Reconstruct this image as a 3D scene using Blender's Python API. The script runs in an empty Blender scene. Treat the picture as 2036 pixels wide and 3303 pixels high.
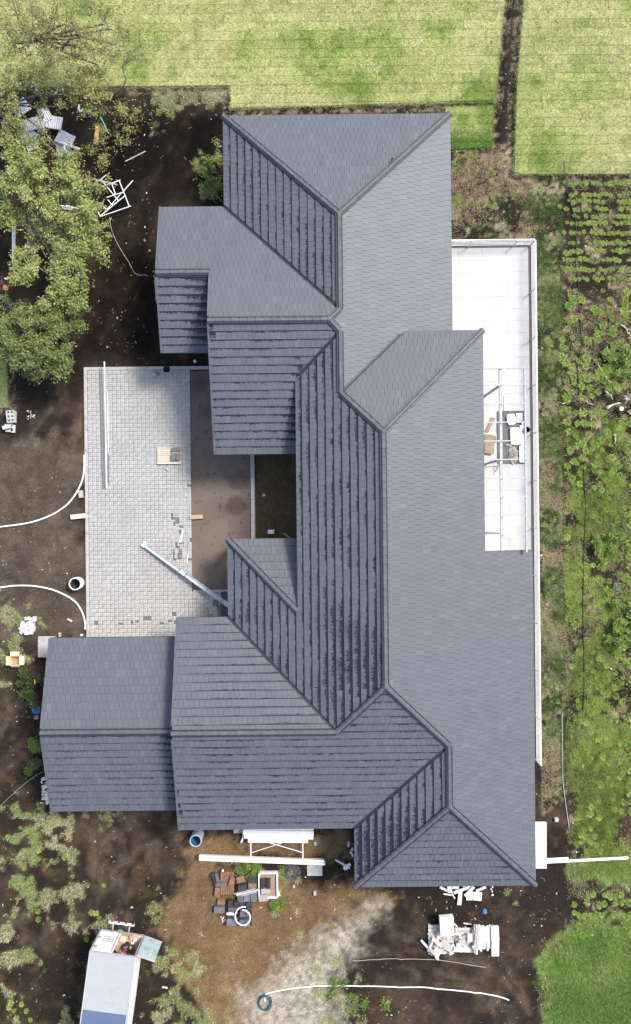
import bpy, math, random
import numpy as np
from mathutils import Matrix, Vector
random.seed(7)
RNG = np.random.default_rng(11)
S = bpy.context.scene
COL = S.collection

# ------------------------------------------------------------------ camera
H = 38.0            # drone height over the ground, metres
F = 2470.0          # focal length in pixels of the 2036 x 3303 photograph
ROLL = math.radians(0.6)
cam = bpy.data.cameras.new('camera')
cam.sensor_fit = 'VERTICAL'
cam.sensor_height = 36.0
cam.lens = F / 3303.0 * 36.0
cam.clip_end = 2000.0
camo = bpy.data.objects.new('camera', cam)
camo.location = (0, 0, H)
camo.rotation_euler = (0, 0, -ROLL)
COL.objects.link(camo)
S.camera = camo

# ------------------------------------------------------------------ sky and sun
SUN_EL = math.radians(51)
SUN_AZ = math.radians(54)          # clockwise from +Y
wd = bpy.data.worlds.new('World')
S.world = wd
wd.use_nodes = True
wn = wd.node_tree
bg = wn.nodes['Background']
sky = wn.nodes.new('ShaderNodeTexSky')
sky.sky_type = 'NISHITA'
sky.sun_disc = False
sky.sun_elevation = SUN_EL
sky.sun_rotation = SUN_AZ
sky.air_density = 1.0
sky.dust_density = 3.0
sky.ozone_density = 1.0
wn.links.new(sky.outputs[0], bg.inputs[0])
bg.inputs[1].default_value = 0.15
sl = bpy.data.lights.new('sun', 'SUN')
sl.energy = 2.35
sl.angle = math.radians(13)
sl.color = (1.0, 0.955, 0.89)
so = bpy.data.objects.new('sun', sl)
sd = Vector((math.sin(SUN_AZ) * math.cos(SUN_EL), math.cos(SUN_AZ) * math.cos(SUN_EL), math.sin(SUN_EL)))
so.rotation_euler = sd.to_track_quat('Z', 'Y').to_euler()
so.location = (20, 12, 30)
COL.objects.link(so)
S.view_settings.view_transform = 'Standard'
S.view_settings.look = 'None'
S.view_settings.exposure = 0.9
S.view_settings.gamma = 1.0
S.view_settings.use_curve_mapping = False

# ------------------------------------------------------------------ helpers
CR, SR = math.cos(ROLL), math.sin(ROLL)
def P(px, py, z=0.0):
    dx, dy = px - 1018.0, py - 1651.5
    u = dx * CR - dy * SR
    v = dy * CR + dx * SR
    k = (H - z) / F
    return (u * k, -v * k)
def P3(px, py, z=0.0):
    x, y = P(px, py, z)
    return (x, y, z)
def to_px(X, Y, Z):
    k = F / (H - Z)
    u, v = X * k, -Y * k
    return 1018 + u * CR + v * SR, 1651.5 + v * CR - u * SR

MATS = {}
def rgba(c):
    return (c[0], c[1], c[2], 1.0)
def new_mat(name):
    m = bpy.data.materials.new(name)
    m.use_nodes = True
    MATS[name] = m
    nt = m.node_tree
    return m, nt, nt.nodes['Principled BSDF']
def nd(nt, typ, **kw):
    n = nt.nodes.new(typ)
    for k, v in kw.items():
        if k.startswith('i_'):
            key = k[2:]
            key = int(key) if key.isdigit() else key
            n.inputs[key].default_value = v
        else:
            setattr(n, k, v)
    return n
def ramp(nt, stops):
    r = nt.nodes.new('ShaderNodeValToRGB')
    e = r.color_ramp.elements
    e[0].position, e[0].color = stops[0][0], rgba(stops[0][1])
    e[1].position, e[1].color = stops[-1][0], rgba(stops[-1][1])
    for p, c in stops[1:-1]:
        x = e.new(p)
        x.color = rgba(c)
    return r
def pm(name, c1, c2=None, scale=6.0, rough=0.8, bump=0.15, metal=0.0, c3=None, spec=0.4, stretch=None, objrand=0.0, detail=6):
    """plain procedural surface: noise between two or three colours, fine bump"""
    m, nt, b = new_mat(name)
    L = nt.links.new
    if c2 is None:
        c2 = tuple(x * 0.8 for x in c1)
    geo = nd(nt, 'ShaderNodeNewGeometry')
    mp = nd(nt, 'ShaderNodeMapping')
    if stretch:
        mp.inputs['Scale'].default_value = stretch
    L(geo.outputs['Position'], mp.inputs['Vector'])
    n = nd(nt, 'ShaderNodeTexNoise', i_Scale=scale, i_Detail=detail, i_Roughness=0.62)
    L(mp.outputs[0], n.inputs['Vector'])
    stops = [(0.32, c1), (0.68, c2)] if c3 is None else [(0.28, c1), (0.5, c2), (0.74, c3)]
    r = ramp(nt, stops)
    L(n.outputs['Fac'], r.inputs[0])
    out = r.outputs[0]
    if objrand > 0:
        oi = nd(nt, 'ShaderNodeObjectInfo')
        mr = nd(nt, 'ShaderNodeMapRange')
        mr.inputs['To Min'].default_value = 1 - objrand
        mr.inputs['To Max'].default_value = 1 + objrand
        L(oi.outputs['Random'], mr.inputs['Value'])
        hs = nd(nt, 'ShaderNodeHueSaturation')
        L(mr.outputs[0], hs.inputs['Value'])
        L(out, hs.inputs['Color'])
        out = hs.outputs[0]
    L(out, b.inputs['Base Color'])
    b.inputs['Roughness'].default_value = rough
    b.inputs['Metallic'].default_value = metal
    b.inputs['Specular IOR Level'].default_value = spec
    if bump > 0:
        n2 = nd(nt, 'ShaderNodeTexNoise', i_Scale=scale * 6, i_Detail=5.0)
        L(mp.outputs[0], n2.inputs['Vector'])
        bp = nd(nt, 'ShaderNodeBump', i_Strength=bump, i_Distance=0.02)
        L(n2.outputs['Fac'], bp.inputs['Height'])
        L(bp.outputs[0], b.inputs['Normal'])
    return m
def vm(name, rough=0.9, fine=30.0, amp=0.35, bump=0.3, spec=0.2, trans=0.0, dist=0.03):
    """surface whose colour varies with a colour attribute (blades, leaves, soil kinds)"""
    m, nt, b = new_mat(name)
    L = nt.links.new
    a = nd(nt, 'ShaderNodeAttribute', attribute_name='Col')
    geo = nd(nt, 'ShaderNodeNewGeometry')
    n = nd(nt, 'ShaderNodeTexNoise', i_Scale=fine, i_Detail=6.0, i_Roughness=0.7)
    L(geo.outputs['Position'], n.inputs['Vector'])
    mr = nd(nt, 'ShaderNodeMapRange')
    mr.inputs['From Min'].default_value = 0.3
    mr.inputs['From Max'].default_value = 0.7
    mr.inputs['To Min'].default_value = 1 - amp
    mr.inputs['To Max'].default_value = 1 + amp
    L(n.outputs['Fac'], mr.inputs['Value'])
    vmx = nd(nt, 'ShaderNodeVectorMath', operation='MULTIPLY')
    L(a.outputs['Color'], vmx.inputs[0])
    L(mr.outputs[0], vmx.inputs[1])
    L(vmx.outputs[0], b.inputs['Base Color'])
    b.inputs['Roughness'].default_value = rough
    b.inputs['Specular IOR Level'].default_value = spec
    if bump > 0:
        bp = nd(nt, 'ShaderNodeBump', i_Strength=bump, i_Distance=dist)
        L(n.outputs['Fac'], bp.inputs['Height'])
        L(bp.outputs[0], b.inputs['Normal'])
    if trans > 0:
        tr = nd(nt, 'ShaderNodeBsdfTranslucent')
        L(vmx.outputs[0], tr.inputs['Color'])
        mx = nd(nt, 'ShaderNodeMixShader', i_0=trans)
        L(b.outputs[0], mx.inputs[1])
        L(tr.outputs[0], mx.inputs[2])
        L(mx.outputs[0], nt.nodes['Material Output'].inputs['Surface'])
    return m

ORG = {}
def tag(o, label=None, cat=None, group=None, kind=None):
    if label: o['label'] = label
    if cat: o['category'] = cat
    if group: o['group'] = group
    if kind: o['kind'] = kind
    return o
def empty(name, loc, label=None, cat=None, group=None, kind=None):
    o = bpy.data.objects.new(name, None)
    o.empty_display_size = 0.2
    o.location = loc
    COL.objects.link(o)
    ORG[o.name] = Vector(loc)
    return tag(o, label, cat, group, kind)
def link(name, me, mat, parent=None, origin=None):
    o = bpy.data.objects.new(name, me)
    if mat is not None and not me.materials:
        me.materials.append(MATS[mat] if isinstance(mat, str) else mat)
    COL.objects.link(o)
    if parent is not None:
        o.parent = parent
        ORG[o.name] = ORG[parent.name].copy()
    else:
        ORG[o.name] = Vector(origin) if origin is not None else Vector((0, 0, 0))
        o.location = ORG[o.name]
    return o
def np_mesh(name, V, faces_idx, nper, col=None, uv=None):
    """V (n,3), faces (m,nper) -> mesh"""
    me = bpy.data.meshes.new(name)
    V = np.asarray(V, dtype=np.float32)
    faces_idx = np.asarray(faces_idx, dtype=np.int32)
    me.vertices.add(len(V))
    me.vertices.foreach_set('co', V.ravel())
    m = len(faces_idx)
    me.loops.add(m * nper)
    me.loops.foreach_set('vertex_index', faces_idx.ravel())
    me.polygons.add(m)
    me.polygons.foreach_set('loop_start', np.arange(0, m * nper, nper, dtype=np.int32))
    me.update(calc_edges=True)
    if col is not None:
        c = np.ones((len(V), 4), dtype=np.float32)
        c[:, :3] = col
        at = me.attributes.new('Col', 'FLOAT_COLOR', 'POINT')
        at.data.foreach_set('color', c.ravel())
    return me

class MB:
    """collects shapes in world space; build() links them as ONE mesh object"""
    def __init__(s):
        s.v, s.f = [], []
    def add(s, vs, fs):
        o = len(s.v)
        s.v += [tuple(v) for v in vs]
        s.f += [tuple(i + o for i in f) for f in fs]
        return s
    def box(s, c, d, rz=0.0, M=None):
        x, y, z = d[0] / 2, d[1] / 2, d[2] / 2
        vs = [Vector((a * x, b * y, e * z)) for e in (-1, 1) for b in (-1, 1) for a in (-1, 1)]
        R = M if M is not None else Matrix.Rotation(rz, 3, 'Z')
        c = Vector(c)
        vs = [R @ v + c for v in vs]
        return s.add(vs, [(0, 2, 3, 1), (4, 5, 7, 6), (0, 1, 5, 4), (2, 6, 7, 3), (0, 4, 6, 2), (1, 3, 7, 5)])
    def beam(s, p, q, w, h):
        p, q = Vector(p), Vector(q)
        d = q - p
        x = d.normalized()
        y = Vector((0, 0, 1)).cross(x)
        if y.length < 1e-4: y = Vector((0, 1, 0))
        y.normalize()
        z = x.cross(y)
        return s.box((p + q) / 2, (d.length, w, h), M=Matrix((x, y, z)).transposed())
    def tube(s, pts, r, n=6, caps=True):
        pts = [Vector(p) for p in pts]
        rs = r if isinstance(r, (list, tuple)) else [r] * len(pts)
        o = len(s.v)
        up = Vector((0.13, 0.21, 0.97))
        for i, p in enumerate(pts):
            a = pts[max(i - 1, 0)]
            b = pts[min(i + 1, len(pts) - 1)]
            t = (b - a)
            t = t.normalized() if t.length > 1e-9 else Vector((0, 0, 1))
            x = t.cross(up)
            if x.length < 1e-3: x = t.cross(Vector((1, 0, 0)))
            x.normalize()
            y = t.cross(x)
            for k in range(n):
                an = 2 * math.pi * k / n
                s.v.append(tuple(p + (x * math.cos(an) + y * math.sin(an)) * rs[i]))
        for i in range(len(pts) - 1):
            for k in range(n):
                a = o + i * n + k
                b = o + i * n + (k + 1) % n
                s.f.append((a, b, b + n, a + n))
        if caps:
            s.f.append(tuple(o + k for k in range(n))[::-1])
            s.f.append(tuple(o + (len(pts) - 1) * n + k for k in range(n)))
        return s
    def lathe(s, c, prof, n=24, M=None):
        """prof: list of (r, z) ; open ends are left open"""
        o = len(s.v)
        c = Vector(c)
        for r, z in prof:
            for k in range(n):
                an = 2 * math.pi * k / n
                p = Vector((r * math.cos(an), r * math.sin(an), z))
                if M is not None: p = M @ p
                s.v.append(tuple(p + c))
        for i in range(len(prof) - 1):
            for k in range(n):
                a = o + i * n + k
                b = o + i * n + (k + 1) % n
                s.f.append((a, b, b + n, a + n))
        if prof[0][0] > 1e-6: s.f.append(tuple(o + k for k in range(n))[::-1])
        return s
    def prism(s, poly, z0, z1):
        n = len(poly)
        ar = sum(poly[i][0] * poly[(i + 1) % n][1] - poly[(i + 1) % n][0] * poly[i][1] for i in range(n))
        if ar < 0: poly = poly[::-1]
        z0f = z0 if callable(z0) else (lambda x, y: z0)
        z1f = z1 if callable(z1) else (lambda x, y: z1)
        vs = [(x, y, z0f(x, y)) for x, y in poly] + [(x, y, z1f(x, y)) for x, y in poly]
        fs = [tuple(range(n))[::-1], tuple(range(n, 2 * n))]
        fs += [(i, (i + 1) % n, (i + 1) % n + n, i + n) for i in range(n)]
        return s.add(vs, fs)
    def rough_slab(s, poly, z, th, jit=0.01):
        return s.prism([(x + random.uniform(-jit, jit), y + random.uniform(-jit, jit)) for x, y in poly], z, z + th)
    def build(s, name, mat, parent=None, origin=None, smooth=False, bevel=0.0):
        if parent is not None:
            og = ORG[parent.name]
        else:
            if origin is None:
                a = np.array(s.v)
                origin = ((a[:, 0].min() + a[:, 0].max()) / 2, (a[:, 1].min() + a[:, 1].max()) / 2, a[:, 2].min())
            og = Vector(origin)
        me = bpy.data.meshes.new(name)
        me.from_pydata([(v[0] - og[0], v[1] - og[1], v[2] - og[2]) for v in s.v], [], s.f)
        me.update()
        if smooth:
            me.polygons.foreach_set('use_smooth', [True] * len(me.polygons))
        o = link(name, me, mat, parent, og)
        if bevel > 0:
            b = o.modifiers.new('bevel', 'BEVEL')
            b.width = bevel
            b.segments = 1
            b.limit_method = 'ANGLE'
        return o
def clip_poly(poly, a, b, c):
    """keep the part of poly with a*x+b*y<=c"""
    out = []
    n = len(poly)
    for i in range(n):
        p, q = poly[i], poly[(i + 1) % n]
        dp, dq = a * p[0] + b * p[1] - c, a * q[0] + b * q[1] - c
        if dp <= 0: out.append(p)
        if (dp < 0 < dq) or (dq < 0 < dp):
            t = dp / (dp - dq)
            out.append((p[0] + (q[0] - p[0]) * t, p[1] + (q[1] - p[1]) * t))
    return out
def poly_area(poly):
    n = len(poly)
    return sum(poly[i][0] * poly[(i + 1) % n][1] - poly[(i + 1) % n][0] * poly[i][1] for i in range(n)) / 2
def clip_convex(poly, conv):
    n = len(conv)
    if poly_area(conv) < 0: conv = conv[::-1]
    for i in range(n):
        p, q = conv[i], conv[(i + 1) % n]
        a, b = q[1] - p[1], -(q[0] - p[0])
        poly = clip_poly(poly, a, b, a * p[0] + b * p[1])
        if len(poly) < 3: return []
    return poly
# value noise on numpy arrays
_G = RNG.random((256, 256))
def vnoise(x, y):
    xi, yi = np.floor(x).astype(int), np.floor(y).astype(int)
    fx, fy = x - xi, y - yi
    fx, fy = fx * fx * (3 - 2 * fx), fy * fy * (3 - 2 * fy)
    g = lambda i, j: _G[i % 256, j % 256]
    return (g(xi, yi) * (1 - fx) + g(xi + 1, yi) * fx) * (1 - fy) + (g(xi, yi + 1) * (1 - fx) + g(xi + 1, yi + 1) * fx) * fy
def fbm(x, y, s=1.0, o=4, off=0.0):
    t, a, w = 0.0, 0.5, 0.0
    for k in range(o):
        t = t + a * vnoise(x * s + off + 17.3 * k, y * s + off * 0.7 + 5.1 * k)
        w += a
        a *= 0.5
        s *= 2.03
    return t / w
def sdf(poly, X, Y):
    """signed distance to polygon (positive inside), arrays"""
    X, Y = np.asarray(X, float), np.asarray(Y, float)
    d = np.full(X.shape, 1e9)
    ins = np.zeros(X.shape, bool)
    n = len(poly)
    for i in range(n):
        x0, y0 = poly[i]
        x1, y1 = poly[(i + 1) % n]
        ex, ey = x1 - x0, y1 - y0
        t = np.clip(((X - x0) * ex + (Y - y0) * ey) / (ex * ex + ey * ey + 1e-12), 0, 1)
        d = np.minimum(d, (X - x0 - t * ex) ** 2 + (Y - y0 - t * ey) ** 2)
        c = (y0 > Y) != (y1 > Y)
        with np.errstate(divide='ignore', invalid='ignore'):
            xi = (x1 - x0) * (Y - y0) / (y1 - y0 + 1e-12) + x0
        ins ^= c & (X < xi)
    d = np.sqrt(d)
    return np.where(ins, d, -d)
def D(pts, z=0.0):
    """list of points given in the 1512-pixel view of the photograph -> world polygon"""
    return [P(x * 1.34656, y * 1.34656, z) for x, y in pts]
def soft(d, w):
    return np.clip(d / w + 0.5, 0, 1)
# ------------------------------------------------------------------ materials
vm('soil', rough=0.95, fine=16.0, amp=0.55, bump=0.9, spec=0.12, dist=0.05)
vm('blade', rough=0.75, fine=9.0, amp=0.15, bump=0.0, spec=0.25, trans=0.35)
vm('leaf', rough=0.5, fine=5.0, amp=0.15, bump=0.0, spec=0.45, trans=0.42)
vm('turf', rough=0.95, fine=45.0, amp=0.4, bump=0.8, spec=0.1)
pm('paver', (0.315, 0.31, 0.295), (0.385, 0.38, 0.362), 5.0, 0.85, 0.25, c3=(0.42, 0.415, 0.395), objrand=0.1)
pm('paver_dark', (0.16, 0.155, 0.15), (0.26, 0.255, 0.25), 3.0, 0.9, 0.3)
pm('bedding', (0.12, 0.118, 0.112), (0.17, 0.167, 0.16), 4.0, 0.95, 0.4)
pm('concrete', (0.30, 0.29, 0.265), (0.40, 0.39, 0.365), 2.5, 0.9, 0.3, c3=(0.24, 0.23, 0.21))
pm('block', (0.42, 0.42, 0.41), (0.58, 0.58, 0.57), 5.0, 0.95, 0.4)
pm('block_dark', (0.12, 0.125, 0.12), (0.2, 0.205, 0.2), 5.0, 0.95, 0.4)
pm('sand', (0.058, 0.045, 0.040), (0.105, 0.086, 0.079), 0.9, 0.95, 0.25, c3=(0.079, 0.059, 0.049), detail=8)
pm('porcelain', (0.40, 0.396, 0.388), (0.47, 0.466, 0.457), 0.8, 0.5, 0.0, objrand=0.03)
pm('grout', (0.34, 0.335, 0.33), (0.4, 0.395, 0.39), 8.0, 0.95, 0.1)
pm('gravel_dark', (0.02, 0.02, 0.02), (0.16, 0.16, 0.155), 60.0, 0.95, 0.8, detail=2)
pm('plaster', (0.72, 0.71, 0.68), (0.80, 0.79, 0.77), 1.5, 0.9, 0.1)
pm('white_paint', (0.78, 0.78, 0.78), (0.84, 0.84, 0.84), 3.0, 0.4, 0.0)
pm('white_worn', (0.30, 0.305, 0.31), (0.47, 0.475, 0.48), 7.0, 0.6, 0.15)
pm('white_plastic', (0.74, 0.74, 0.73), (0.82, 0.82, 0.81), 4.0, 0.35, 0.0)
pm('styrofoam', (0.60, 0.585, 0.565), (0.76, 0.75, 0.735), 12.0, 0.85, 0.25)
pm('drywall', (0.33, 0.29, 0.265), (0.60, 0.565, 0.53), 9.0, 0.95, 0.5)
pm('galvanised', (0.38, 0.41, 0.42), (0.50, 0.53, 0.54), 3.0, 0.5, 0.1, metal=0.05)
pm('sheet_metal', (0.55, 0.56, 0.57), (0.74, 0.75, 0.76), 1.4, 0.5, 0.1, metal=0.0)
pm('grey_steel', (0.16, 0.16, 0.165), (0.26, 0.26, 0.27), 5.0, 0.5, 0.1, metal=0.4)
pm('alu', (0.45, 0.46, 0.46), (0.6, 0.61, 0.61), 10.0, 0.4, 0.0, metal=0.3)
pm('dark_trim', (0.018, 0.019, 0.022), (0.03, 0.032, 0.036), 4.0, 0.5, 0.0)
pm('fascia', (0.045, 0.047, 0.052), (0.06, 0.062, 0.068), 4.0, 0.6, 0.0)
pm('ridge', (0.076, 0.082, 0.095), (0.100, 0.107, 0.121), 3.0, 0.6, 0.15, objrand=0.1)
pm('glass', (0.02, 0.03, 0.035), (0.03, 0.04, 0.045), 2.0, 0.05, 0.0, spec=0.6)
pm('wood', (0.34, 0.22, 0.13), (0.5, 0.36, 0.24), 5.0, 0.8, 0.2, stretch=(1, 8, 1), objrand=0.12)
pm('wood_pale', (0.50, 0.40, 0.31), (0.66, 0.57, 0.48), 4.0, 0.8, 0.2, stretch=(1, 9, 1), objrand=0.12)
pm('wood_orange', (0.14, 0.075, 0.04), (0.27, 0.155, 0.09), 6.0, 0.85, 0.2, objrand=0.15)
pm('terracotta', (0.17, 0.08, 0.05), (0.30, 0.155, 0.105), 7.0, 0.85, 0.2, objrand=0.15)
pm('board', (0.66, 0.56, 0.47), (0.74, 0.65, 0.56), 2.0, 0.7, 0.05)
pm('cardboard', (0.225, 0.17, 0.115), (0.30, 0.235, 0.165), 4.0, 0.9, 0.15)
pm('box_cream', (0.62, 0.47, 0.28), (0.74, 0.60, 0.40), 3.0, 0.85, 0.1)
pm('box_inside', (0.42, 0.25, 0.10), (0.5, 0.32, 0.15), 3.0, 0.9, 0.1)
pm('tile_dark', (0.022, 0.023, 0.026), (0.05, 0.052, 0.058), 6.0, 0.6, 0.2, objrand=0.2)
pm('tile_slate', (0.09, 0.095, 0.105), (0.14, 0.145, 0.16), 4.0, 0.6, 0.2, objrand=0.2)
pm('tile_mauve', (0.27, 0.235, 0.225), (0.36, 0.32, 0.305), 5.0, 0.8, 0.15, objrand=0.1)
pm('tarp_dark', (0.035, 0.034, 0.035), (0.13, 0.125, 0.125), 4.0, 0.7, 0.5, c3=(0.07, 0.067, 0.067))
pm('tarp_grey', (0.2, 0.18, 0.17), (0.36, 0.33, 0.32), 6.0, 0.7, 0.5)
pm('stone_pale', (0.36, 0.39, 0.36), (0.52, 0.55, 0.52), 14.0, 0.5, 0.1)
pm('blue_plastic', (0.03, 0.16, 0.40), (0.06, 0.26, 0.55), 8.0, 0.4, 0.4)
pm('barrel_blue', (0.02, 0.09, 0.17), (0.03, 0.14, 0.25), 4.0, 0.4, 0.05)
pm('barrel_shell', (0.24, 0.31, 0.38), (0.46, 0.52, 0.56), 2.5, 0.5, 0.1)
pm('black_plastic', (0.008, 0.008, 0.009), (0.015, 0.015, 0.016), 4.0, 0.5, 0.0)
pm('dark_inside', (0.02, 0.022, 0.023), (0.04, 0.043, 0.045), 4.0, 0.8, 0.0)
pm('red_paint', (0.42, 0.03, 0.025), (0.5, 0.05, 0.04), 4.0, 0.5, 0.0)
pm('orange_paint', (0.55, 0.16, 0.04), (0.65, 0.24, 0.08), 4.0, 0.6, 0.0)
pm('yellow_paint', (0.65, 0.5, 0.06), (0.7, 0.55, 0.1), 4.0, 0.6, 0.0)
pm('pink_tape', (0.62, 0.32, 0.30), (0.7, 0.42, 0.4), 4.0, 0.6, 0.0)
pm('teal_plastic', (0.01, 0.085, 0.08), (0.02, 0.13, 0.12), 8.0, 0.4, 0.0)
pm('turquoise', (0.06, 0.36, 0.30), (0.1, 0.46, 0.4), 8.0, 0.5, 0.0)
pm('wire', (0.13, 0.135, 0.14), (0.24, 0.245, 0.25), 12.0, 0.4, 0.0, metal=0.5)
pm('rubber', (0.015, 0.015, 0.016), (0.03, 0.03, 0.031), 6.0, 0.8, 0.1)
pm('truck_roof', (0.29, 0.305, 0.315), (0.35, 0.362, 0.37), 0.9, 0.5, 0.0, c3=(0.32, 0.333, 0.34))
pm('truck_blue', (0.085, 0.12, 0.19), (0.10, 0.14, 0.21), 1.2, 0.4, 0.0)
pm('truck_door', (0.24, 0.32, 0.34), (0.36, 0.45, 0.47), 2.5, 0.5, 0.1, c3=(0.5, 0.58, 0.6))
pm('bark', (0.12, 0.095, 0.075), (0.26, 0.22, 0.18), 7.0, 0.95, 0.5)
pm('bark_dark', (0.045, 0.035, 0.026), (0.13, 0.105, 0.08), 7.0, 0.95, 0.5)
pm('bark_pale', (0.36, 0.31, 0.26), (0.55, 0.50, 0.44), 8.0, 0.95, 0.4)
pm('twig_grey', (0.22, 0.21, 0.2), (0.36, 0.34, 0.32), 8.0, 0.95, 0.2)
pm('limestone', (0.5, 0.47, 0.42), (0.7, 0.67, 0.62), 6.0, 0.95, 0.4, objrand=0.15)
vm('litter', rough=0.9, fine=20.0, amp=0.15, bump=0.0)

# ------------------------------------------------------------------ the setting: ground
e0, tt = 2.7, 0.325
lawn_pieces = {
    'north': [D([(-160, -160), (1222, -160), (1207, 0)]) + [(D([(1190, 202)])[0][0], 21.215), (D([(290, 200)])[0][0], 21.215), (-20.0, 21.215)],
              [(D([(552, 200)])[0][0], 21.215), (D([(1190, 200)])[0][0], 21.215)] + D([(1182, 244), (800, 252), (554, 260)])],
    'east': [D([(1270, -160), (1256, 0), (1240, 200), (1233, 416), (1660, 416), (1660, -160)])],
    'corner': [D([(1068, 259), (1181, 254), (1177, 352), (1068, 358)])],
    'west': [D([(-120, 862), (14, 862), (19, 974), (-120, 985)])],
}
grass_poly = {
    'corner_patch': D([(1306, 2275), (1350, 2225), (1410, 2205), (1620, 2185), (1620, 2620), (1275, 2620), (1300, 2420), (1290, 2320)]),
    'pipe_patch': D([(1368, 2065), (1400, 2052), (1620, 2050), (1620, 2112), (1372, 2115)]),
}
tan_poly = D([(430, 2005), (560, 1995), (850, 1995), (850, 2060), (600, 2050), (480, 2075), (700, 2110), (860, 2120), (960, 2140), (900, 2200), (820, 2265), (740, 2330), (690, 2380), (640, 2470), (560, 2470), (470, 2400), (440, 2360), (420, 2300), (385, 2240), (400, 2150), (440, 2080)])
pale_poly = D([(590, 2500), (570, 2420), (575, 2385), (630, 2360), (670, 2320), (715, 2285), (775, 2240), (840, 2200), (885, 2166), (912, 2166), (890, 2220), (835, 2290), (805, 2360), (815, 2500)])
field_poly = D([(1345, 430), (1620, 425), (1620, 2200), (1365, 2195), (1360, 1700), (1350, 1200), (1335, 800)])
strip_poly = D([(1080, 352), (1235, 345), (1240, 420), (1345, 425), (1350, 900), (1352, 1300), (1370, 1900), (1300, 1950), (1285, 570), (1080, 575)])
weed_spots = [  # (x, y, r) in the 1512-pixel view: dry grass and weeds on the bare soil
    (75, 1985, 60), (45, 2000, 40), (120, 1975, 45), (60, 2050, 55), (150, 2000, 30), (150, 2040, 35), (30, 1935, 35), (90, 1925, 25), (170, 1960, 18), (245, 1955, 28), (205, 1955, 14), (285, 1945, 18),
    (65, 2130, 45), (40, 2120, 25), (110, 2150, 28), (185, 2140, 36), (70, 2165, 22), (15, 2235, 40), (25, 2290, 45), (60, 2300, 36), (40, 2180, 14), (175, 2225, 30), (205, 2230, 22), (240, 2225, 30), (235, 2260, 22), (120, 2210, 12), (130, 2225, 12), (265, 2205, 14), (295, 2222, 18),
    (380, 2185, 28), (430, 2212, 14), (480, 2242, 16), (280, 2285, 12), (310, 2275, 10), (250, 2320, 26), (215, 2320, 16), (380, 2135, 14), (390, 2308, 34), (415, 2285, 22), (480, 2330, 26), (465, 2300, 26), (430, 2330, 26), (400, 2415, 36), (450, 2420, 40), (490, 2430, 30), (380, 2440, 40), (420, 2370, 18), (470, 2380, 18),
    (180, 2415, 26), (165, 2440, 22), (30, 2445, 22), (55, 2390, 10), (15, 2380, 24), (230, 2400, 20), (205, 2380, 14), (240, 2440, 22),
    (20, 1460, 40), (35, 1545, 40), (10, 1640, 22), (45, 1480, 30), (5, 1570, 30), (100, 1490, 16), (60, 1575, 20),
    (620, 2090, 40), (660, 2100, 36), (575, 2070, 30), (710, 2095, 20), (720, 2190, 14), (660, 2165, 16), (655, 2190, 12), (870, 2075, 14),
    (760, 2330, 22), (770, 2390, 32), (800, 2380, 40), (830, 2420, 40), (790, 2440, 40), (850, 2350, 24), (745, 2300, 10), (860, 2440, 26), (800, 2310, 22), (830, 2340, 18),
    (1215, 2140, 12), (1240, 2165, 10), (930, 2395, 14), (720, 2240, 10), (810, 2210, 10),
    (405, 255, 40), (450, 235, 50), (500, 225, 40), (390, 230, 40), (350, 250, 20), (365, 320, 14), (370, 235, 25), (520, 215, 25),
    (485, 400, 26), (505, 430, 28), (512, 460, 26), (515, 375, 18), (490, 460, 18), (520, 340, 12), (480, 360, 10),
    (1330, 1640, 30), (1310, 1760, 20), (1310, 1830, 16), (1340, 1900, 20), (90, 880, 14), (30, 1500, 12)]
weed_w = [(P(x * 1.34656, y * 1.34656), r * 1.34656 * H / F) for x, y, r in weed_spots]

def lawn_d(X, Y):
    d = np.full(np.shape(X), -1e9)
    for k in lawn_pieces:
        for pc in lawn_pieces[k]:
            d = np.maximum(d, sdf(pc, X, Y))
    return d
def lawn_col(X, Y):
    a = fbm(X, Y, 0.35, 4, 3.0)[..., None]
    b = fbm(X, Y, 1.6, 3, 9.0)[..., None]
    dry, mid, green = np.array((0.55, 0.54, 0.265)), np.array((0.42, 0.485, 0.165)), np.array((0.19, 0.295, 0.055))
    w = np.clip((a - 0.33) / 0.26, 0, 1)
    c = mid * (1 - w) + dry * w
    g = np.clip((0.47 - a) / 0.14, 0, 1) * np.clip((b - 0.36) / 0.2, 0, 1)
    c = c * (1 - 0.7 * g) + green * 0.7 * g
    g2 = np.clip((b - 0.58) / 0.16, 0, 1) * 0.35
    c = c * (1 - g2) + green * g2
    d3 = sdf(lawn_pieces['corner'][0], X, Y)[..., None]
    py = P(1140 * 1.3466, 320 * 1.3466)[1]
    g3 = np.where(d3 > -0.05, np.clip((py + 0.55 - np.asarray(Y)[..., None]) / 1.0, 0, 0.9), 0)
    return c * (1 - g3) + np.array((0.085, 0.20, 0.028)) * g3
def weed_mask(X, Y):
    m = np.zeros(np.shape(X))
    n = fbm(X, Y, 2.6, 4, 31.0)
    for (c, r) in weed_w:
        d = np.hypot(X - c[0], Y - c[1]) / r
        m = np.maximum(m, np.clip((0.72 - d + (n - 0.5) * 3.0) * 1.7, 0, 1))
    return m
YARD = (-11.45, 7.35, -3.0, -6.4)
mounds = [(P(60, 1640), 1.3, 0.16), (P(150, 1560), 0.9, 0.10), (P(220, 1490), 0.9, 0.12), (P(100, 1800), 1.5, 0.2), (P(220, 1760), 0.7, 0.12), (P(60, 1430), 1.2, 0.10), (P(200, 1880), 1.0, 0.1),
          (P(1100, 2860), 0.6, 0.12), (P(1160, 2875), 0.5, 0.10), (P(1040, 2850), 0.5, 0.08), (P(400, 620), 0.9, 0.1), (P(150, 2900), 1.2, 0.12), (P(1990, 1330), 1.0, -0.12)]
ruts = []
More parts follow.
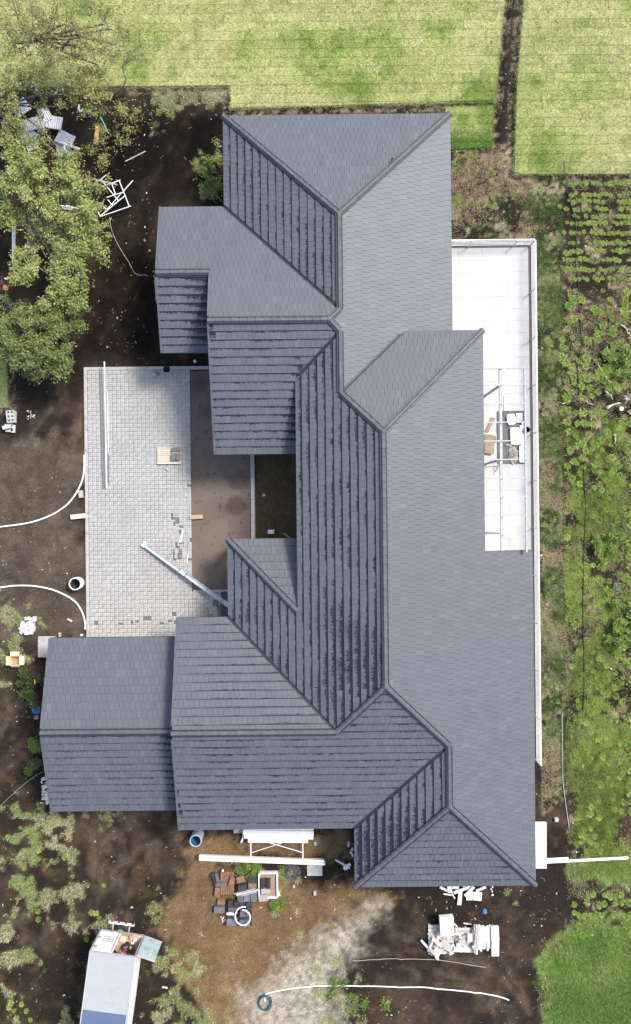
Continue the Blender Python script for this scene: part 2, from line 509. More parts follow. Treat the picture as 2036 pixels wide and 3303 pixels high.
for line in ([(640, 430), (545, 620), (450, 750), (420, 870), (340, 1000), (290, 1100)], [(560, 2650), (430, 2710), (300, 2830), (160, 2950), (-20, 3060)], [(350, 2660), (365, 2780), (350, 2900), (330, 3000)],
             [(1680, 3290), (1560, 3140), (1440, 3120), (1200, 3020), (1080, 2930)], [(-20, 1560), (80, 1500), (180, 1420), (240, 1300), (250, 1180)], [(-20, 2440), (60, 2380), (90, 2300), (70, 2200)]):
    w = [P(*q) for q in line]
    for off in (-0.72, 0.72):
        pts = []
        for i in range(len(w)):
            a, b = w[max(0, i - 1)], w[min(len(w) - 1, i + 1)]
            dx, dy = b[0] - a[0], b[1] - a[1]
            l = math.hypot(dx, dy)
            pts.append((w[i][0] - dy / l * off, w[i][1] + dx / l * off))
        ruts.append(pts)
def rut_d(X, Y):
    d = np.full(np.shape(X), 1e9)
    wob = (fbm(X, Y, 1.1, 3, 37.0) - 0.5) * 0.5
    for pts in ruts:
        for (x0, y0), (x1, y1) in zip(pts[:-1], pts[1:]):
            ex, ey = x1 - x0, y1 - y0
            t = np.clip(((X - x0) * ex + (Y - y0) * ey) / (ex * ex + ey * ey), 0, 1)
            d = np.minimum(d, (X - x0 - t * ex) ** 2 + (Y - y0 - t * ey) ** 2)
    return np.abs(np.sqrt(d) + wob)
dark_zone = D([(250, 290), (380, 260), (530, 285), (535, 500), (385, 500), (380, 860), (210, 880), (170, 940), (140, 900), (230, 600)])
pale_zone = D([(-100, 1060), (190, 1040), (205, 1130), (205, 1540), (-100, 1540)])
def hz(X, Y):
    X, Y = np.asarray(X, float), np.asarray(Y, float)
    h = (fbm(X, Y, 0.6, 3, 2.0) - 0.5) * 0.12 + (fbm(X, Y, 3.0, 3, 7.0) - 0.5) * 0.07
    for (c, r, a) in mounds:
        d = np.hypot(X - c[0], Y - c[1]) / r
        h = h + a * np.exp(-d * d) * (0.5 + fbm(X, Y, 2.5, 3, 4.0))
    rd = rut_d(X, Y)
    h = h - 0.06 * np.exp(-(rd / 0.13) ** 2) + 0.035 * np.exp(-((rd - 0.26) / 0.1) ** 2)
    h = h - 0.02
    ld = lawn_d(X, Y)
    lw = soft(ld + 0.03, 0.12)
    h = h * (1 - lw) + (-0.05) * lw
    tr = np.clip(1 - np.abs(ld + 0.22) / 0.24, 0, 1)     # the strip beside the sods lies a little lower
    h = h - 0.13 * tr
    for (x0, y1, x1, y0) in (YARD, (-12.3, 0, 11, -14.2), (-7, 18, 10.9, -17)):
        d = np.minimum(np.minimum(X - x0, x1 - X), np.minimum(Y - y0, y1 - Y))
        f = soft(d - 0.05, 0.4)
        h = h * (1 - f) + np.minimum(h, -0.03) * f
    fade = np.clip((19.5 - np.abs(X)) / 2, 0, 1) * np.clip((29.5 - np.abs(Y)) / 2, 0, 1)
    return h * fade
def ground_col(X, Y):
    n1, n2, n3 = fbm(X, Y, 0.45, 4, 21.0)[..., None], fbm(X, Y, 1.7, 4, 43.0)[..., None], fbm(X, Y, 6.0, 3, 63.0)[..., None]
    dark, brown, red = np.array((0.0215, 0.0160, 0.0122)), np.array((0.058, 0.041, 0.028)), np.array((0.080, 0.049, 0.026))
    w = np.clip((n1 * 0.6 + n2 * 0.4 - 0.46) / 0.22, 0, 1)
    c = dark * (1 - w) + brown * w
    r = np.clip((n2 - 0.6) / 0.15, 0, 1) * 0.5
    c = c * (1 - r) + red * r
    rd = rut_d(X, Y)
    rw = (0.55 * np.exp(-((rd - 0.2) / 0.22) ** 2) * np.clip((n2[..., 0] - 0.3) * 3, 0, 1))[..., None]
    c = c * (1 - rw) + np.array((0.092, 0.070, 0.050)) * rw
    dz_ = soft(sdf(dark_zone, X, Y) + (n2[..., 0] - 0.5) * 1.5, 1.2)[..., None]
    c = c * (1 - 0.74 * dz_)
    pz_ = soft(sdf(pale_zone, X, Y) + (n2[..., 0] - 0.5) * 1.5, 1.0)[..., None] * 0.75
    c = c * (1 - pz_) + (np.array((0.060, 0.045, 0.033)) * (1 - n2) + np.array((0.125, 0.098, 0.074)) * n2) * pz_
    jit = (n2[..., 0] - 0.5) * 1.4 + (n3[..., 0] - 0.5) * 0.5
    t = soft(sdf(tan_poly, X, Y) + jit * 0.8, 0.5)[..., None]
    tan1, tan2 = np.array((0.118, 0.070, 0.032)), np.array((0.180, 0.120, 0.064))
    tc = tan1 * (1 - n2) + tan2 * n2
    tc = tc * (0.65 + 0.7 * n1)
    c = c * (1 - t) + tc * t
    p = soft(sdf(pale_poly, X, Y) + jit * 0.9, 1.3)[..., None] * np.clip(0.35 + n3 * 1.1, 0, 1)
    c = c * (1 - p) + np.array((0.32, 0.285, 0.23)) * p
    # dry thatch between the field's plants and beside the terrace
    thatch = np.array((0.25, 0.205, 0.135))
    s = soft(np.maximum(sdf(strip_poly, X, Y), sdf(field_poly, X, Y)) + jit * 0.15, 0.25)[..., None]
    s = s * np.clip((n2 * 0.55 + n3 * 0.45 - 0.47 - 0.11 * (np.asarray(X)[..., None] > 12.3)) / 0.10, 0, 1) * 0.8
    c = c * (1 - s) + thatch * (0.7 + 0.6 * n3) * s
    gl = D([(1290, 560), (1345, 560), (1350, 900), (1345, 1900), (1300, 1930)])
    g = (soft(sdf(gl, X, Y) + jit * 0.2, 0.3) * np.clip((n1[..., 0] * .5 + n2[..., 0] * .5 - 0.40) / 0.16, 0, 1) * np.clip((n3[..., 0] - 0.3) * 4, 0, 1))[..., None] * 0.6
    c = c * (1 - g) + np.array((0.075, 0.115, 0.03)) * g
    cb = (soft(np.minimum(np.minimum(np.asarray(X) + 3.0, -0.4 - np.asarray(X)), np.minimum(np.asarray(Y) + 1.6, 3.4 - np.asarray(Y))), 0.3))[..., None]
    c = c * (1 - cb) + (np.array((0.10, 0.066, 0.036)) * n2 + np.array((0.075, 0.062, 0.038)) * (1 - n2)) * cb
    wm = np.clip(weed_mask(X, Y) * 1.2, 0, 1)[..., None]
    wc = np.array((0.30, 0.27, 0.14)) * (1 - n2) + np.array((0.20, 0.23, 0.08)) * n2
    c = c * (1 - wm * 0.45) + wc * wm * 0.45
    ld = lawn_d(X, Y)
    l = soft(ld + 0.02, 0.05)[..., None]
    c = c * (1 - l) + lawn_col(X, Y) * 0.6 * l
    lt = (np.clip(1 - np.abs(ld + 0.18) / 0.3, 0, 1) * ~((np.asarray(Y) > 17.6) & (np.asarray(Y) < 19.6) & (np.asarray(X) < 6.8) & (np.asarray(X) > -6)))[..., None] * np.clip((n2 * 0.4 + n3 * 0.6 - 0.5) / 0.08, 0, 1) * 0.8
    c = c * (1 - lt) + thatch * lt
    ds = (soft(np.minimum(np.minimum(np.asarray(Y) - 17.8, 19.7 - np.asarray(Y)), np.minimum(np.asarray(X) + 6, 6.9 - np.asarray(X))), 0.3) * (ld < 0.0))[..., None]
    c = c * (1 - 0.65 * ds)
    for k in grass_poly:
        q = soft(sdf(grass_poly[k], X, Y) + jit * 1.0, 0.5)[..., None] * np.clip(0.4 + n3, 0, 1)
        c = c * (1 - q) + np.array((0.12, 0.19, 0.045)) * q
    return c * (0.72 + 0.56 * n3)
def build_ground():
    xs, ys = np.arange(-20, 20.01, 0.1), np.arange(-30, 30.01, 0.1)
    X, Y = np.meshgrid(xs, ys)
    nx, ny = len(xs), len(ys)
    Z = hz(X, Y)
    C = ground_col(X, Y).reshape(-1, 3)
    V = np.stack([X, Y, Z], -1).reshape(-1, 3)
    i = np.arange(nx * ny).reshape(ny, nx)
    Fq = np.stack([i[:-1, :-1], i[:-1, 1:], i[1:, 1:], i[1:, :-1]], -1).reshape(-1, 4)
    # far skirt so that the same sheet reaches the horizon
    o = len(V)
    R = 500.0
    sk = np.array([(-R, -R, 0), (R, -R, 0), (R, R, 0), (-R, R, 0)])
    cn = np.array([i[0, 0], i[0, -1], i[-1, -1], i[-1, 0]])
    V = np.vstack([V, sk])
    C = np.vstack([C, np.tile((0.09, 0.10, 0.04), (4, 1))])
    ex = np.array([[o, o + 1, cn[1], cn[0]], [o + 1, o + 2, cn[2], cn[1]], [o + 2, o + 3, cn[3], cn[2]], [o + 3, o, cn[0], cn[3]]])
    me = np_mesh('ground', V, np.vstack([Fq, ex]), 4, C)
    me.polygons.foreach_set('use_smooth', [True] * len(me.polygons))
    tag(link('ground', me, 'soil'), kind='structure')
build_ground()

# lawns: laid sods, each its own slab, under a cover of blades
def build_lawns():
    names = {'north': 'lawn', 'east': 'lawn', 'corner': 'lawn', 'west': 'lawn'}
    for k, pieces in lawn_pieces.items():
        root = empty(names[k], (pieces[0][0][0], pieces[0][0][1], -0.05), kind='structure')
        og = ORG[root.name]
        xs = [p[0] for pc in pieces for p in pc]
        ys = [p[1] for pc in pieces for p in pc]
        x0, x1, y0, y1 = max(min(xs), -17), min(max(xs), 17), max(min(ys), -27), min(max(ys), 27)
        hgt, ln = 0.445, 2.05
        row = 0
        y = y1
        while y > y0:
            x = x0 - random.uniform(0, ln) if row % 2 else x0 - (row // 2 % 3) * 0.7
            while x < x1:
                g = 0.010
                for pc in pieces:
                    poly = clip_convex([(x + g, y - hgt + g), (x + ln - g, y - hgt + g), (x + ln - g, y - g), (x + g, y - g)], pc)
                    if len(poly) < 3 or abs(poly_area(poly)) < 0.02: continue
                    ax, bx = min(p[0] for p in poly), max(p[0] for p in poly)
                    nseg = max(1, int((bx - ax) / 0.25))
                    V, Q, Cc = [], [], []
                    dz = random.uniform(-0.003, 0.005)
                    for s in range(nseg):
                        a, b = ax + (bx - ax) * s / nseg, ax + (bx - ax) * (s + 1) / nseg
                        sub = clip_poly(clip_poly(poly, -1, 0, -a), 1, 0, b)
                        if len(sub) < 3: continue
                        if poly_area(sub) < 0: sub = sub[::-1]
                        o = len(V)
                        n = len(sub)
                        V += [(px - og[0], py - og[1], 0.0) for px, py in sub]
                        V += [(px - og[0], py - og[1], 0.065 + dz) for px, py in sub]
                        Q.append(tuple(range(o + n, o + 2 * n)))
                        Q += [(o + i, o + (i + 1) % n, o + n + (i + 1) % n, o + n + i) for i in range(n)]
                    if not V: continue
                    me = bpy.data.meshes.new('turf_slab')
                    me.from_pydata(V, [], Q)
                    me.update()
                    A = np.array(V)
                    c = np.ones((len(V), 4), np.float32)
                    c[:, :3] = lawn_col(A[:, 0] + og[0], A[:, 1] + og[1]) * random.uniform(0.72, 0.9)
                    c[A[:, 2] < 0.01, :3] = (0.03, 0.022, 0.016)
                    me.attributes.new('Col', 'FLOAT_COLOR', 'POINT').data.foreach_set('color', c.ravel())
                    link('turf_slab', me, 'turf', root)
                x += ln
            y -= hgt
            row += 1
build_lawns()

def blades_mesh(XY, Z, C, length, width, lean=0.7):
    n = len(XY)
    an = RNG.random(n) * 2 * math.pi
    ln = length * (0.6 + 0.8 * RNG.random(n))
    le = np.clip(lean + 0.3 * RNG.standard_normal(n), 0.05, 1.2)
    dx, dy, dz = np.cos(an) * np.sin(le), np.sin(an) * np.sin(le), np.cos(le)
    wx, wy = -np.sin(an) * width / 2, np.cos(an) * width / 2
    b = np.stack([XY[:, 0], XY[:, 1], Z], -1)
    w = np.stack([wx, wy, np.zeros(n)], -1)
    tip = b + np.stack([dx, dy, dz], -1) * ln[:, None]
    V = np.stack([b - w, b + w, tip], 1).reshape(-1, 3)
    Fi = np.arange(3 * n).reshape(n, 3)
    return V, Fi, np.repeat(C, 3, axis=0)
def scatter(poly, dens, pad=0.0):
    xs, ys = [p[0] for p in poly], [p[1] for p in poly]
    x0, x1, y0, y1 = max(min(xs), -16.6), min(max(xs), 16.6), max(min(ys), -26.4), min(max(ys), 26.4)
    n = int((x1 - x0) * (y1 - y0) * dens)
    q = np.stack([x0 + (x1 - x0) * RNG.random(n), y0 + (y1 - y0) * RNG.random(n)], -1)
    return q
def build_grass():
    # lawn blades
    parts = []
    for k, pieces in lawn_pieces.items():
        for pc in pieces:
            q = scatter(pc, 1300)
            q = q[sdf(pc, q[:, 0], q[:, 1]) > -0.05]
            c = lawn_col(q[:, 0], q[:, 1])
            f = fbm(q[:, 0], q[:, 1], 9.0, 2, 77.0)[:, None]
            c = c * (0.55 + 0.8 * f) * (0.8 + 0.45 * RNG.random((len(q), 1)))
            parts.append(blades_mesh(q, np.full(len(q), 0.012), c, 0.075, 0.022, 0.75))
    return parts
def join_blades(name, parts, label, cat):
    V, Fi, C = [], [], []
    o = 0
    for v, f, c in parts:
        V.append(v); Fi.append(f + o); C.append(c)
        o += len(v)
    me = np_mesh(name, np.vstack(V), np.vstack(Fi), 3, np.vstack(C))
    return tag(link(name, me, 'blade'), label, cat, kind='stuff')
join_blades('lawn_grass', build_grass(), 'short yellowish green grass of the laid lawns around the house', 'grass')

def build_weeds():
    parts = []
    # ragged dry weeds on the bare soil
    for (c0, r) in weed_w:
        n = int(300 * math.pi * r * r * 1.6)
        a, d = RNG.random(n) * 2 * math.pi, np.sqrt(RNG.random(n)) * r * 1.25
        q = np.stack([c0[0] + np.cos(a) * d, c0[1] + np.sin(a) * d], -1)
        m = weed_mask(q[:, 0], q[:, 1])
        q = q[RNG.random(n) < m * 1.3]
        if not len(q): continue
        gmix = np.clip((fbm(q[:, 0], q[:, 1], 0.9, 3, 5.0) - 0.42) / 0.16 + 0.25 * RNG.standard_normal(len(q)), 0, 1)[:, None]
        c = np.array((0.52, 0.49, 0.31)) * (1 - gmix) + np.array((0.32, 0.39, 0.15)) * gmix
        c = c * (0.6 + 0.7 * RNG.random((len(q), 1)))
        parts.append(blades_mesh(q, hz(q[:, 0], q[:, 1]), c, 0.13, 0.026, 0.8))
    # strip beside the railing and north of the terrace
    q = scatter(strip_poly, 900)
    d = sdf(strip_poly, q[:, 0], q[:, 1])
    m = fbm(q[:, 0], q[:, 1], 1.1, 4, 12.0)
    keep = (d > -0.05) & (RNG.random(len(q)) < np.clip((m - 0.36) / 0.18, 0.08, 1))
    keep &= ~((q[:, 0] < 10.9) & (q[:, 1] < 13.15))
    q = q[keep]
    g = np.clip((fbm(q[:, 0], q[:, 1], 0.7, 3, 15.0) - 0.46) / 0.12 + (q[:, 0] > 10.9) * (q[:, 0] < 12.3) * 0.6, 0, 1)[:, None]
    c = np.array((0.42, 0.345, 0.22)) * (1 - g) + np.array((0.13, 0.21, 0.055)) * g
    c = c * (0.5 + 0.9 * RNG.random((len(q), 1)))
    parts.append(blades_mesh(q, hz(q[:, 0], q[:, 1]), c, 0.10, 0.022, 0.8))
    # ragged fringe beside the sods
    for k in lawn_pieces:
        for pc in lawn_pieces[k]:
            bb = [(x + dx, y + dy) for x, y in pc for dx, dy in ((-.6, -.6), (.6, .6), (-.6, .6), (.6, -.6))]
            q = scatter(bb, 260)
            d = lawn_d(q[:, 0], q[:, 1])
            n = fbm(q[:, 0], q[:, 1], 1.8, 3, 55.0)
            q = q[(d < 0.02) & (d > -0.45) & (n > 0.46) & ~((np.abs(q[:, 1] - 18.6) < 0.5) & (q[:, 0] > -4.6) & (q[:, 0] < 6.3))]
            c = np.array((0.40, 0.335, 0.21)) * (0.5 + 0.8 * RNG.random((len(q), 1)))
            parts.append(blades_mesh(q, hz(q[:, 0], q[:, 1]), c, 0.10, 0.02, 0.9))
            q = scatter(bb, 900)
            d = sdf(pc, q[:, 0], q[:, 1])
            n = fbm(q[:, 0], q[:, 1], 4.0, 3, 65.0)
            q = q[(d < 0.03) & (d > -0.02 - 0.32 * np.clip(n - 0.38, 0, 1)) & (lawn_d(q[:, 0], q[:, 1]) < 0.03)]
            c = lawn_col(q[:, 0], q[:, 1]) * (0.5 + 0.7 * RNG.random((len(q), 1)))
            parts.append(blades_mesh(q, hz(q[:, 0], q[:, 1]) + 0.02, c, 0.12, 0.024, 0.9))
    # deep green grass bottom right
    for k, dn in (('corner_patch', 1400), ('pipe_patch', 1500)):
        pc = grass_poly[k]
        q = scatter(pc, dn)
        n = fbm(q[:, 0], q[:, 1], 1.2, 3, 8.0)
        d = sdf(pc, q[:, 0], q[:, 1])
        n_ = fbm(q[:, 0], q[:, 1], 3.5, 3, 88.0)
        q = q[d + (n - 0.5) * 1.8 + (n_ - 0.5) * 1.2 > RNG.random(len(q)) * 0.8]
        g = np.clip((fbm(q[:, 0], q[:, 1], 0.5, 3, 18.0) - 0.35) / 0.3, 0, 1)[:, None]
        c = np.array((0.36, 0.46, 0.14)) * (1 - g) + np.array((0.20, 0.33, 0.075)) * g
        edge = np.clip(1 - sdf(pc, q[:, 0], q[:, 1]) / 0.7, 0, 1)[:, None]
        c = c * (1 - 0.6 * edge) + np.array((0.44, 0.41, 0.2)) * 0.6 * edge
        c = c * (0.5 + 0.8 * RNG.random((len(q), 1)))
        parts.append(blades_mesh(q, hz(q[:, 0], q[:, 1]), c, 0.12, 0.028, 0.7))
    # fine bright grass and weeds of the middle field
    mid_poly = D([(1352, 1010), (1520, 1000), (1520, 2112), (1372, 2112), (1358, 1700), (1352, 1320)])
    q = scatter(mid_poly, 2000)
    d = sdf(mid_poly, q[:, 0], q[:, 1])
    n = fbm(q[:, 0], q[:, 1], 0.8, 4, 57.0)
    f = fbm(q[:, 0], q[:, 1], 3.2, 3, 29.0)
    keep = (d + (n - 0.5) * 4 + (f - 0.5) * 1.5 > RNG.random(len(q)) * 1.2) & (RNG.random(len(q)) < np.clip((n * 0.6 + f * 0.4 - 0.365) / 0.07, 0.03, 1))
    q, n, f = q[keep], n[keep][:, None], f[keep][:, None]
    br = np.clip((fbm(q[:, 0], q[:, 1], 0.5, 3, 44.0)[:, None] - 0.36) / 0.26, 0, 1)
    c = np.array((0.15, 0.24, 0.038)) * (1 - br) + np.array((0.315, 0.43, 0.095)) * br
    dry = (RNG.random((len(q), 1)) < 0.12)
    c = np.where(dry, np.array((0.36, 0.33, 0.15)), c) * (0.45 + 1.0 * f) * (0.75 + 0.5 * RNG.random((len(q), 1)))
    parts.append(blades_mesh(q, hz(q[:, 0], q[:, 1]), c, 0.10, 0.026, 0.95))
    # straw lying between the field's plants
    q = scatter(field_poly, 420)
    d = sdf(field_poly, q[:, 0], q[:, 1])
    n = fbm(q[:, 0], q[:, 1], 1.3, 4, 41.0)
    q = q[(d > -0.1) & (RNG.random(len(q)) < np.clip((n - 0.46) / 0.16, 0.03, 1))]
    g = (RNG.random((len(q), 1)) < 0.35)
    c = np.where(g, np.array((0.22, 0.28, 0.08)), np.array((0.40, 0.335, 0.21))) * (0.5 + 0.8 * RNG.random((len(q), 1)))
    parts.append(blades_mesh(q, hz(q[:, 0], q[:, 1]), c, 0.12, 0.02, 1.1))
    return parts
join_blades('weeds', build_weeds(), 'loose dry and green weeds growing on the bare soil around the house', 'weeds')

# ------------------------------------------------------------------ paved yard, kerbs, sand bed
def build_yard():
    X0, X1, Y1, Y0 = -11.24, -6.2, 7.12, -6.55
    m = MB()
    m.box(((X0 + X1) / 2, (Y0 + Y1) / 2, -0.02), (X1 - X0, Y1 - Y0, 0.08))
    m.box(((X1 - 4.1) / 2 , (-3.95 + Y0) / 2, -0.021), (-4.1 - X1, -3.95 - Y0, 0.079))
    yard = tag(m.build('paved_yard', 'bedding', origin=(X0, Y0, -0.06)), kind='structure')
    og = ORG[yard.name]
    # one paver, shared by all
    pv = MB()
    a, b, h = 0.0968, 0.0468, 0.05
    top = [(-a + .006, -b + .006, h), (a - .006, -b + .006, h), (a - .006, b - .006, h), (-a + .006, b - .006, h)]
    mid = [(-a, -b, h - .008), (a, -b, h - .008), (a, b, h - .008), (-a, b, h - .008)]
    bot = [(-a, -b, 0), (a, -b, 0), (a, b, 0), (-a, b, 0)]
    base_v = np.array(bot + mid + top)
    base_f = [(8, 9, 10, 11)] + [(i, (i + 1) % 4, (i + 1) % 4 + 4, i + 4) for i in range(4)] + [(i + 4, (i + 1) % 4 + 4, (i + 1) % 4 + 8, i + 8) for i in range(4)]
    me1 = bpy.data.meshes.new('paver')
    me1.from_pydata([tuple(v) for v in base_v], [], base_f)
    me1.update()
    pos = []
    holes = [P(575, 1675), P(585, 1700), P(588, 1718), P(570, 1690), P(582, 1745), P(575, 1760), P(555, 1668), P(560, 1982), P(466, 1995), P(480, 1998)]
    y = Y1 - 0.1
    j = 0
    while y > Y0:
        i = 0
        x = X0 + 0.1
        xe = X1 if y > -3.95 else -4.75
        while x < xe - 0.05:
            flip = (i + j) % 2
            for s in (-1, 1):
                cx, cy = (x + s * 0.05, y) if flip else (x, y + s * 0.05)
                hd = min(math.hypot(cx - q[0], cy - q[1]) for q in holes)
                rowpatch = abs(y - P(400, 2015)[1]) < 0.1 and random.random() < 0.22
                edge = (x > xe - 0.25 and random.random() < 0.08)
                if (hd < 0.13 and random.random() < 0.6) or rowpatch or (edge and s > 0): 
                    continue
                pos.append((cx, cy, math.pi / 2 if flip else 0.0))
            x += 0.2035
            i += 1
        y -= 0.2035
        j += 1
    pos.sort(key=lambda p: p[0] ** 2 + p[1] ** 2)
    for k, (cx, cy, r) in enumerate(pos[:300]):
        o = link('paver', me1, 'paver', yard)
        o.location = (cx - og[0], cy - og[1], 0.021 - og[2] + random.uniform(-.003, .003))
        o.rotation_euler = (random.uniform(-.01, .01), random.uniform(-.01, .01), r + random.uniform(-.02, .02))
    rest = pos[300:]
    n = len(rest)
    R = np.array(rest)
    an = R[:, 2] + RNG.uniform(-.02, .02, n)
    c, s = np.cos(an), np.sin(an)
    V = np.zeros((n, 12, 3))
    V[:, :, 0] = base_v[None, :, 0] * c[:, None] - base_v[None, :, 1] * s[:, None] + R[:, 0:1] - og[0]
    V[:, :, 1] = base_v[None, :, 0] * s[:, None] + base_v[None, :, 1] * c[:, None] + R[:, 1:2] - og[1]
    V[:, :, 2] = base_v[None, :, 2] + 0.021 - og[2] + RNG.uniform(-.003, .003, n)[:, None]
    Fi = (np.array(base_f)[None] + (np.arange(n) * 12)[:, None, None]).reshape(-1, 4)
    # tint per paver
    tint = 0.92 + 0.16 * RNG.random(n)
    stain_shade = fbm(R[:, 0], R[:, 1], 0.6, 3, 33.0)
    tint = tint * (0.9 + 0.22 * stain_shade)
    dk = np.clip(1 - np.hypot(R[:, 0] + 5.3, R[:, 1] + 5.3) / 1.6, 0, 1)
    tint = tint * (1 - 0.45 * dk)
    C = np.repeat(tint[:, None] * np.array([[0.375, 0.37, 0.352]]), 12, axis=0)
    me = np_mesh('pavers', V.reshape(-1, 3), Fi, 4, C)
    vm('paver_many', rough=0.85, fine=18.0, amp=0.14, bump=0.2)
    tag(link('pavers', me, 'paver_many', yard), kind='stuff')
    # mortar smears where pavers are missing
    kb = [('kerb', [(-11.41, 7.29), (-11.25, 7.29), (-11.25, -6.1), (-11.41, -6.1)]),
          ('kerb', [(-11.25, 7.29), (-4.2, 7.29), (-4.2, 7.13), (-11.25, 7.13)]),
          ('kerb', [(-3.2, 2.9), (-3.0, 2.9), (-3.0, -1.6), (-3.2, -1.6)]),
          ('kerb', [(-6.1, -3.8), (-3.2, -3.8), (-3.2, -3.92), (-6.1, -3.92)])]
    for nme, poly in kb:
        x0, x1 = min(p[0] for p in poly), max(p[0] for p in poly)
        y0, y1 = min(p[1] for p in poly), max(p[1] for p in poly)
        long_x = (x1 - x0) > (y1 - y0)
        root = empty('kerb', ((x0 + x1) / 2, (y0 + y1) / 2, -0.1), kind='structure')
        L = (x1 - x0) if long_x else (y1 - y0)
        k = max(1, round(L / 1.0))
        for q in range(k):
            a, b = q * L / k + 0.004, (q + 1) * L / k - 0.004
            bx = MB()
            if long_x: bx.box((x0 + (a + b) / 2, (y0 + y1) / 2, -0.01), (b - a, y1 - y0, 0.20))
            else: bx.box(((x0 + x1) / 2, y0 + (a + b) / 2, -0.01), (x1 - x0, b - a, 0.20))
            bx.build('kerb_stone', 'concrete', root, bevel=0.012)
    # sand bed beside the pavers
    xs, ys = np.arange(-6.19, -3.2, 0.08), np.arange(-3.8, 7.12, 0.08)
    X, Y = np.meshgrid(xs, ys)
    Z = 0.0 + (fbm(X, Y, 1.2, 4, 81.0) - 0.5) * 0.03
    i = np.arange(X.size).reshape(X.shape)
    Fq = np.stack([i[:-1, :-1], i[:-1, 1:], i[1:, 1:], i[1:, :-1]], -1).reshape(-1, 4)
    n = fbm(X, Y, 0.8, 4, 91.0)[..., None]
    Cc = np.array((0.093, 0.072, 0.060)) * (1 - n) + np.array((0.185, 0.143, 0.118)) * n
    for (px, py, r, dk) in ((770, 1550, 42, .4), (762, 1632, 40, .4), (640, 1240, 30, .25), (660, 1330, 30, .2)):
        c = P(px, py)
        rr = r * H / F
        d = np.hypot((X - c[0]), (Y - c[1]) * 1.2) / rr + (fbm(X, Y, 3, 3, 6.) - .5) * .6
        w = np.clip((1.1 - d) / 0.5, 0, 1)[..., None] * dk
        Cc = Cc * (1 - w)
    sp = np.clip((fbm(X, Y, 7.0, 2, 13.) - 0.78) / 0.05, 0, 1)[..., None] * 0.45
    Cc = Cc * (1 - sp)
    me = np_mesh('sand_bed', np.stack([X, Y, Z], -1).reshape(-1, 3), Fq, 4, Cc.reshape(-1, 3))
    me.polygons.foreach_set('use_smooth', [True] * len(me.polygons))
    vm('sand_many', rough=0.95, fine=26.0, amp=0.16, bump=0.25)
    tag(link('sand_bed', me, 'sand_many'), kind='structure')
build_yard()

# ------------------------------------------------------------------ white terrace
TZ = 0.12
def build_terrace():
    m = MB()
    m.prism([(6.0, 12.98), (10.66, 12.98), (10.66, -12.4), (9.2, -12.4), (9.2, -1.0), (6.0, -1.0)], -0.2, TZ - 0.014)
    ter = tag(m.build('terrace', 'grout', origin=(8.5, 2, -0.2)), kind='structure')
    og = ORG[ter.name]
    tw, th = 1.2, 0.6
    row = 0
    y = 12.97
    while y > -2.3:
        x = 6.0 - (row % 3) * 0.4
        while x < 10.65:
            a, b = max(x, 6.02), min(x + tw, 10.65)
            if b - a > 0.05:
                t = MB()
                t.box(((a + b) / 2, y - th / 2, TZ - 0.008 + random.uniform(-.0008, .0008)), (b - a - 0.007, th - 0.007, 0.02))
                t.build('floor_tile', 'porcelain', ter)
            x += tw
        y -= th
        row += 1
    while y > -12.4:
        t = MB()
        t.box((9.93, y - th / 2, TZ - 0.008), (1.45, th - 0.007, 0.02))
        t.build('floor_tile', 'porcelain', ter)
        y -= th
    g = MB()
    g.box((10.72, 0.3, -0.02), (0.11, 25.6, 0.14))
    g.box((8.4, 13.035, -0.021), (4.7, 0.10, 0.14))
    tag(g.build('gravel_strip', 'gravel_dark', origin=(10.72, 0.3, -0.09)), kind='structure')
build_terrace()
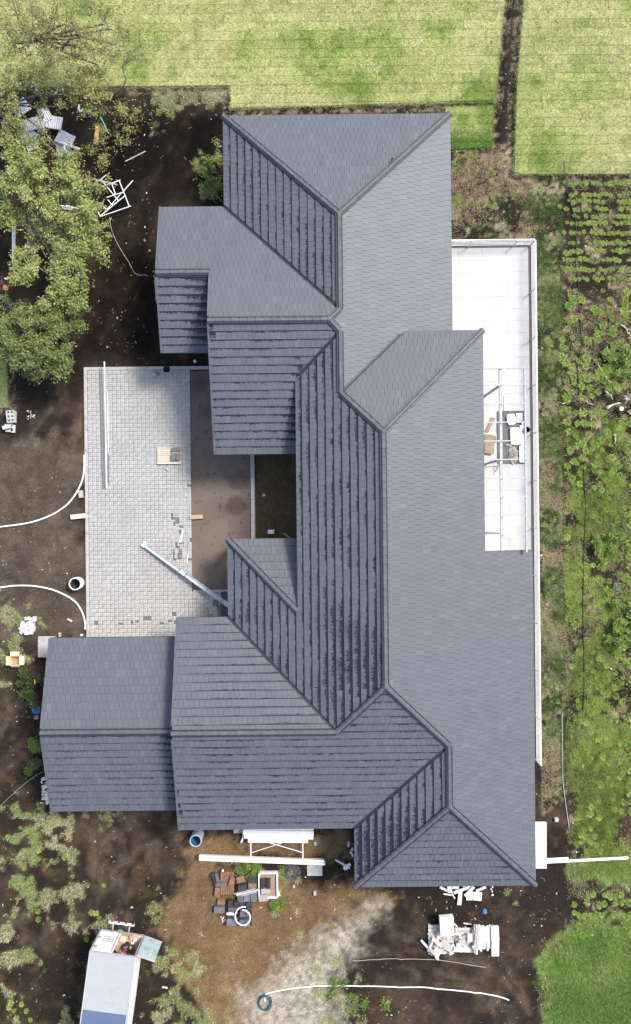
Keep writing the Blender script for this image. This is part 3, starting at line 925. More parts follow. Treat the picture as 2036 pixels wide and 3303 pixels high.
# ------------------------------------------------------------------ the house
def tile_mat(name, single):
    m, nt, b = new_mat(name)
    L = nt.links.new
    at = nd(nt, 'ShaderNodeAttribute', attribute_name='Col')
    sp = nd(nt, 'ShaderNodeSeparateColor')
    L(at.outputs['Color'], sp.inputs[0])
    if single:
        oi = nd(nt, 'ShaderNodeObjectInfo')
        so_ = nd(nt, 'ShaderNodeSeparateColor')
        L(oi.outputs['Color'], so_.inputs[0])
        tint, stain_shade = so_.outputs[0], so_.outputs[1]
    else:
        tint, stain_shade = sp.outputs[0], sp.outputs[1]
    vloc = sp.outputs[2]
    geo = nd(nt, 'ShaderNodeNewGeometry')
    n1 = nd(nt, 'ShaderNodeTexNoise', i_Scale=16.0, i_Detail=3.0, i_Roughness=0.6)
    L(geo.outputs['Position'], n1.inputs['Vector'])
    n2 = nd(nt, 'ShaderNodeTexNoise', i_Scale=0.7, i_Detail=4.0)
    L(geo.outputs['Position'], n2.inputs['Vector'])
    # edge of run-off stains and painted butt shadow: v > 1 - stain * f(noise)
    ma = nd(nt, 'ShaderNodeMapRange')
    ma.inputs['From Min'].default_value = 0.40
    ma.inputs['From Max'].default_value = 0.74
    L(n1.outputs['Fac'], ma.inputs['Value'])
    mb = nd(nt, 'ShaderNodeMapRange')
    mb.inputs['From Min'].default_value = 0.38
    mb.inputs['From Max'].default_value = 0.62
    L(n2.outputs['Fac'], mb.inputs['Value'])
    mm = nd(nt, 'ShaderNodeMath', operation='MULTIPLY')
    sx = nd(nt, 'ShaderNodeMath', operation='SUBTRACT', use_clamp=True)
    sx.inputs[1].default_value = 0.85
    L(stain_shade, sx.inputs[0])
    mxx = nd(nt, 'ShaderNodeMath', operation='MAXIMUM')
    L(sx.outputs[0], mxx.inputs[0]); L(mb.outputs[0], mxx.inputs[1])
    L(ma.outputs[0], mm.inputs[0]); L(mxx.outputs[0], mm.inputs[1])
    m2 = nd(nt, 'ShaderNodeMath', operation='MULTIPLY')
    mo = nd(nt, 'ShaderNodeMath', operation='MULTIPLY_ADD')
    mo.inputs[1].default_value = 0.85
    mo.inputs[2].default_value = 0.27  # constant dark band at each lap: butt shadow painted into the colour
    L(mm.outputs[0], mo.inputs[0]); L(mo.outputs[0], m2.inputs[0]); L(stain_shade, m2.inputs[1])
    ad = nd(nt, 'ShaderNodeMath', operation='ADD')
    L(m2.outputs[0], ad.inputs[0]); L(vloc, ad.inputs[1])
    th = nd(nt, 'ShaderNodeMapRange', interpolation_type='SMOOTHSTEP')
    th.inputs['From Min'].default_value = 1.00
    th.inputs['From Max'].default_value = 1.06
    L(ad.outputs[0], th.inputs['Value'])
    base = ramp(nt, [(0.0, (0.060, 0.067, 0.081)), (0.5, (0.090, 0.098, 0.113)), (1.0, (0.126, 0.134, 0.150))])
    n3 = nd(nt, 'ShaderNodeTexNoise', i_Scale=38.0, i_Detail=4.0)
    L(geo.outputs['Position'], n3.inputs['Vector'])
    mt = nd(nt, 'ShaderNodeMath', operation='MULTIPLY_ADD')
    mt.inputs[1].default_value = 0.3
    L(n3.outputs['Fac'], mt.inputs[0]); L(tint, mt.inputs[2])
    ms = nd(nt, 'ShaderNodeMath', operation='SUBTRACT')
    ms.inputs[1].default_value = 0.15
    L(mt.outputs[0], ms.inputs[0])
    L(ms.outputs[0], base.inputs[0])
    mx = nd(nt, 'ShaderNodeMix', data_type='RGBA')
    L(th.outputs[0], mx.inputs[0])
    L(base.outputs[0], mx.inputs[6])
    mx.inputs[7].default_value = (0.013, 0.015, 0.022, 1)  # one dark colour for run-off stains and the painted butt shadow
    # pale scuffs and lime runs
    n5 = nd(nt, 'ShaderNodeTexNoise', i_Scale=1.3, i_Detail=2.0)
    L(geo.outputs['Position'], n5.inputs['Vector'])
    n6 = nd(nt, 'ShaderNodeTexNoise', i_Scale=9.0, i_Detail=4.0, i_Roughness=0.7)
    L(geo.outputs['Position'], n6.inputs['Vector'])
    q5 = nd(nt, 'ShaderNodeMapRange'); q5.inputs['From Min'].default_value = 0.60; q5.inputs['From Max'].default_value = 0.72
    L(n5.outputs['Fac'], q5.inputs['Value'])
    q6 = nd(nt, 'ShaderNodeMapRange'); q6.inputs['From Min'].default_value = 0.62; q6.inputs['From Max'].default_value = 0.70
    L(n6.outputs['Fac'], q6.inputs['Value'])
    q7 = nd(nt, 'ShaderNodeMath', operation='MULTIPLY'); L(q5.outputs[0], q7.inputs[0]); L(q6.outputs[0], q7.inputs[1])
    q8 = nd(nt, 'ShaderNodeMath', operation='MULTIPLY'); q8.inputs[1].default_value = 0.5; L(q7.outputs[0], q8.inputs[0])
    my = nd(nt, 'ShaderNodeMix', data_type='RGBA')
    L(q8.outputs[0], my.inputs[0]); L(mx.outputs[2], my.inputs[6])
    my.inputs[7].default_value = (0.28, 0.29, 0.31, 1)
    L(my.outputs[2], b.inputs['Base Color'])
    b.inputs['Roughness'].default_value = 0.54
    b.inputs['Specular IOR Level'].default_value = 0.36
    bp = nd(nt, 'ShaderNodeBump', i_Strength=0.12, i_Distance=0.01)
    L(n3.outputs['Fac'], bp.inputs['Height'])
    L(bp.outputs[0], b.inputs['Normal'])
tile_mat('roof_many', False)
tile_mat('roof_single', True)

house = empty('house', (1.0, 0.0, 0.0), 'large grey tiled house with hipped roof wings, seen from above', 'house')
hog = ORG[house.name]
xw, xe1, xe2, yn1, ynw, ysw, yn2 = -4.08, 6.40, 9.97, 18.30, 14.12, 2.69, 10.46
ynp, yn3, ys3, ys4, xw3 = -1.20, -4.79, -14.58, -17.30, 1.63
xcw, xce, ycn, yext = -0.845, 7.63, 8.125, -1.84
xb, xg1, xg3, ysb = -7.0, -4.6, -6.42, 7.40
gx0, gx1, gyn, gys, ge = -12.5, -6.2, -5.77, -13.9, 2.1
r1 = (xw + xe1) / 2; h1 = r1 - xw
r2 = (xw + xe2) / 2; h2 = r2 - xw
r3 = (xw3 + xe2) / 2; h3 = r3 - xw3
A, B, R1 = (xw, yn1), (xe1, yn1), (r1, yn1 - h1)
V1, V1b = (xw, ynw), (r1, ynw - h1)
yk = (ynw + ysw) / 2; hk = ynw - yk
K = (xe1 - hk, yk)
V1c = (r1, ysw + h1)
T_ = (r1, yn2 - h1)
Vn = (xe1 - (yn2 - ycn), ycn)
Q = (r2, yn2 - h2)
U = (r2, ys3 + h2)
yg = (yn3 + ys3) / 2; hg = yn3 - yg
G_ = (xw + hg, yg)
H1 = (xcw, ynp - (xcw - xw))
J = (r3, ys3 + h3)
L_ = (r3, ys4 + h3)
SE, SW = (xe2, ys4), (xw3, ys4)
Vs = (xw3, ys3)
V2 = (xcw, ysw + (xcw - xw))
NE2 = (xce, ycn)
bY = (ynw + ysb) / 2
gY = (gyn + gys) / 2
vx = -0.6; vy = ysw + (vx - xw)
def zpl(kind, line, e):
    if kind == 'W': return lambda x, y: e + tt * (x - line)
    if kind == 'E': return lambda x, y: e + tt * (line - x)
    if kind == 'N': return lambda x, y: e + tt * (line - y)
    return lambda x, y: e + tt * (y - line)
# slope: kind, eave line, eave height, strength of stains and painted butt shadow, tint, pieces [(polygon, valley edges)], s of the first course
slopes = [
    ('N', yn1, e0, 0.0, 0.56, [([A, B, R1], [])], 0),
    ('W', xw, e0, 0.70, 0.56, [([A, R1, V1b, V1], [(V1, V1b)])], 0),
    ('N', ynw, e0, 0.0, 0.56, [([(xb, bY), (xg1, bY), (xg1, ynw), (xb, ynw)], []), ([(xg1, ynw), V1, V1b, K, (xg1, yk)], [(V1, V1b)])], 0),
    ('S', ysb, e0, 0.50, 0.56, [([(xb, ysb), (xg1 + .05, ysb), (xg1 + .05, bY), (xb, bY)], [])], 0),
    ('S', ysw, e0, 0.45, 0.56, [([(xg1, ysw), (vx, ysw), (vx, vy), (xg1, vy)], []), ([(xg1, vy), (vx, vy), V1c, K, (xg1, yk)], [(V2, V1c)])], 0),
    ('E', xe1, e0, 0.0, 0.56, [([B, R1, V1b, (xe1, V1b[1])], []), ([V1b, K, V1c, (xe1, V1c[1]), (xe1, V1b[1])], []), ([V1c, (xe1 - (yn2 - V1c[1]), V1c[1]), T_], [(T_, Vn)])], 0),
    ('W', xw, e0, 0.85, 0.56, [([(xcw, T_[1]), V2, V1c, T_], [(V2, V1c)]), ([(xcw, Q[1]), (xcw, T_[1]), T_, Q], []), ([(xcw, H1[1]), (r2, H1[1]), (r2, Q[1]), (xcw, Q[1])], []),
                              ([(xw, ynp), H1, (xw, H1[1])], []), ([(xw, H1[1]), (r2, H1[1]), U, G_, (xw, yn3)], [((xw, yn3), G_)])], 0),
    ('N', ynp, e0, 0.18, 0.56, [([(xw, ynp), (-0.70, ynp), (-0.70, H1[1] - 0.145)], [])], 0),
    ('N', yn2 - (yn2 - ycn), e0 + tt * (yn2 - ycn), 0.0, 0.56, [([T_, Vn, NE2, Q], [(T_, Vn)])], 0),
    ('E', xe2, e0, 0.0, 0.56, [([NE2, Q, (r2, yext), (xce, yext)], []), ([(xe2, yext), (r2, yext), U, J, (xe2, J[1])], []), ([J, L_, SE, (xe2, J[1])], [])], 0),
    ('S', ys3, e0, 0.50, 0.56, [([G_, U, (U[0] + (U[1] - yg), yg)], []), ([(xg3, yg), (U[0] + (U[1] - yg), yg), J, Vs, (xg3, ys3)], [(Vs, J)])], 0),
    ('N', yn3, e0, 0.16, 0.56, [([(xg3, yn3), (xw, yn3), G_, (xg3, yg)], [((xw, yn3), G_)])], 0),
    ('W', xw3, e0, 0.85, 0.56, [([Vs, J, L_, SW], [(Vs, J)])], 0),
    ('S', ys4, e0, 0.45, 0.56, [([SW, SE, L_], [])], 0),
    ('N', gyn, ge, 0.08, 0.56, [([(gx0, gyn), (gx1, gyn), (gx1, gY), (gx0, gY)], [])], 0),
    ('S', gys, ge, 0.42, 0.56, [([(gx0, gys), (gx1, gys), (gx1, gY), (gx0, gY)], [])], 0),
]
GP, TWD = 0.352, 0.238
def wet(x, y, kind):
    """run-off stains: below the eaves and gables that drip on lower slopes"""
    s = 0.0
    if kind == 'S' and xg1 < x < vx and ysw < y < vy + 0.6:
        s = max(s, 1.5 * max(0, 1 - (vx - x) / (0.45 + 0.9 * (vy - y) / 3.5)))
    if kind == 'S' and xb < x < xg1 + .1 and ysb < y < bY - 0.4:
        s = max(s, 1.6 * max(0, 1 - (xg1 - x) / 1.5))
    if x > gx0 and x < xg3 and gys < y < gY - 0.3 and kind == 'S':
        s = max(s, 1.5 * max(0, 1 - (xg3 - x) / 0.9))
    if kind == 'W' and x < r2 and -9.5 < y < -3.5 and x > -0.3: s = max(s, 0.75 * max(0, 1 - abs(y + 6.8) / 3.0) * min(1, (x + 0.3) / 1.5))
    if kind == 'W' and y < -13.4: s = max(s, 0.9 * min(1, (-13.4 - y) / 1.6))
    if kind == 'N' and y < -5 and xg3 < x < 1: s = max(s, 0.32 * min(1, (x - xg3) / 3.5))
    return s
def build_roof():
    deck = MB()
    for kind, line, e, st, ti, pieces, s0 in slopes:
        zf = zpl(kind, line, e)
        for poly, _ in pieces:
            deck.prism(poly, lambda x, y: zf(x, y) - 0.15, lambda x, y: zf(x, y) + 0.001)
    roof = deck.build('roof', 'fascia', house)
    V, Fc, Cc = [], [], []
    full = []
    for kind, line, e, st, ti, pieces, s0 in slopes:
        zf = zpl(kind, line, e)
        to_s = {'W': lambda x, y: x - line, 'E': lambda x, y: line - x, 'N': lambda x, y: line - y, 'S': lambda x, y: y - line}[kind]
        def to_xy(w, s):
            if kind == 'W': return (line + s, w)
            if kind == 'E': return (line - s, w)
            if kind == 'N': return (w, line - s)
            return (w, line + s)
        for poly, valleys in pieces:
            ss = [to_s(*p) for p in poly]
            ws = [p[1] if kind in 'WE' else p[0] for p in poly]
            cx, cy = sum(p[0] for p in poly) / len(poly), sum(p[1] for p in poly) / len(poly)
            smin, smax, wmin, wmax = min(ss), max(ss), min(ws), max(ws)
            r = max(0, int(math.floor(smin / GP)))
            while r * GP < smax - 0.02:
                sa = r * GP - (0.03 if r == 0 else 0)
                sb = (r + 1) * GP + 0.03
                rnd = random.Random(r * 31 + int(line * 100))
                off = (r % 2) * TWD / 2 + rnd.uniform(-.02, .02)
                i = int(math.floor((wmin - off) / TWD))
                while i * TWD + off < wmax:
                    rt = random.Random(r * 7919 + i * 104729 + int(line * 57))
                    wa, wb = i * TWD + off + 0.005, (i + 1) * TWD + off - 0.005
                    i += 1
                    rect = [to_xy(wa, sa), to_xy(wb, sa), to_xy(wb, sb), to_xy(wa, sb)]
                    # the eave course hangs over a little
                    pol2 = poly
                    c = clip_convex(rect, pol2) if r > 0 else clip_convex([to_xy(wa, max(sa, -0.03) + 0.03), to_xy(wb, 0.0), to_xy(wb, sb), to_xy(wa, sb)], pol2)
                    for (p, q) in valleys:
                        if len(c) < 3: break
                        nx_, ny_ = q[1] - p[1], -(q[0] - p[0])
                        l = math.hypot(nx_, ny_)
                        nx_, ny_ = nx_ / l, ny_ / l
                        d0 = nx_ * p[0] + ny_ * p[1]
                        if nx_ * cx + ny_ * cy > d0: nx_, ny_, d0 = -nx_, -ny_, -d0
                        c = clip_poly(c, nx_, ny_, d0 - 0.075)
                    if len(c) < 3: continue
                    ar = abs(poly_area(c))
                    if ar < 0.0012: continue
                    if poly_area(c) < 0: c = c[::-1]
                    tint = min(1, max(0, ti + rt.gauss(0, 0.055) + (0.16 if rt.random() < 0.03 else 0)))
                    stain_shade = min(1.6, st * rt.uniform(0.6, 1.15) + wet(cx if False else c[0][0], c[0][1], kind))
                    lift = rt.uniform(-.002, .003)
                    isfull = ar > (wb - wa) * (sb - max(sa, 0)) * 0.995 and r > 0
                    if isfull:
                        ctr = to_xy((wa + wb) / 2, sa)
                        zc = zf(*ctr)
                        pz = zf(*to_xy(wa, sb))
                        pp = [to_px(x, y, zf(x, y)) for x, y in rect]
                        full.append((abs(poly_area(pp)), len(V), len(Fc), kind, (wa + wb) / 2, sa, ctr, zc, tint, stain_shade, lift))
                    o, n = len(V), len(c)
                    for dz in (-0.02, 0.0):
                        for (x, y) in c:
                            vl = (to_s(x, y) - r * GP) / GP
                            V.append((x, y, zf(x, y) + 0.046 - 0.030 * vl + lift + dz))
                            Cc.append((tint, stain_shade, vl))
                    Fc.append((tuple(range(o + n, o + 2 * n)), isfull))
                    for k in range(n):
                        Fc.append(((o + k, o + (k + 1) % n, o + n + (k + 1) % n, o + n + k), isfull))
                r += 1
    full.sort(key=lambda t: -t[0])
    # the 300 tiles that show largest are objects of their own
    lv = []
    for dz in (-0.02, 0.0):
        for (w, s) in ((-TWD / 2 + .005, 0), (TWD / 2 - .005, 0), (TWD / 2 - .005, GP + .03), (-TWD / 2 + .005, GP + .03)):
            lv.append((w, s, tt * s + 0.046 - 0.030 * s / GP + dz, s / GP))
    singles = full[:300]
    drop = set()
    for t in singles:
        for k in range(5): drop.add(t[2] + k)
    me1 = bpy.data.meshes.new('roof_tile')
    me1.from_pydata([v[:3] for v in lv], [], [(4, 5, 6, 7), (0, 1, 5, 4), (1, 2, 6, 5), (2, 3, 7, 6), (3, 0, 4, 7)])
    me1.update()
    cc = np.ones((8, 4), np.float32)
    cc[:, 2] = [v[3] for v in lv]
    me1.attributes.new('Col', 'FLOAT_COLOR', 'POINT').data.foreach_set('color', cc.ravel())
    ang = {'S': 0.0, 'N': math.pi, 'E': math.pi / 2, 'W': -math.pi / 2}
    for t in singles:
        o = link('roof_tile', me1, 'roof_single', roof)
        o.location = (t[6][0] - hog[0], t[6][1] - hog[1], t[7] + t[10] - hog[2])
        o.rotation_euler = (0, 0, ang[t[3]])
        o.color = (t[8], t[9], 0, 1)
    used = [f for k, (f, _) in enumerate(Fc) if k not in drop]
    idx = np.unique(np.concatenate([np.array(f) for f in used]))
    remap = np.full(len(V), -1)
    remap[idx] = np.arange(len(idx))
    Va, Ca = np.array(V)[idx] - np.array(hog), np.array(Cc)[idx]
    me = bpy.data.meshes.new('roof_tiles')
    me.from_pydata(Va.tolist(), [], [tuple(int(remap[i]) for i in f) for f in used])
    me.update()
    c4 = np.ones((len(Va), 4), np.float32)
    c4[:, :3] = Ca
    me.attributes.new('Col', 'FLOAT_COLOR', 'POINT').data.foreach_set('color', c4.ravel())
    tag(link('roof_tiles', me, 'roof_many', roof), kind='stuff')
    # ridge and hip caps
    prof = [(-.125, -.070), (-.108, -0.008), (-.045, .072), (.045, .072), (.108, -0.008), (.125, -.070)]
    CL = 0.40
    cv = [(0.0, y * 1.06, z + .02) for y, z in prof] + [(CL, y * 0.94, z - .004) for y, z in prof]
    cf = [(i, i + 1, i + 7, i + 6) for i in range(5)] + [tuple(range(6))[::-1], tuple(range(6, 12))]
    cme = bpy.data.meshes.new('ridge_cap')
    cme.from_pydata(cv, [], cf)
    cme.update()
    def zr(p):
        return max(z for z in ridge_z[p]) if p in ridge_z else e0
    zW, zE1, zE2 = zpl('W', xw, e0), zpl('E', xe1, e0), zpl('E', xe2, e0)
    segs = [(A, R1, zW, zW), (B, R1, zE1, zE1), (R1, V1b, zW, zW), (V1b, K, zE1, zE1), (V1c, K, zE1, zE1), (V1c, T_, zW, zW), (T_, Q, zW, zW), (NE2, Q, zE2, zE2), (U, Q, zW, zW),
            (G_, U, zW, zW), ((xg3 - .03, yg), G_, lambda x, y: e0 + tt * hg, None), (J, U, zE2, zE2), (J, L_, zE2, zE2), (SE, L_, zE2, zE2), (SW, L_, zpl('W', xw3, e0), None),
            ((xg1 - .03, yk), K, lambda x, y: e0 + tt * hk, None), ((xb - .03, bY), (xg1 + .02, bY), lambda x, y: e0 + tt * (ynw - bY), None),
            ((gx0 - .03, gY), (gx1, gY), lambda x, y: ge + tt * (gyn - gY), None), ((xw, ynp), H1, zW, None)]
    for p, q, zf, _ in segs:
        a = Vector((p[0], p[1], zf(*p) + 0.045))
        b = Vector((q[0], q[1], zf(*q) + 0.045))
        d = b - a
        x = d.normalized()
        y = Vector((0, 0, 1)).cross(x).normalized()
        z = x.cross(y)
        n = max(1, round(d.length / 0.355))
        um = MB()
        um.box((a + b) / 2 + z * -0.012, (d.length - 0.04, 0.305, 0.05), M=Matrix((x, y, z)).transposed())
        um.build('ridge_underlay', 'dark_trim', roof)
        for k in range(n):
            o = link('ridge_cap', cme, 'ridge', roof)
            M = Matrix((x, y, z)).transposed().to_4x4()
            M.translation = a + d * (k / n) - hog + z * random.uniform(-.002, .002)
            if k == n - 1 and d.length > 1.0:
                M = M @ Matrix.Scale(0.85, 4, (1, 0, 0))
            o.matrix_local = M @ Matrix.Rotation(random.uniform(-.006, .006), 4, 'Z')
    for p, zf in ((R1, zW), (Q, zW), (U, zW), (L_, zE2), (K, zE1)):
        m = MB()
        z0 = zf(*p) + 0.05
        m.lathe((p[0], p[1], z0), [(0.18, -0.07), (0.16, 0.0), (0.08, 0.08), (0.0, 0.095)], 6)
        m.build('apex_cap', 'ridge', roof)
    # narrow verge tiles along the gables
    for (x, zf, y0, y1, sgn) in ((xb, zpl('N', ynw, e0), bY, ynw, 1), (xb, zpl('S', ysb, e0), ysb, bY, -1), (xg1, zpl('N', ynw, e0), yk, bY, 1), (xg1, zpl('S', ysw, e0), ysw, yk, -1),
                                 (xg3, zpl('N', yn3, e0), yg, yn3, 1), (xg3, zpl('S', ys3, e0), ys3, yg, -1), (gx0, zpl('N', gyn, ge), gY, gyn, 1), (gx0, zpl('S', gys, ge), gys, gY, -1)):
        n = max(1, int((y1 - y0) / GP))
        for k in range(n):
            ya = (y1 - k * GP) if sgn > 0 else (y0 + k * GP)
            yb = ya - sgn * (GP + 0.02)
            m = MB()
            p0, p1 = Vector((x - 0.012, ya, zf(x, ya) + 0.052)), Vector((x - 0.012, yb, zf(x, yb) + 0.026))
            m.beam(p0, p1, 0.085, 0.07)
            m.build('verge_tile', 'ridge', roof)
    zN3 = zpl('N', yn3, e0)
    for p, q, zf in ((V1, V1b, zW), (V2, V1c, zW), (T_, Vn, zE1), ((xw, yn3), G_, zW), (Vs, J, zpl('W', xw3, e0))):
        a, b = Vector((p[0], p[1], zf(*p) + .006)), Vector((q[0], q[1], zf(*q) + .006))
        d = (b - a); s = Vector((0, 0, 1)).cross(d).normalized() * .085
        u = Vector((0, 0, .085 * tt * .707))
        m = MB()
        m.add([a, b, b + s + u, a + s + u, b - s + u, a - s + u], [(0, 1, 2, 3), (1, 0, 5, 4)])
        m.build('valley_gutter', 'dark_trim', roof)
    # small black vent on the north hip, dripping pipe at the south corner
    m = MB()
    x, y = P(1262, 522, 3.6)
    zz = zpl('N', yn1, e0)(x, y)
    m.tube([(x, y, zz), (x + .01, y + .01, zz + 0.18), (x + 0.05, y + 0.1, zz + 0.24)], 0.03, 8)
    m.build('vent_pipe', 'black_plastic', roof)
    # pale droppings and leaves on the tiles
build_roof()

def build_walls():
    def wall(x0, x1, y0, y1, z1):
        m = MB()
        m.box(((x0 + x1) / 2, (y0 + y1) / 2, (z1 - 0.1) / 2), (x1 - x0, y1 - y0, z1 + 0.1))
        return m.build('wall', 'plaster', house)
    wall(-3.50, 5.80, 7.50, 17.70, 2.72)
    wall(-4.20, -0.10, 3.30, 13.50, 2.73)
    wall(-6.60, -4.21, 8.00, 13.48, 2.71)
    wall(-0.40, 7.10, -7.90, 7.60, 3.40)
    wall(7.11, 9.40, -16.80, -2.30, 2.69)
    wall(-6.00, 2.20, -14.02, -5.30, 2.70)
    wall(2.21, 7.10, -16.78, -7.91, 2.715)
    wall(-12.10, -6.01, -13.40, -6.30, 2.12)
    def gable(x, y0, y1, e):
        m = MB()
        ym = (y0 + y1) / 2
        m.add([(x, y0, e - .3), (x, y1, e - .3), (x, ym, e + tt * (y1 - y0) / 2 - 0.16), (x + .14, y0, e - .3), (x + .14, y1, e - .3), (x + .14, ym, e + tt * (y1 - y0) / 2 - 0.16)],
              [(0, 2, 1), (3, 4, 5), (0, 1, 4, 3), (1, 2, 5, 4), (2, 0, 3, 5)])
        m.build('gable_wall', 'plaster', house)
    gable(-6.61, 7.75, 13.8, e0)
    gable(-4.22, 3.0, 13.8, e0)
    gable(-6.03, -14.3, -5.1, e0)
    gable(-12.11, -13.6, -6.05, ge)
    for (x, y) in ((-3.75, -1.55), (-3.75, -3.6)):
        m = MB()
        m.box((x, y, 1.26), (0.3, 0.3, 2.58))
        m.build('porch_post', 'plaster', house)
    def window(c, w, h, axis, door=False):
        fr, gl = MB(), MB()
        t = 0.05
        def bx(m, u, v, du, dv, th):
            if axis == 'x': m.box((c[0], c[1] + u, c[2] + v), (th, du, dv))
            else: m.box((c[0] + u, c[1], c[2] + v), (du, th, dv))
        bx(fr, 0, h / 2, w + .08, t, .1); bx(fr, 0, -h / 2, w + .08, t, .1)
        for u in (-w / 2, 0, w / 2): bx(fr, u, 0, t, h - .06, .1)
        bx(gl, 0, 0, w, h - .02, .03)
        f = fr.build('door' if door else 'window', 'dark_trim', house)
        gl.build('pane', 'glass', f)
    for y in (5.5, 2.0): window((7.11, y, 1.3), 2.4, 2.2, 'x', True)
    for y in (10.0, 14.5): window((5.81, y, 1.25), 2.0, 2.1, 'x', True)
    for y in (-5, -8.5, -13): window((9.41, y, 1.5), 1.6, 1.3, 'x')
    for x in (-1.5, 2.5): window((x, 17.71, 1.5), 1.6, 1.3, 'y')
    for y in (0.9, 3.0): window((-0.41, y, 1.5), 1.2, 1.4, 'x')
    window((-0.41, -2.6, 1.1), 1.2, 2.1, 'x', True)
    window((-2.3, 3.29, 1.4), 1.8, 1.3, 'y')
    window((-1.0, -14.03, 1.5), 1.8, 1.3, 'y')
    window((4.5, -16.79, 1.5), 1.8, 1.3, 'y')
    m = MB()
    m.box((-9.4, -6.29, 1.0), (4.4, 0.06, 1.95))
    d = m.build('garage_door', 'wood', house)
    for k in range(5):
        m = MB()
        m.box((-9.4, -6.25, 0.25 + k * 0.38), (4.3, 0.03, 0.34))
        m.build('door_panel', 'wood', d)
build_walls()

# ------------------------------------------------------------------ railing round the terrace
def build_railing():
    r = empty('railing', (10.78, 0, TZ), 'white horizontal bar railing along the outer edge of the terrace', 'railing')
    for z in (0.24, 0.42, 0.60, 0.78, 0.98):
        m = MB()
        m.box((10.78, 0.33, z), (0.018 if z < .9 else .045, 25.42, 0.03))
        m.build('rail', 'white_paint', r)
        m = MB()
        m.box((8.05, 13.07, z), (5.38, 0.018 if z < .9 else .045, 0.029))
        m.build('rail', 'white_paint', r)
    ys = [13.02 - k * 2.32 for k in range(11)] + [-12.34]
    for y in ys:
        m = MB()
        m.box((10.74, y, 0.49), (0.03, 0.05, 1.02))
        m.build('post', 'alu', r)
    for x in (9.9, 7.7, 5.6):
        m = MB()
        m.box((x, 13.03, 0.49), (0.05, 0.03, 1.02))
        m.build('post', 'alu', r)
build_railing()
def build_pergola():
    r = empty('pergola', (8.5, 2.3, TZ), 'white steel pergola frame attached to the house over the terrace', 'pergola')
    z = 3.2
    yr = [P(1660, y, z)[1] for y in (1188, 1242, 1302, 1362, 1422, 1482, 1542, 1603, 1663, 1723)]
    for y in yr:
        m = MB()
        m.box((8.46, y, z + 0.03), (2.28, 0.05, 0.05))
        m.build('rafter', 'white_worn', r)
    for x, w in ((8.47, 0.12), (9.585, 0.07)):
        m = MB()
        m.box((x, (yr[0] + yr[-1] - 0.8) / 2, z - 0.06), (w, yr[0] - yr[-1] + 0.85, 0.12))
        m.build('beam', 'white_worn', r)
    for y in (yr[1], yr[5], yr[-1]):
        m = MB()
        m.box((8.47, y, (z - 0.12 + TZ) / 2), (0.09, 0.09, z - 0.12 - TZ))
        m.build('post', 'white_worn', r)
build_pergola()
# ------------------------------------------------------------------ vegetation
def gz(x, y):
    return float(hz(np.array([x]), np.array([y]))[0])
def grow(mb, p, d, length, rad, depth, tips, bend=0.25, split=(2, 3), shrink=0.72, up=0.05, n=6):
    pts, rs = [Vector(p)], [rad]
    cur = Vector(p)
    dd = Vector(d).normalized()
    seg = 4
    for k in range(seg):
        dd = (dd + Vector((random.gauss(0, bend), random.gauss(0, bend), random.gauss(0, bend) + up)) * 0.55).normalized()
        cur = cur + dd * (length / seg)
        pts.append(cur.copy())
        rs.append(rad * (1 - 0.45 * (k + 1) / seg))
        if depth <= 2: tips.append((cur.copy(), dd.copy(), depth))
    mb.tube(pts, rs, n if rad > 0.02 else (4 if rad > 0.008 else 3), caps=False)
    if depth > 0:
        for _ in range(random.randint(*split)):
            a = random.uniform(0, 2 * math.pi)
            sp = random.uniform(0.5, 1.0)
            x = dd.cross(Vector((0.3, 0.2, 0.9))).normalized()
            y = dd.cross(x)
            nd_ = (dd * math.cos(sp) + (x * math.cos(a) + y * math.sin(a)) * math.sin(sp))
            j = random.choice((2, 3, 4))
            grow(mb, pts[j], nd_, length * shrink * random.uniform(0.75, 1.15), rs[j] * 0.7, depth - 1, tips, bend, split, shrink, up * 0.6, n)
def leaves_mesh(C, N, cols, size, aspect=0.5):
    """C (n,3) leaf centres, rhombic leaves, random tilt mostly facing up"""
    n = len(C)
    an = RNG.random(n) * 2 * math.pi
    ti = np.abs(RNG.normal(0.0, 0.55, n))
    ta = RNG.random(n) * 2 * math.pi
    nx, ny, nz = np.sin(ti) * np.cos(ta), np.sin(ti) * np.sin(ta), np.cos(ti)
    Nn = np.stack([nx, ny, nz], -1)
    t = np.stack([np.cos(an), np.sin(an), np.zeros(n)], -1)
    t = t - Nn * (t * Nn).sum(-1, keepdims=True)
    t /= np.linalg.norm(t, axis=-1, keepdims=True) + 1e-9
    b = np.cross(Nn, t)
    s = (size * (0.6 + 0.8 * RNG.random(n)))[:, None]
    V = np.stack([C - t * s, C - b * s * aspect + Nn * s * .12, C + t * s, C + b * s * aspect + Nn * s * .12], 1).reshape(-1, 3)
    return V, np.arange(4 * n).reshape(n, 4), np.repeat(cols, 4, axis=0)
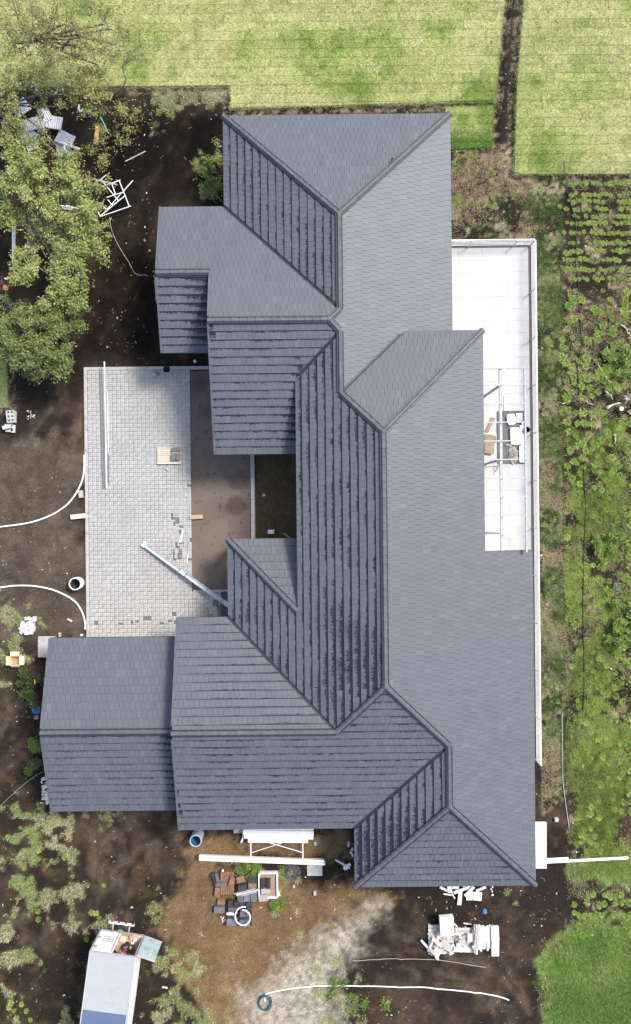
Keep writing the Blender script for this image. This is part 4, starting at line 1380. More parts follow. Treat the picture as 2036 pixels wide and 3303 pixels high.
def tree(name, label, base, limbs, blobs, nleaf, lsize, pal, bark, twig_depth=3, leaf_on_twigs=0.3, group=None, trunk_r=0.12, lean=None, extra_dirs=5, hmax=4.0, twig_len=1.0):
    bx, by = base
    bz = gz(bx, by) - 0.05
    root = empty(name, (bx, by, bz), label, 'tree', group)
    tips = []
    mb = MB()
    # trunk(s) then limbs reaching for every crown mass
    top = Vector((bx, by, bz)) + Vector(lean or (0, 0, 1)) * hmax * 0.42
    mid = (Vector((bx, by, bz)) + top) / 2 + Vector((random.uniform(-.15, .15), random.uniform(-.15, .15), 0))
    mb.tube([(bx, by, bz), mid, top], [trunk_r * 1.25, trunk_r, trunk_r * 0.85], 8, caps=False)
    for (c, r) in blobs:
        c = Vector(c)
        d = c - top
        p1 = top + d * 0.4 + Vector((random.gauss(0, .15), random.gauss(0, .15), random.gauss(0, .1)))
        p2 = top + d * 0.75 + Vector((random.gauss(0, .15), random.gauss(0, .15), random.gauss(0, .1)))
        mb.tube([top, p1, p2], [trunk_r * .6, trunk_r * .42, trunk_r * .3], 6, caps=False)
        for k in range(limbs):
            a = random.uniform(0, 2 * math.pi)
            st = p1 if k % 2 else p2
            dv = Vector((math.cos(a), math.sin(a), random.uniform(-.1, .5))) + d.normalized() * 0.6
            grow(mb, st, dv, r * 0.75 * twig_len, trunk_r * 0.25, twig_depth, tips, 0.3, (2, 3), 0.68)
    mb.build('trunk', bark, root, smooth=True)
    # leaves: clumps in the crown masses, and along the twigs
    P_, C_ = [], []
    tot = sum(r ** 2.2 for _, r in blobs)
    for (c, r) in blobs:
        n = int(nleaf * (1 - leaf_on_twigs) * r ** 2.2 / tot)
        ncl = max(10, int(46 * r * r))
        dirs = RNG.standard_normal((ncl, 3))
        dirs /= np.linalg.norm(dirs, axis=1, keepdims=True)
        cl = np.array(c) + dirs * (RNG.random((ncl, 1)) ** 0.42) * r * np.array([1.2, 1.2, 0.55]) * RNG.uniform(0.75, 1.25, (ncl, 1))
        cl = cl[(fbm(cl[:, 0], cl[:, 1], 1.3, 3, 27.0) > 0.40)]
        if not len(cl): continue
        ncl = len(cl)
        wgt = RNG.random(ncl) ** 1.5 + 0.1
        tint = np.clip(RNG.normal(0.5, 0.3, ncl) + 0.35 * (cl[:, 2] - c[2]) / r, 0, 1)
        pick = RNG.choice(ncl, n, p=wgt / wgt.sum())
        pp = cl[pick] + RNG.standard_normal((n, 3)) * np.array([0.125, 0.125, 0.085])
        P_.append(pp)
        C_.append(tint[pick])
    if tips:
        n = int(nleaf * leaf_on_twigs)
        tp = np.array([t[0] for t in tips])
        pick = RNG.integers(0, len(tp), n)
        P_.append(tp[pick] + RNG.standard_normal((n, 3)) * 0.09)
        C_.append(vnoise(tp[pick][:, 0] * 3, tp[pick][:, 1] * 3))
    PP = np.vstack(P_)
    tv = np.clip(np.concatenate(C_) + RNG.normal(0, 0.18, len(PP)), 0, 1)[:, None]
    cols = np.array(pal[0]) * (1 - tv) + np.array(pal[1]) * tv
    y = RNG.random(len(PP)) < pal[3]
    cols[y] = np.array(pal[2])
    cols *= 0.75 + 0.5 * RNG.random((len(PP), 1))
    og = np.array(ORG[root.name])
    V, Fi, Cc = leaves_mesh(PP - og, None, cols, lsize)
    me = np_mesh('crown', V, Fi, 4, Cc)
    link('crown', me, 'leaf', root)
    return root
def blob(px, py, z, rpx):
    x, y = P(px, py, z)
    return ((x, y, z), rpx * (H - z) / F)
GREEN = ((0.15, 0.20, 0.05), (0.40, 0.44, 0.15), (0.54, 0.51, 0.16), 0.09)
OLIVE = ((0.17, 0.19, 0.055), (0.37, 0.385, 0.145), (0.54, 0.48, 0.13), 0.10)
def build_trees():
    random.seed(21)
    tree('broadleaf_tree', 'dense green tree beside the fallen white metal frame', P(130, 760),
         3, [blob(55, 600, 3.4, 85), blob(150, 590, 3.9, 85), blob(235, 640, 3.6, 80), blob(280, 725, 3.2, 70), blob(300, 800, 2.8, 55), blob(215, 840, 3.3, 75), blob(130, 900, 3.4, 80), blob(210, 930, 3.0, 70), blob(60, 860, 2.9, 45), blob(20, 700, 3.0, 35), blob(40, 520, 3.0, 55)],
         21000, 0.060, GREEN, 'bark', twig_depth=2, leaf_on_twigs=0.15, trunk_r=0.13, hmax=3.6)
    tree('broadleaf_tree', 'bushy green tree at the left edge above the small lawn', P(90, 1090),
         3, [blob(190, 1030, 2.6, 70), blob(110, 1050, 2.8, 60), blob(60, 1110, 2.9, 75), blob(150, 1130, 2.6, 65), blob(195, 1180, 2.2, 42), blob(20, 1030, 2.6, 50), blob(110, 1200, 1.8, 40), blob(230, 1000, 2.6, 45)],
         15000, 0.058, ((0.10, 0.145, 0.035), (0.27, 0.31, 0.10), (0.40, 0.37, 0.13), 0.06), 'bark', twig_depth=2, leaf_on_twigs=0.2, trunk_r=0.1, hmax=3.0)
    tree('broadleaf_tree', 'thin-leaved tree with bare grey branches over the top left lawn', P(170, 200),
         4, [blob(60, 60, 4.2, 80), blob(150, 40, 4.6, 75), blob(240, 60, 4.6, 80), blob(330, 70, 4.2, 70), blob(415, 45, 3.9, 55), blob(290, 150, 4.0, 70), blob(190, 150, 4.4, 70), blob(70, 160, 4.0, 70), blob(360, 150, 3.6, 55), blob(445, 75, 3.4, 40), blob(470, 130, 3.2, 40), blob(20, 130, 4.0, 60), blob(390, 215, 3.0, 40)],
         9500, 0.044, OLIVE, 'bark', twig_depth=3, leaf_on_twigs=0.85, trunk_r=0.13, hmax=4.4, twig_len=1.35)
    tree('broadleaf_tree', 'yellow-green leaning tree above the crumpled roofing sheets', P(60, 380),
         3, [blob(40, 290, 3.2, 65), blob(110, 250, 3.4, 50), blob(190, 245, 3.4, 50), blob(260, 275, 3.0, 50), blob(25, 400, 3.0, 50), blob(20, 470, 3.0, 45), blob(320, 270, 2.8, 50), blob(90, 500, 2.8, 50), blob(230, 540, 2.6, 55), blob(300, 600, 2.6, 50), blob(310, 350, 2.4, 40)],
         9000, 0.050, OLIVE, 'bark', twig_depth=2, leaf_on_twigs=0.4, trunk_r=0.09, hmax=3.2)
    tree('slender_tree', 'slender pale-barked small tree at the lawn edge, nearly leafless', P(398, 278),
         4, [blob(440, 160, 2.6, 50), blob(490, 150, 2.6, 45), blob(475, 95, 2.8, 40)],
         700, 0.045, OLIVE, 'bark_pale', twig_depth=2, leaf_on_twigs=0.9, trunk_r=0.045, hmax=2.8, lean=(0.16, 0.35, 0.9))
    tree('sapling', 'low bare-branched sapling beside the broken plank and green rod', P(335, 470),
         3, [blob(330, 490, 1.0, 50), blob(350, 420, 1.1, 40), blob(420, 350, 1.2, 50), blob(450, 380, 1.0, 35)],
         1500, 0.045, OLIVE, 'bark', twig_depth=2, leaf_on_twigs=0.8, trunk_r=0.03, hmax=1.2)
build_trees()

def clump_mesh(seed, n, rad, hgt, green, dry):
    rs = np.random.default_rng(seed)
    V, C, Fi = [], [], []
    for k in range(n):
        a = rs.random() * 2 * math.pi
        r0 = math.sqrt(rs.random()) * rad * 0.6
        out = rs.random()
        w = 0.013 + 0.012 * rs.random()
        b = np.array([math.cos(a) * r0, math.sin(a) * r0, -0.02])
        a2 = a + rs.normal(0, 0.5) if k % 3 else rs.random() * 6.28
        d = np.array([math.cos(a2), math.sin(a2), 0])
        sd_ = np.array([-math.sin(a2), math.cos(a2), 0]) * w
        L = rad * (0.45 + 0.55 * out)
        mid = b + d * L * 0.45 + np.array([0, 0, hgt * (1.15 - 0.6 * out)])
        tip = b + d * L * 1.0 + np.array([0, 0, hgt * (1.1 - 1.0 * out)])
        o = len(V)
        V += [b - sd_, b + sd_, mid - sd_ * .9, mid + sd_ * .9, tip]
        g = np.clip(rs.normal(0.3 + 0.55 * (1 - out), 0.22), 0, 1)
        c = (np.array(dry) * (1 - g) + np.array(green) * g) * rs.uniform(0.6, 1.25)
        C += [c * 0.85, c * 0.85, c, c, c * 1.08]
        Fi += [(o, o + 1, o + 3), (o, o + 3, o + 2), (o + 2, o + 3, o + 4)]
    me = np_mesh('grass_clump', np.array(V), np.array(Fi), 3, np.array(C))
    me.materials.append(MATS['blade'])
    return me
CL_YG = [clump_mesh(s, 105, 0.15, 0.11, (0.27, 0.40, 0.065), (0.50, 0.51, 0.20)) for s in range(5)]
CL_G = [clump_mesh(s + 20, 110, 0.155, 0.13, (0.20, 0.33, 0.05), (0.40, 0.47, 0.13)) for s in range(5)]
CL_D = [clump_mesh(s + 40, 80, 0.17, 0.09, (0.27, 0.30, 0.09), (0.46, 0.39, 0.23)) for s in range(4)]
def one_clump(me, x, y, s, label, group):
    o = bpy.data.objects.new('grass_clump', me)
    o.location = (x, y, gz(x, y))
    o.scale = (s * random.uniform(.85, 1.15), s * random.uniform(.85, 1.15), s)
    o.rotation_euler = (0, 0, random.uniform(0, 6.28))
    COL.objects.link(o)
    tag(o, label, 'grass', group)
ORD = ['first', 'second', 'third', 'fourth', 'fifth', 'sixth', 'seventh', 'eighth', 'ninth', 'tenth', 'eleventh', 'twelfth', 'thirteenth', 'fourteenth', 'fifteenth', 'sixteenth', 'seventeenth', 'eighteenth', 'nineteenth', 'twentieth', 'twenty-first', 'twenty-second', 'twenty-third', 'twenty-fourth', 'twenty-fifth', 'twenty-sixth', 'twenty-seventh']
def build_field():
    random.seed(5)
    one = []
    # upper rows
    rows = [(1816, 593, 14), (1838, 627, 0), (1830, 650, 0), (1820, 675, 0), (1846, 699, 0), (1820, 720, 0), (1815, 752, 0), (1815, 784, 0), (1815, 813, 0), (1815, 840, 0), (1812, 870, 0), (1835, 900, 0)]
    for k, (x0, y, _) in enumerate(rows):
        x = x0 + random.uniform(0, 10)
        cnt = 0
        while x < 2060:
            if random.random() < 0.86 and not (k in (2, 3) and 1955 < x < 1990):
                me = random.choice(CL_YG if random.random() < 0.7 else CL_D if random.random() < .4 else CL_G)
                one.append((x, y + random.uniform(-4, 4), random.uniform(0.5, 0.85), me, ORD[cnt] + ' grass clump from the left in the ' + ORD[k] + ' row below the lawn', 'grass clumps planted in rows below the lawn'))
                cnt += 1
            x += random.uniform(10, 15.5)
    for (x, y) in [(1845, 960), (1850, 975), (1878, 965), (1870, 955), (1830, 985), (1920, 1005), (1935, 1010), (1968, 965), (1970, 1000), (1930, 1000), (1912, 1000), (1975, 1025), (1940, 1050), (1925, 1075), (1973, 1060), (1970, 1080), (1850, 1030), (1835, 1035), (1870, 1025), (1888, 1098), (1920, 1095), (2020, 945), (2018, 960), (2016, 975), (2014, 990), (2012, 1005), (2015, 1020), (1815, 1125), (1815, 1150), (1822, 1170), (1840, 1180), (1845, 1200), (1850, 1220), (1830, 1230), (1850, 1235), (1875, 1220), (1895, 1225), (1876, 1250), (1905, 1250), (1910, 1275), (1925, 1265), (1830, 1280), (1828, 1290), (1845, 1270), (1877, 1285), (1870, 1170), (1895, 1160), (1892, 1185), (1930, 1200), (1925, 1220), (1950, 1195), (1925, 1170), (1960, 1255), (1880, 1330), (1912, 1335), (1940, 1330), (1955, 1330), (1858, 1335), (1830, 1325), (1860, 1365), (1885, 1365), (1907, 1370), (1955, 1355), (1828, 1365), (1830, 1390), (1945, 1075), (1810, 1100), (1990, 1120), (2005, 1140), (1975, 1130), (2000, 1170), (1985, 1150)]:
        for rep in range(1):
            me = random.choice(CL_YG + CL_G)
            one.append((x + random.uniform(-4, 4), y + random.uniform(-4, 4), random.uniform(0.85, 1.3), me, 'green grass clump scattered near the dead branches', 'grass clumps scattered around the dead branches'))
    # lower rows right of the rubble
    for k, y in enumerate((2890, 2915, 2950, 2985, 3015)):
        x = 1845 + random.uniform(0, 12)
        cnt = 0
        while x < 2050:
            if random.random() < 0.62:
                one.append((x, y + random.uniform(-6, 6), random.uniform(0.75, 1.1), random.choice(CL_G + CL_YG), ORD[cnt] + ' clump from the left in the ' + ORD[k] + ' sparse row at lower right', 'grass clumps in the lower right rows'))
                cnt += 1
            x += random.uniform(15, 22)
    # bottom left around the truck
    for (x, y) in [(30, 3250), (45, 3260), (70, 3240), (85, 3262), (52, 3285), (98, 3290), (35, 3235), (125, 2745), (210, 2765), (335, 2855), (310, 2945), (295, 2945), (45, 2955), (125, 2965), (125, 2935), (320, 2960), (280, 3030)]:
        one.append((x, y, random.uniform(0.6, 0.95), random.choice(CL_YG + CL_G), 'small round grass clump on the bare soil at lower left', 'small round clumps on the lower left soil'))
    extra = one[300:]
    one = one[:300]
    for (x, y, s, me, lb, gp) in one:
        X, Y = P(x, y)
        one_clump(me, X, Y, s, lb, gp)
    # the thick growth of the field, too dense to tell the plants apart
    V, Fi, C = [], [], []
    off = 0
    def put(me, X, Y, s):
        nonlocal off
        n = len(me.vertices)
        co = np.empty(n * 3, np.float32); me.vertices.foreach_get('co', co)
        cl = np.empty(n * 4, np.float32); me.attributes['Col'].data.foreach_get('color', cl)
        fi = np.empty(len(me.polygons) * 3, np.int32); me.loops.foreach_get('vertex_index', fi)
        co = co.reshape(-1, 3) * s
        a = random.uniform(0, 6.28)
        ca, sa = math.cos(a), math.sin(a)
        co = np.stack([co[:, 0] * ca - co[:, 1] * sa + X, co[:, 0] * sa + co[:, 1] * ca + Y, co[:, 2] + gz(X, Y)], -1)
        V.append(co); Fi.append(fi.reshape(-1, 3) + off); C.append(cl.reshape(-1, 4)[:, :3] * random.uniform(0.75, 1.2))
        off += n
    for (x, y, s, me, lb, gp) in extra:
        put(me, *P(x, y), s)
    areas = [(D([(1365, 1080), (1520, 1060), (1520, 1960), (1380, 1960), (1360, 1700), (1350, 1320)]), 2.6, 0.42, CL_G + CL_G + CL_YG, (0.6, 1.15)),
             (D([(1350, 1010), (1480, 1040), (1490, 1110), (1350, 1120)]), 3, 0.42, CL_G + CL_YG, (0.7, 1.1)),
             (D([(1380, 1950), (1520, 1940), (1520, 2060), (1370, 2060)]), 4, 0.44, CL_G + CL_YG, (0.6, 1.0)),
             (D([(1440, 840), (1520, 810), (1520, 900), (1450, 960)]), 6, 0.46, CL_YG + CL_G, (0.8, 1.3)),
             (D([(1285, 600), (1340, 600), (1340, 960), (1350, 1900), (1300, 1900)]), 2.5, 0.47, CL_G + CL_D, (0.35, 0.65)),
             (D([(1085, 360), (1235, 360), (1240, 570), (1085, 570)]), 3.0, 0.5, CL_G + CL_D + CL_D, (0.5, 0.8)),
             (D([(1240, 425), (1345, 425), (1345, 600), (1285, 600), (1240, 560)]), 4, 0.46, CL_G + CL_D + CL_D, (0.5, 0.8)),
             (D([(1345, 690), (1520, 690), (1520, 1000), (1345, 1000)]), 2.0, 0.5, CL_D, (0.6, 1.0))]
    for poly, dens, thr, meshes, (s0, s1) in areas:
        q = scatter(poly, dens * 1.6)
        d = sdf(poly, q[:, 0], q[:, 1])
        n = fbm(q[:, 0], q[:, 1], 0.75, 3, 61.0)
        q = q[(d + (n - 0.5) * 0.8 > 0) & (n > thr - 0.05) & ~((q[:, 0] < 11.05) & (q[:, 1] < 13.2))]
        for x, y in q:
            put(random.choice(meshes), x, y, random.uniform(s0, s1))
    me = np_mesh('field_growth', np.vstack(V), np.vstack(Fi), 3, np.vstack(C))
    tag(link('field_growth', me, 'blade'), 'thick green growth covering the field right of the house', 'grass', kind='stuff')
build_field()

def shrub(label, px, py, rpx, z, nleaf, lsize, pal, twig=False, name='shrub', bark='bark'):
    x, y = P(px, py)
    b = gz(x, y) - 0.03
    root = empty(name, (x, y, b), label, 'shrub')
    r = rpx * H / F
    mb = MB()
    tips = []
    for k in range(6 if not twig else 7):
        a = random.uniform(0, 6.28)
        grow(mb, (x, y, b), (math.cos(a) * .8, math.sin(a) * .8, 0.9), max(r, 0.3) * 0.6, 0.012 if not twig else 0.016, 2, tips, 0.25, (2, 3), 0.75)
    mb.build('stem', bark, root)
    if nleaf:
        tp = np.array([t[0] for t in tips])
        ncl = max(5, int(26 * r * r))
        dirs = RNG.standard_normal((ncl, 3))
        dirs /= np.linalg.norm(dirs, axis=1, keepdims=True)
        cl = np.array((x, y, b + z * 0.55)) + dirs * RNG.random((ncl, 1)) ** 0.4 * np.array([r, r, z * 0.5])
        pick = RNG.integers(0, ncl, nleaf)
        pp = cl[pick] + RNG.standard_normal((nleaf, 3)) * np.array([.1, .1, .06]) * max(1, r)
        pp[:, 2] = np.maximum(pp[:, 2], b + 0.05)
        tv = np.clip(RNG.random(ncl)[pick] + RNG.normal(0, .2, nleaf), 0, 1)[:, None]
        cols = np.array(pal[0]) * (1 - tv) + np.array(pal[1]) * tv
        yl = RNG.random(nleaf) < pal[3]
        cols[yl] = np.array(pal[2])
        V, Fi, Cc = leaves_mesh(pp - np.array(ORG[root.name]), None, cols, lsize)
        link('foliage', np_mesh('foliage', V, Fi, 4, Cc), 'leaf', root)
    return root
def build_shrubs():
    random.seed(9)
    DK = ((0.035, 0.07, 0.018), (0.11, 0.16, 0.045), (0.2, 0.22, 0.05), 0.05)
    LG = ((0.10, 0.18, 0.028), (0.23, 0.35, 0.06), (0.40, 0.40, 0.09), 0.06)
    shrub('dark green shrub between cardboard box and garage', 100, 2185, 38, 0.9, 1600, 0.045, DK)
    shrub('dark green shrub below the one beside the box', 108, 2245, 28, 0.8, 1000, 0.045, DK)
    shrub('small bright shrub beside the yellow-tipped stick', 88, 2230, 16, 0.5, 350, 0.045, LG)
    shrub('upright green shrub against the garage gable end', 122, 2400, 22, 0.7, 700, 0.045, LG)
    shrub('round green shrub just above the limestone heap', 115, 2455, 28, 0.8, 1100, 0.042, DK)
    shrub('leafy green shrub below the north-west roof corner', 672, 555, 52, 0.35, 420, 0.05, LG)
    shrub('low green weed bush left of the tall hipped wing', 682, 615, 44, 0.3, 420, 0.05, LG)
    shrub('low weeds under the long white beam', 800, 2800, 46, 0.35, 900, 0.045, LG)
    shrub('weed tuft below the tile pallets', 885, 2905, 24, 0.3, 400, 0.045, LG)
    shrub('sprawling weed on dark soil below the white hose', 1245, 3232, 22, 0.2, 160, 0.05, LG)
    shrub('bushy green weeds beside the pale sand', 1080, 3180, 38, 0.25, 380, 0.045, LG)
    shrub('yellow-green weed stand right of the pale sand', 1150, 3235, 44, 0.25, 480, 0.045, LG)
    shrub('broad leafy green bush upper right of the field', 2000, 1160, 60, 0.6, 1700, 0.055, LG)
    shrub('bright green bush at the right edge of field', 2015, 1985, 60, 0.8, 1900, 0.06, LG)
    shrub('bright green bush amid the thick field growth', 1985, 2040, 50, 0.7, 1500, 0.06, LG)
    shrub('leafy bush below the bare grey twigs', 1960, 1760, 48, 0.6, 1100, 0.055, LG)
    shrub('leafless grey twig bush at right edge, uppermost', 2010, 1705, 36, 0.9, 0, 0.05, LG, True, 'bare_bush', 'twig_grey')
    shrub('leafless grey twig bush at right edge, middle one', 1985, 1880, 44, 0.9, 0, 0.05, LG, True, 'bare_bush', 'twig_grey')
    shrub('leafless grey twig bush at right edge, lowest', 2005, 1945, 36, 0.8, 0, 0.05, LG, True, 'bare_bush', 'twig_grey')
    for (px, py, lb) in ((28, 700, 'tangle of bare branches left of the white post'), (15, 960, 'bare curling branches below the orange bits'), (60, 1010, 'bare twigs between the two dense trees')):
        shrub(lb, px, py, 60, 1.0, 0, 0.05, LG, True, 'bare_bush', 'bark_pale')
build_shrubs()
# ------------------------------------------------------------------ things lying about
random.seed(77)
def smooth_path(pts, sub=6):
    out = []
    n = len(pts)
    for i in range(n - 1):
        p0, p1, p2, p3 = [Vector(pts[max(0, min(n - 1, i + k))]) for k in (-1, 0, 1, 2)]
        for s in range(sub):
            t = s / sub
            out.append(0.5 * ((2 * p1) + (p2 - p0) * t + (2 * p0 - 5 * p1 + 4 * p2 - p3) * t * t + (3 * p1 - p0 - 3 * p2 + p3) * t ** 3))
    out.append(Vector(pts[-1]))
    return out
def on_ground(px, py, dz=0.0):
    x, y = P(px, py)
    return (x, y, gz(x, y) + dz)
def hose(name, label, cat, pts, r, mat, n=8, dz=None):
    dz = r if dz is None else dz
    path = smooth_path([(*P(x, y), 0) for x, y in pts], 8)
    m = MB()
    m.tube([(p.x, p.y, max(gz(p.x, p.y), -0.03) + dz) for p in path], r, n)
    return tag(m.build(name, mat, smooth=True), label, cat)
def bar(name, label, cat, p, q, w, h, mat, z=None, group=None, z2=None, bevel=0.0):
    a, b = on_ground(*p), on_ground(*q)
    za = a[2] + h / 2 if z is None else z
    zb = b[2] + h / 2 if z is None else (z if z2 is None else z2)
    if z is not None: a, b = P3(p[0], p[1], za), P3(q[0], q[1], zb)
    m = MB()
    m.beam((a[0], a[1], za), (b[0], b[1], zb), w, h)
    o = m.build(name, mat, bevel=bevel)
    return tag(o, label, cat, group)
PX = H / F      # metres per photo pixel on the ground

hose('white_pipe', 'white plastic pipe curving in from the left edge, upper one', 'pipe', [(-90, 1712), (0, 1700), (93, 1687), (162, 1664), (218, 1627), (250, 1585), (268, 1543), (273, 1502), (273, 1467)], 0.042, 'white_plastic')
hose('white_pipe', 'white plastic pipe curving past the white drum, lower one', 'pipe', [(-90, 1903), (0, 1895), (46, 1889), (106, 1889), (162, 1898), (208, 1916), (245, 1943), (266, 1976), (275, 2008), (275, 2030)], 0.042, 'white_plastic')
hose('white_pipe', 'long white pipe running from green hose coil across dark soil', 'pipe', [(856, 3230), (857, 3207), (908, 3193), (978, 3184), (1047, 3180), (1163, 3180), (1302, 3184), (1375, 3185), (1484, 3195), (1562, 3205), (1614, 3216), (1642, 3226)], 0.03, 'white_plastic')
hose('rope', 'thin pale rope lying on the soil below the plasterboard pile', 'rope', [(1137, 3099), (1210, 3095), (1292, 3093), (1400, 3096), (1442, 3101), (1567, 3120)], 0.012, 'wood_pale', 5)
hose('irrigation_pipe', 'black irrigation pipe running down through the field', 'pipe', [(1819, 520), (1822, 560), (1827, 610), (1848, 682), (1857, 721), (1859, 784), (1857, 829), (1859, 874), (1866, 920), (1870, 1000), (1875, 1104), (1863, 1184), (1869, 1289), (1869, 1340), (1880, 1500), (1888, 1620), (1886, 1700), (1882, 1850), (1880, 2000), (1884, 2200), (1880, 2290)], 0.022, 'black_plastic', 6, 0.05)
hose('rope', 'white cord lying along the grass right of the house', 'rope', [(1813, 2302), (1814, 2436), (1816, 2520), (1825, 2596), (1835, 2670)], 0.018, 'white_worn', 5, 0.05)
hose('cable', 'thin grey cable at left edge leading to the limestone heap', 'cable', [(-40, 2640), (0, 2600), (60, 2545), (110, 2505), (140, 2490)], 0.012, 'twig_grey', 5)
hose('dry_vine', 'thin dry vine on the dark soil by the dense tree', 'branch', [(354, 700), (361, 743), (384, 795), (412, 840), (430, 873)], 0.012, 'bark_pale', 5)
hose('tape', 'pink marking tape lying on dark soil near the roof', 'tape', [(430, 876), (440, 884), (455, 889), (466, 886), (477, 892)], 0.014, 'pink_tape', 4)

def drum(px, py, r, h, shell, inside, label, rim='white_plastic', name='drum'):
    x, y = P(px, py)
    z = gz(x, y) - 0.01
    root = empty(name, (x, y, z), label, 'drum')
    m = MB()
    m.lathe((x, y, z), [(r * .96, 0), (r, 0.03), (r, h * .32), (r * 1.03, h * .34), (r, h * .36), (r, h * .64), (r * 1.03, h * .66), (r, h * .68), (r, h - .02)], 28)
    m.build('shell', shell, root, smooth=True)
    m = MB()
    m.lathe((x, y, z), [(r * .80, 0.02), (r * .86, h - 0.01)], 28)
    m.build('inside', inside, root, smooth=True)
    m = MB()
    m.lathe((x, y, z), [(r * .855, h - .03), (r * .86, h + .012), (r * .94, h + .02), (r * 1.03, h + .012), (r * 1.03, h - .03)], 28)
    m.f = m.f[:-1]
    m.build('rim', rim, root, smooth=True)
drum(254, 1880, 0.30, 0.62, 'white_plastic', 'dark_inside', 'open white plastic drum standing beside the curved pipe')
drum(640, 2688, 0.285, 0.92, 'barrel_shell', 'barrel_blue', 'weathered pale blue drum, open, at the south eave', 'barrel_shell')

def hollow_block(root, c, rz, L=0.39, W=0.19, h=0.19, mat='block', name='block', holes=2):
    m = MB()
    R = Matrix.Rotation(rz, 3, 'Z')
    t = 0.035
    def bx(x, y, sx, sy):
        p = R @ Vector((x, y, 0))
        m.box((c[0] + p.x, c[1] + p.y, c[2] + h / 2), (sx, sy, h), rz)
    bx(0, W / 2 - t / 2, L, t); bx(0, -W / 2 + t / 2, L, t)
    for k in range(holes + 1):
        bx(-L / 2 + t / 2 + (L - t) * k / holes, 0, t, W - 2 * t - .001)
    p = R @ Vector((0, 0, 0))
    m.box((c[0], c[1], c[2] + 0.01), (L - .01, W - .01, 0.012), rz)
    return m.build(name, mat, root) if root is not None else m
def block_things():
    x, y = P(42, 1347)
    z = gz(x, y)
    for k in range(3):
        m = hollow_block(None, (x + 0.02 * k, y + 0.21 - k * 0.2, z + 0.19), 0.06)
        tag(m.build('concrete_block', 'block'), 'hollow concrete block on the small stack at left edge, holes up', 'block', 'hollow blocks stacked at the left edge')
        m = MB()
        m.box((x, y + 0.2 - k * 0.2, z + 0.09), (0.38, 0.19, 0.19), 0.05)
        tag(m.build('concrete_block', 'block'), 'solid concrete block in the lower layer at left edge', 'block', 'solid blocks under the hollow ones')
    for (px, py, r, zz) in ((33, 1374, 0.1, 0), (35, 1388, 0.05, 0), (30, 1380, 0.2, 0.19), (46, 1384, 1.5, 0)):
        xx, yy = P(px, py)
        m = MB()
        m.box((xx, yy, z + 0.095 + zz), (0.38, 0.18, 0.19), r)
        tag(m.build('concrete_block', 'block', bevel=.008), 'whitish concrete block below the hollow stack', 'block', 'loose whitish blocks by the stack')
    spots = [(92, 1994, 0.1), (102, 2000, 1.5), (114, 1996, 1.45), (98, 2008, .2), (76, 2011, 1.3), (84, 2016, .3), (88, 2022, -.3), (73, 2024, .5), (102, 2020, 1.5), (110, 2028, 1.45), (75, 2036, .7), (88, 2033, .1), (90, 2041, .2), (104, 2036, 1.55), (108, 2016, 1.5)]
    for (px, py, r) in spots:
        x, y = P(px, py)
        m = MB()
        m.box((x, y, gz(x, y) + 0.1 + random.uniform(-.02, .06)), (0.26, 0.17, 0.19), r + random.uniform(-.15, .15))
        tag(m.build('pale_block', 'block', bevel=.012), 'white building block in the tumbled heap above cardboard box', 'block', 'tumbled white blocks above the cardboard box')
    for (px, py, r, lb, sz, mt) in ((262, 1594, .1, 'grey concrete block lying between pipe and kerb', (0.22, 0.36, 0.14), 'concrete'), (226, 2000, -.5, 'small pale brick on the soil left of the kerb', (.27, .1, .1), 'concrete'), (1793, 2641, .1, 'small white box on soil beside the cream board', (.18, .2, .16), 'white_worn'), (541, 1514, -.75, 'single pale paver lying loose below the pallet', (.2, .1, .08), 'paver'),
                                (500, 1211, -.75, 'pale half of a broken block near black pot', (.26, .12, .1), 'paver'), (510, 1205, -.75, 'dark half of a broken block near black pot', (.26, .12, .12), 'block_dark'), (1017, 2720, .1, 'white cup-sized block near the white panels', (.13, .19, .12), 'white_worn'), (948, 2859, .2, 'white chip of block below the wire coil', (.11, .15, .1), 'white_worn'), (1016, 2878, .05, 'white tub-shaped lump on brown soil', (.14, .21, .12), 'white_worn'), (119, 2313, .1, 'brown carton in shade next to blue bag', (.2, .18, .15), 'cardboard'),
                                (196, 2046, .1, 'short grey post stub against garage eave', (.09, .2, .2), 'concrete'), (264, 2048, .1, 'small pale stone at the garage eave', (.14, .1, .1), 'block'), (532, 3185, -.2, 'short pale offcut on dark soil right of truck', (.28, .08, .05), 'wood_pale')):
        x, y = P(px, py)
        z = gz(x, y) if not (-11.4 < x < -6.2 and -6.5 < y < 7.2) else 0.07
        m = MB()
        m.box((x, y, z + sz[2] / 2), sz, r)
        tag(m.build('block' if mt not in ('cardboard', 'wood_pale') else ('carton' if mt == 'cardboard' else 'offcut'), mt, bevel=.01), lb, 'block' if mt not in ('cardboard', 'wood_pale') else ('box' if mt == 'cardboard' else 'wood'))
block_things()

bar('plank', 'pale wooden plank from the soil onto the left kerb', 'plank', (228, 1668), (277, 1663), 0.23, 0.045, 'wood_pale', z=0.13)
bar('plank', 'wooden plank lying from the pavers onto the sand', 'plank', (612, 1669), (654, 1666), 0.2, 0.045, 'wood', z=0.12)
bar('plank', 'orange broken plank under the top left trees', 'plank', (316, 404), (309, 466), 0.2, 0.06, 'box_inside', z=0.12)
bar('rod', 'turquoise rod beside the broken plank', 'rod', (325, 377), (351, 431), 0.05, 0.05, 'turquoise', z=0.2, z2=0.06)
bar('post', 'white square post lying under the dense tree', 'post', (45, 712), (45, 838), 0.14, 0.12, 'white_paint', z=0.5)
bar('concrete_slab', 'pale concrete slab at the garage corner', 'slab', (124, 2086), (178, 2086), 1.03, 0.12, 'concrete', z=0.06)
bar('concrete_slab', 'square pale slab at the end of the long white beam', 'slab', (991, 2796), (1040, 2796), 0.86, 0.07, 'concrete', z=0.04)
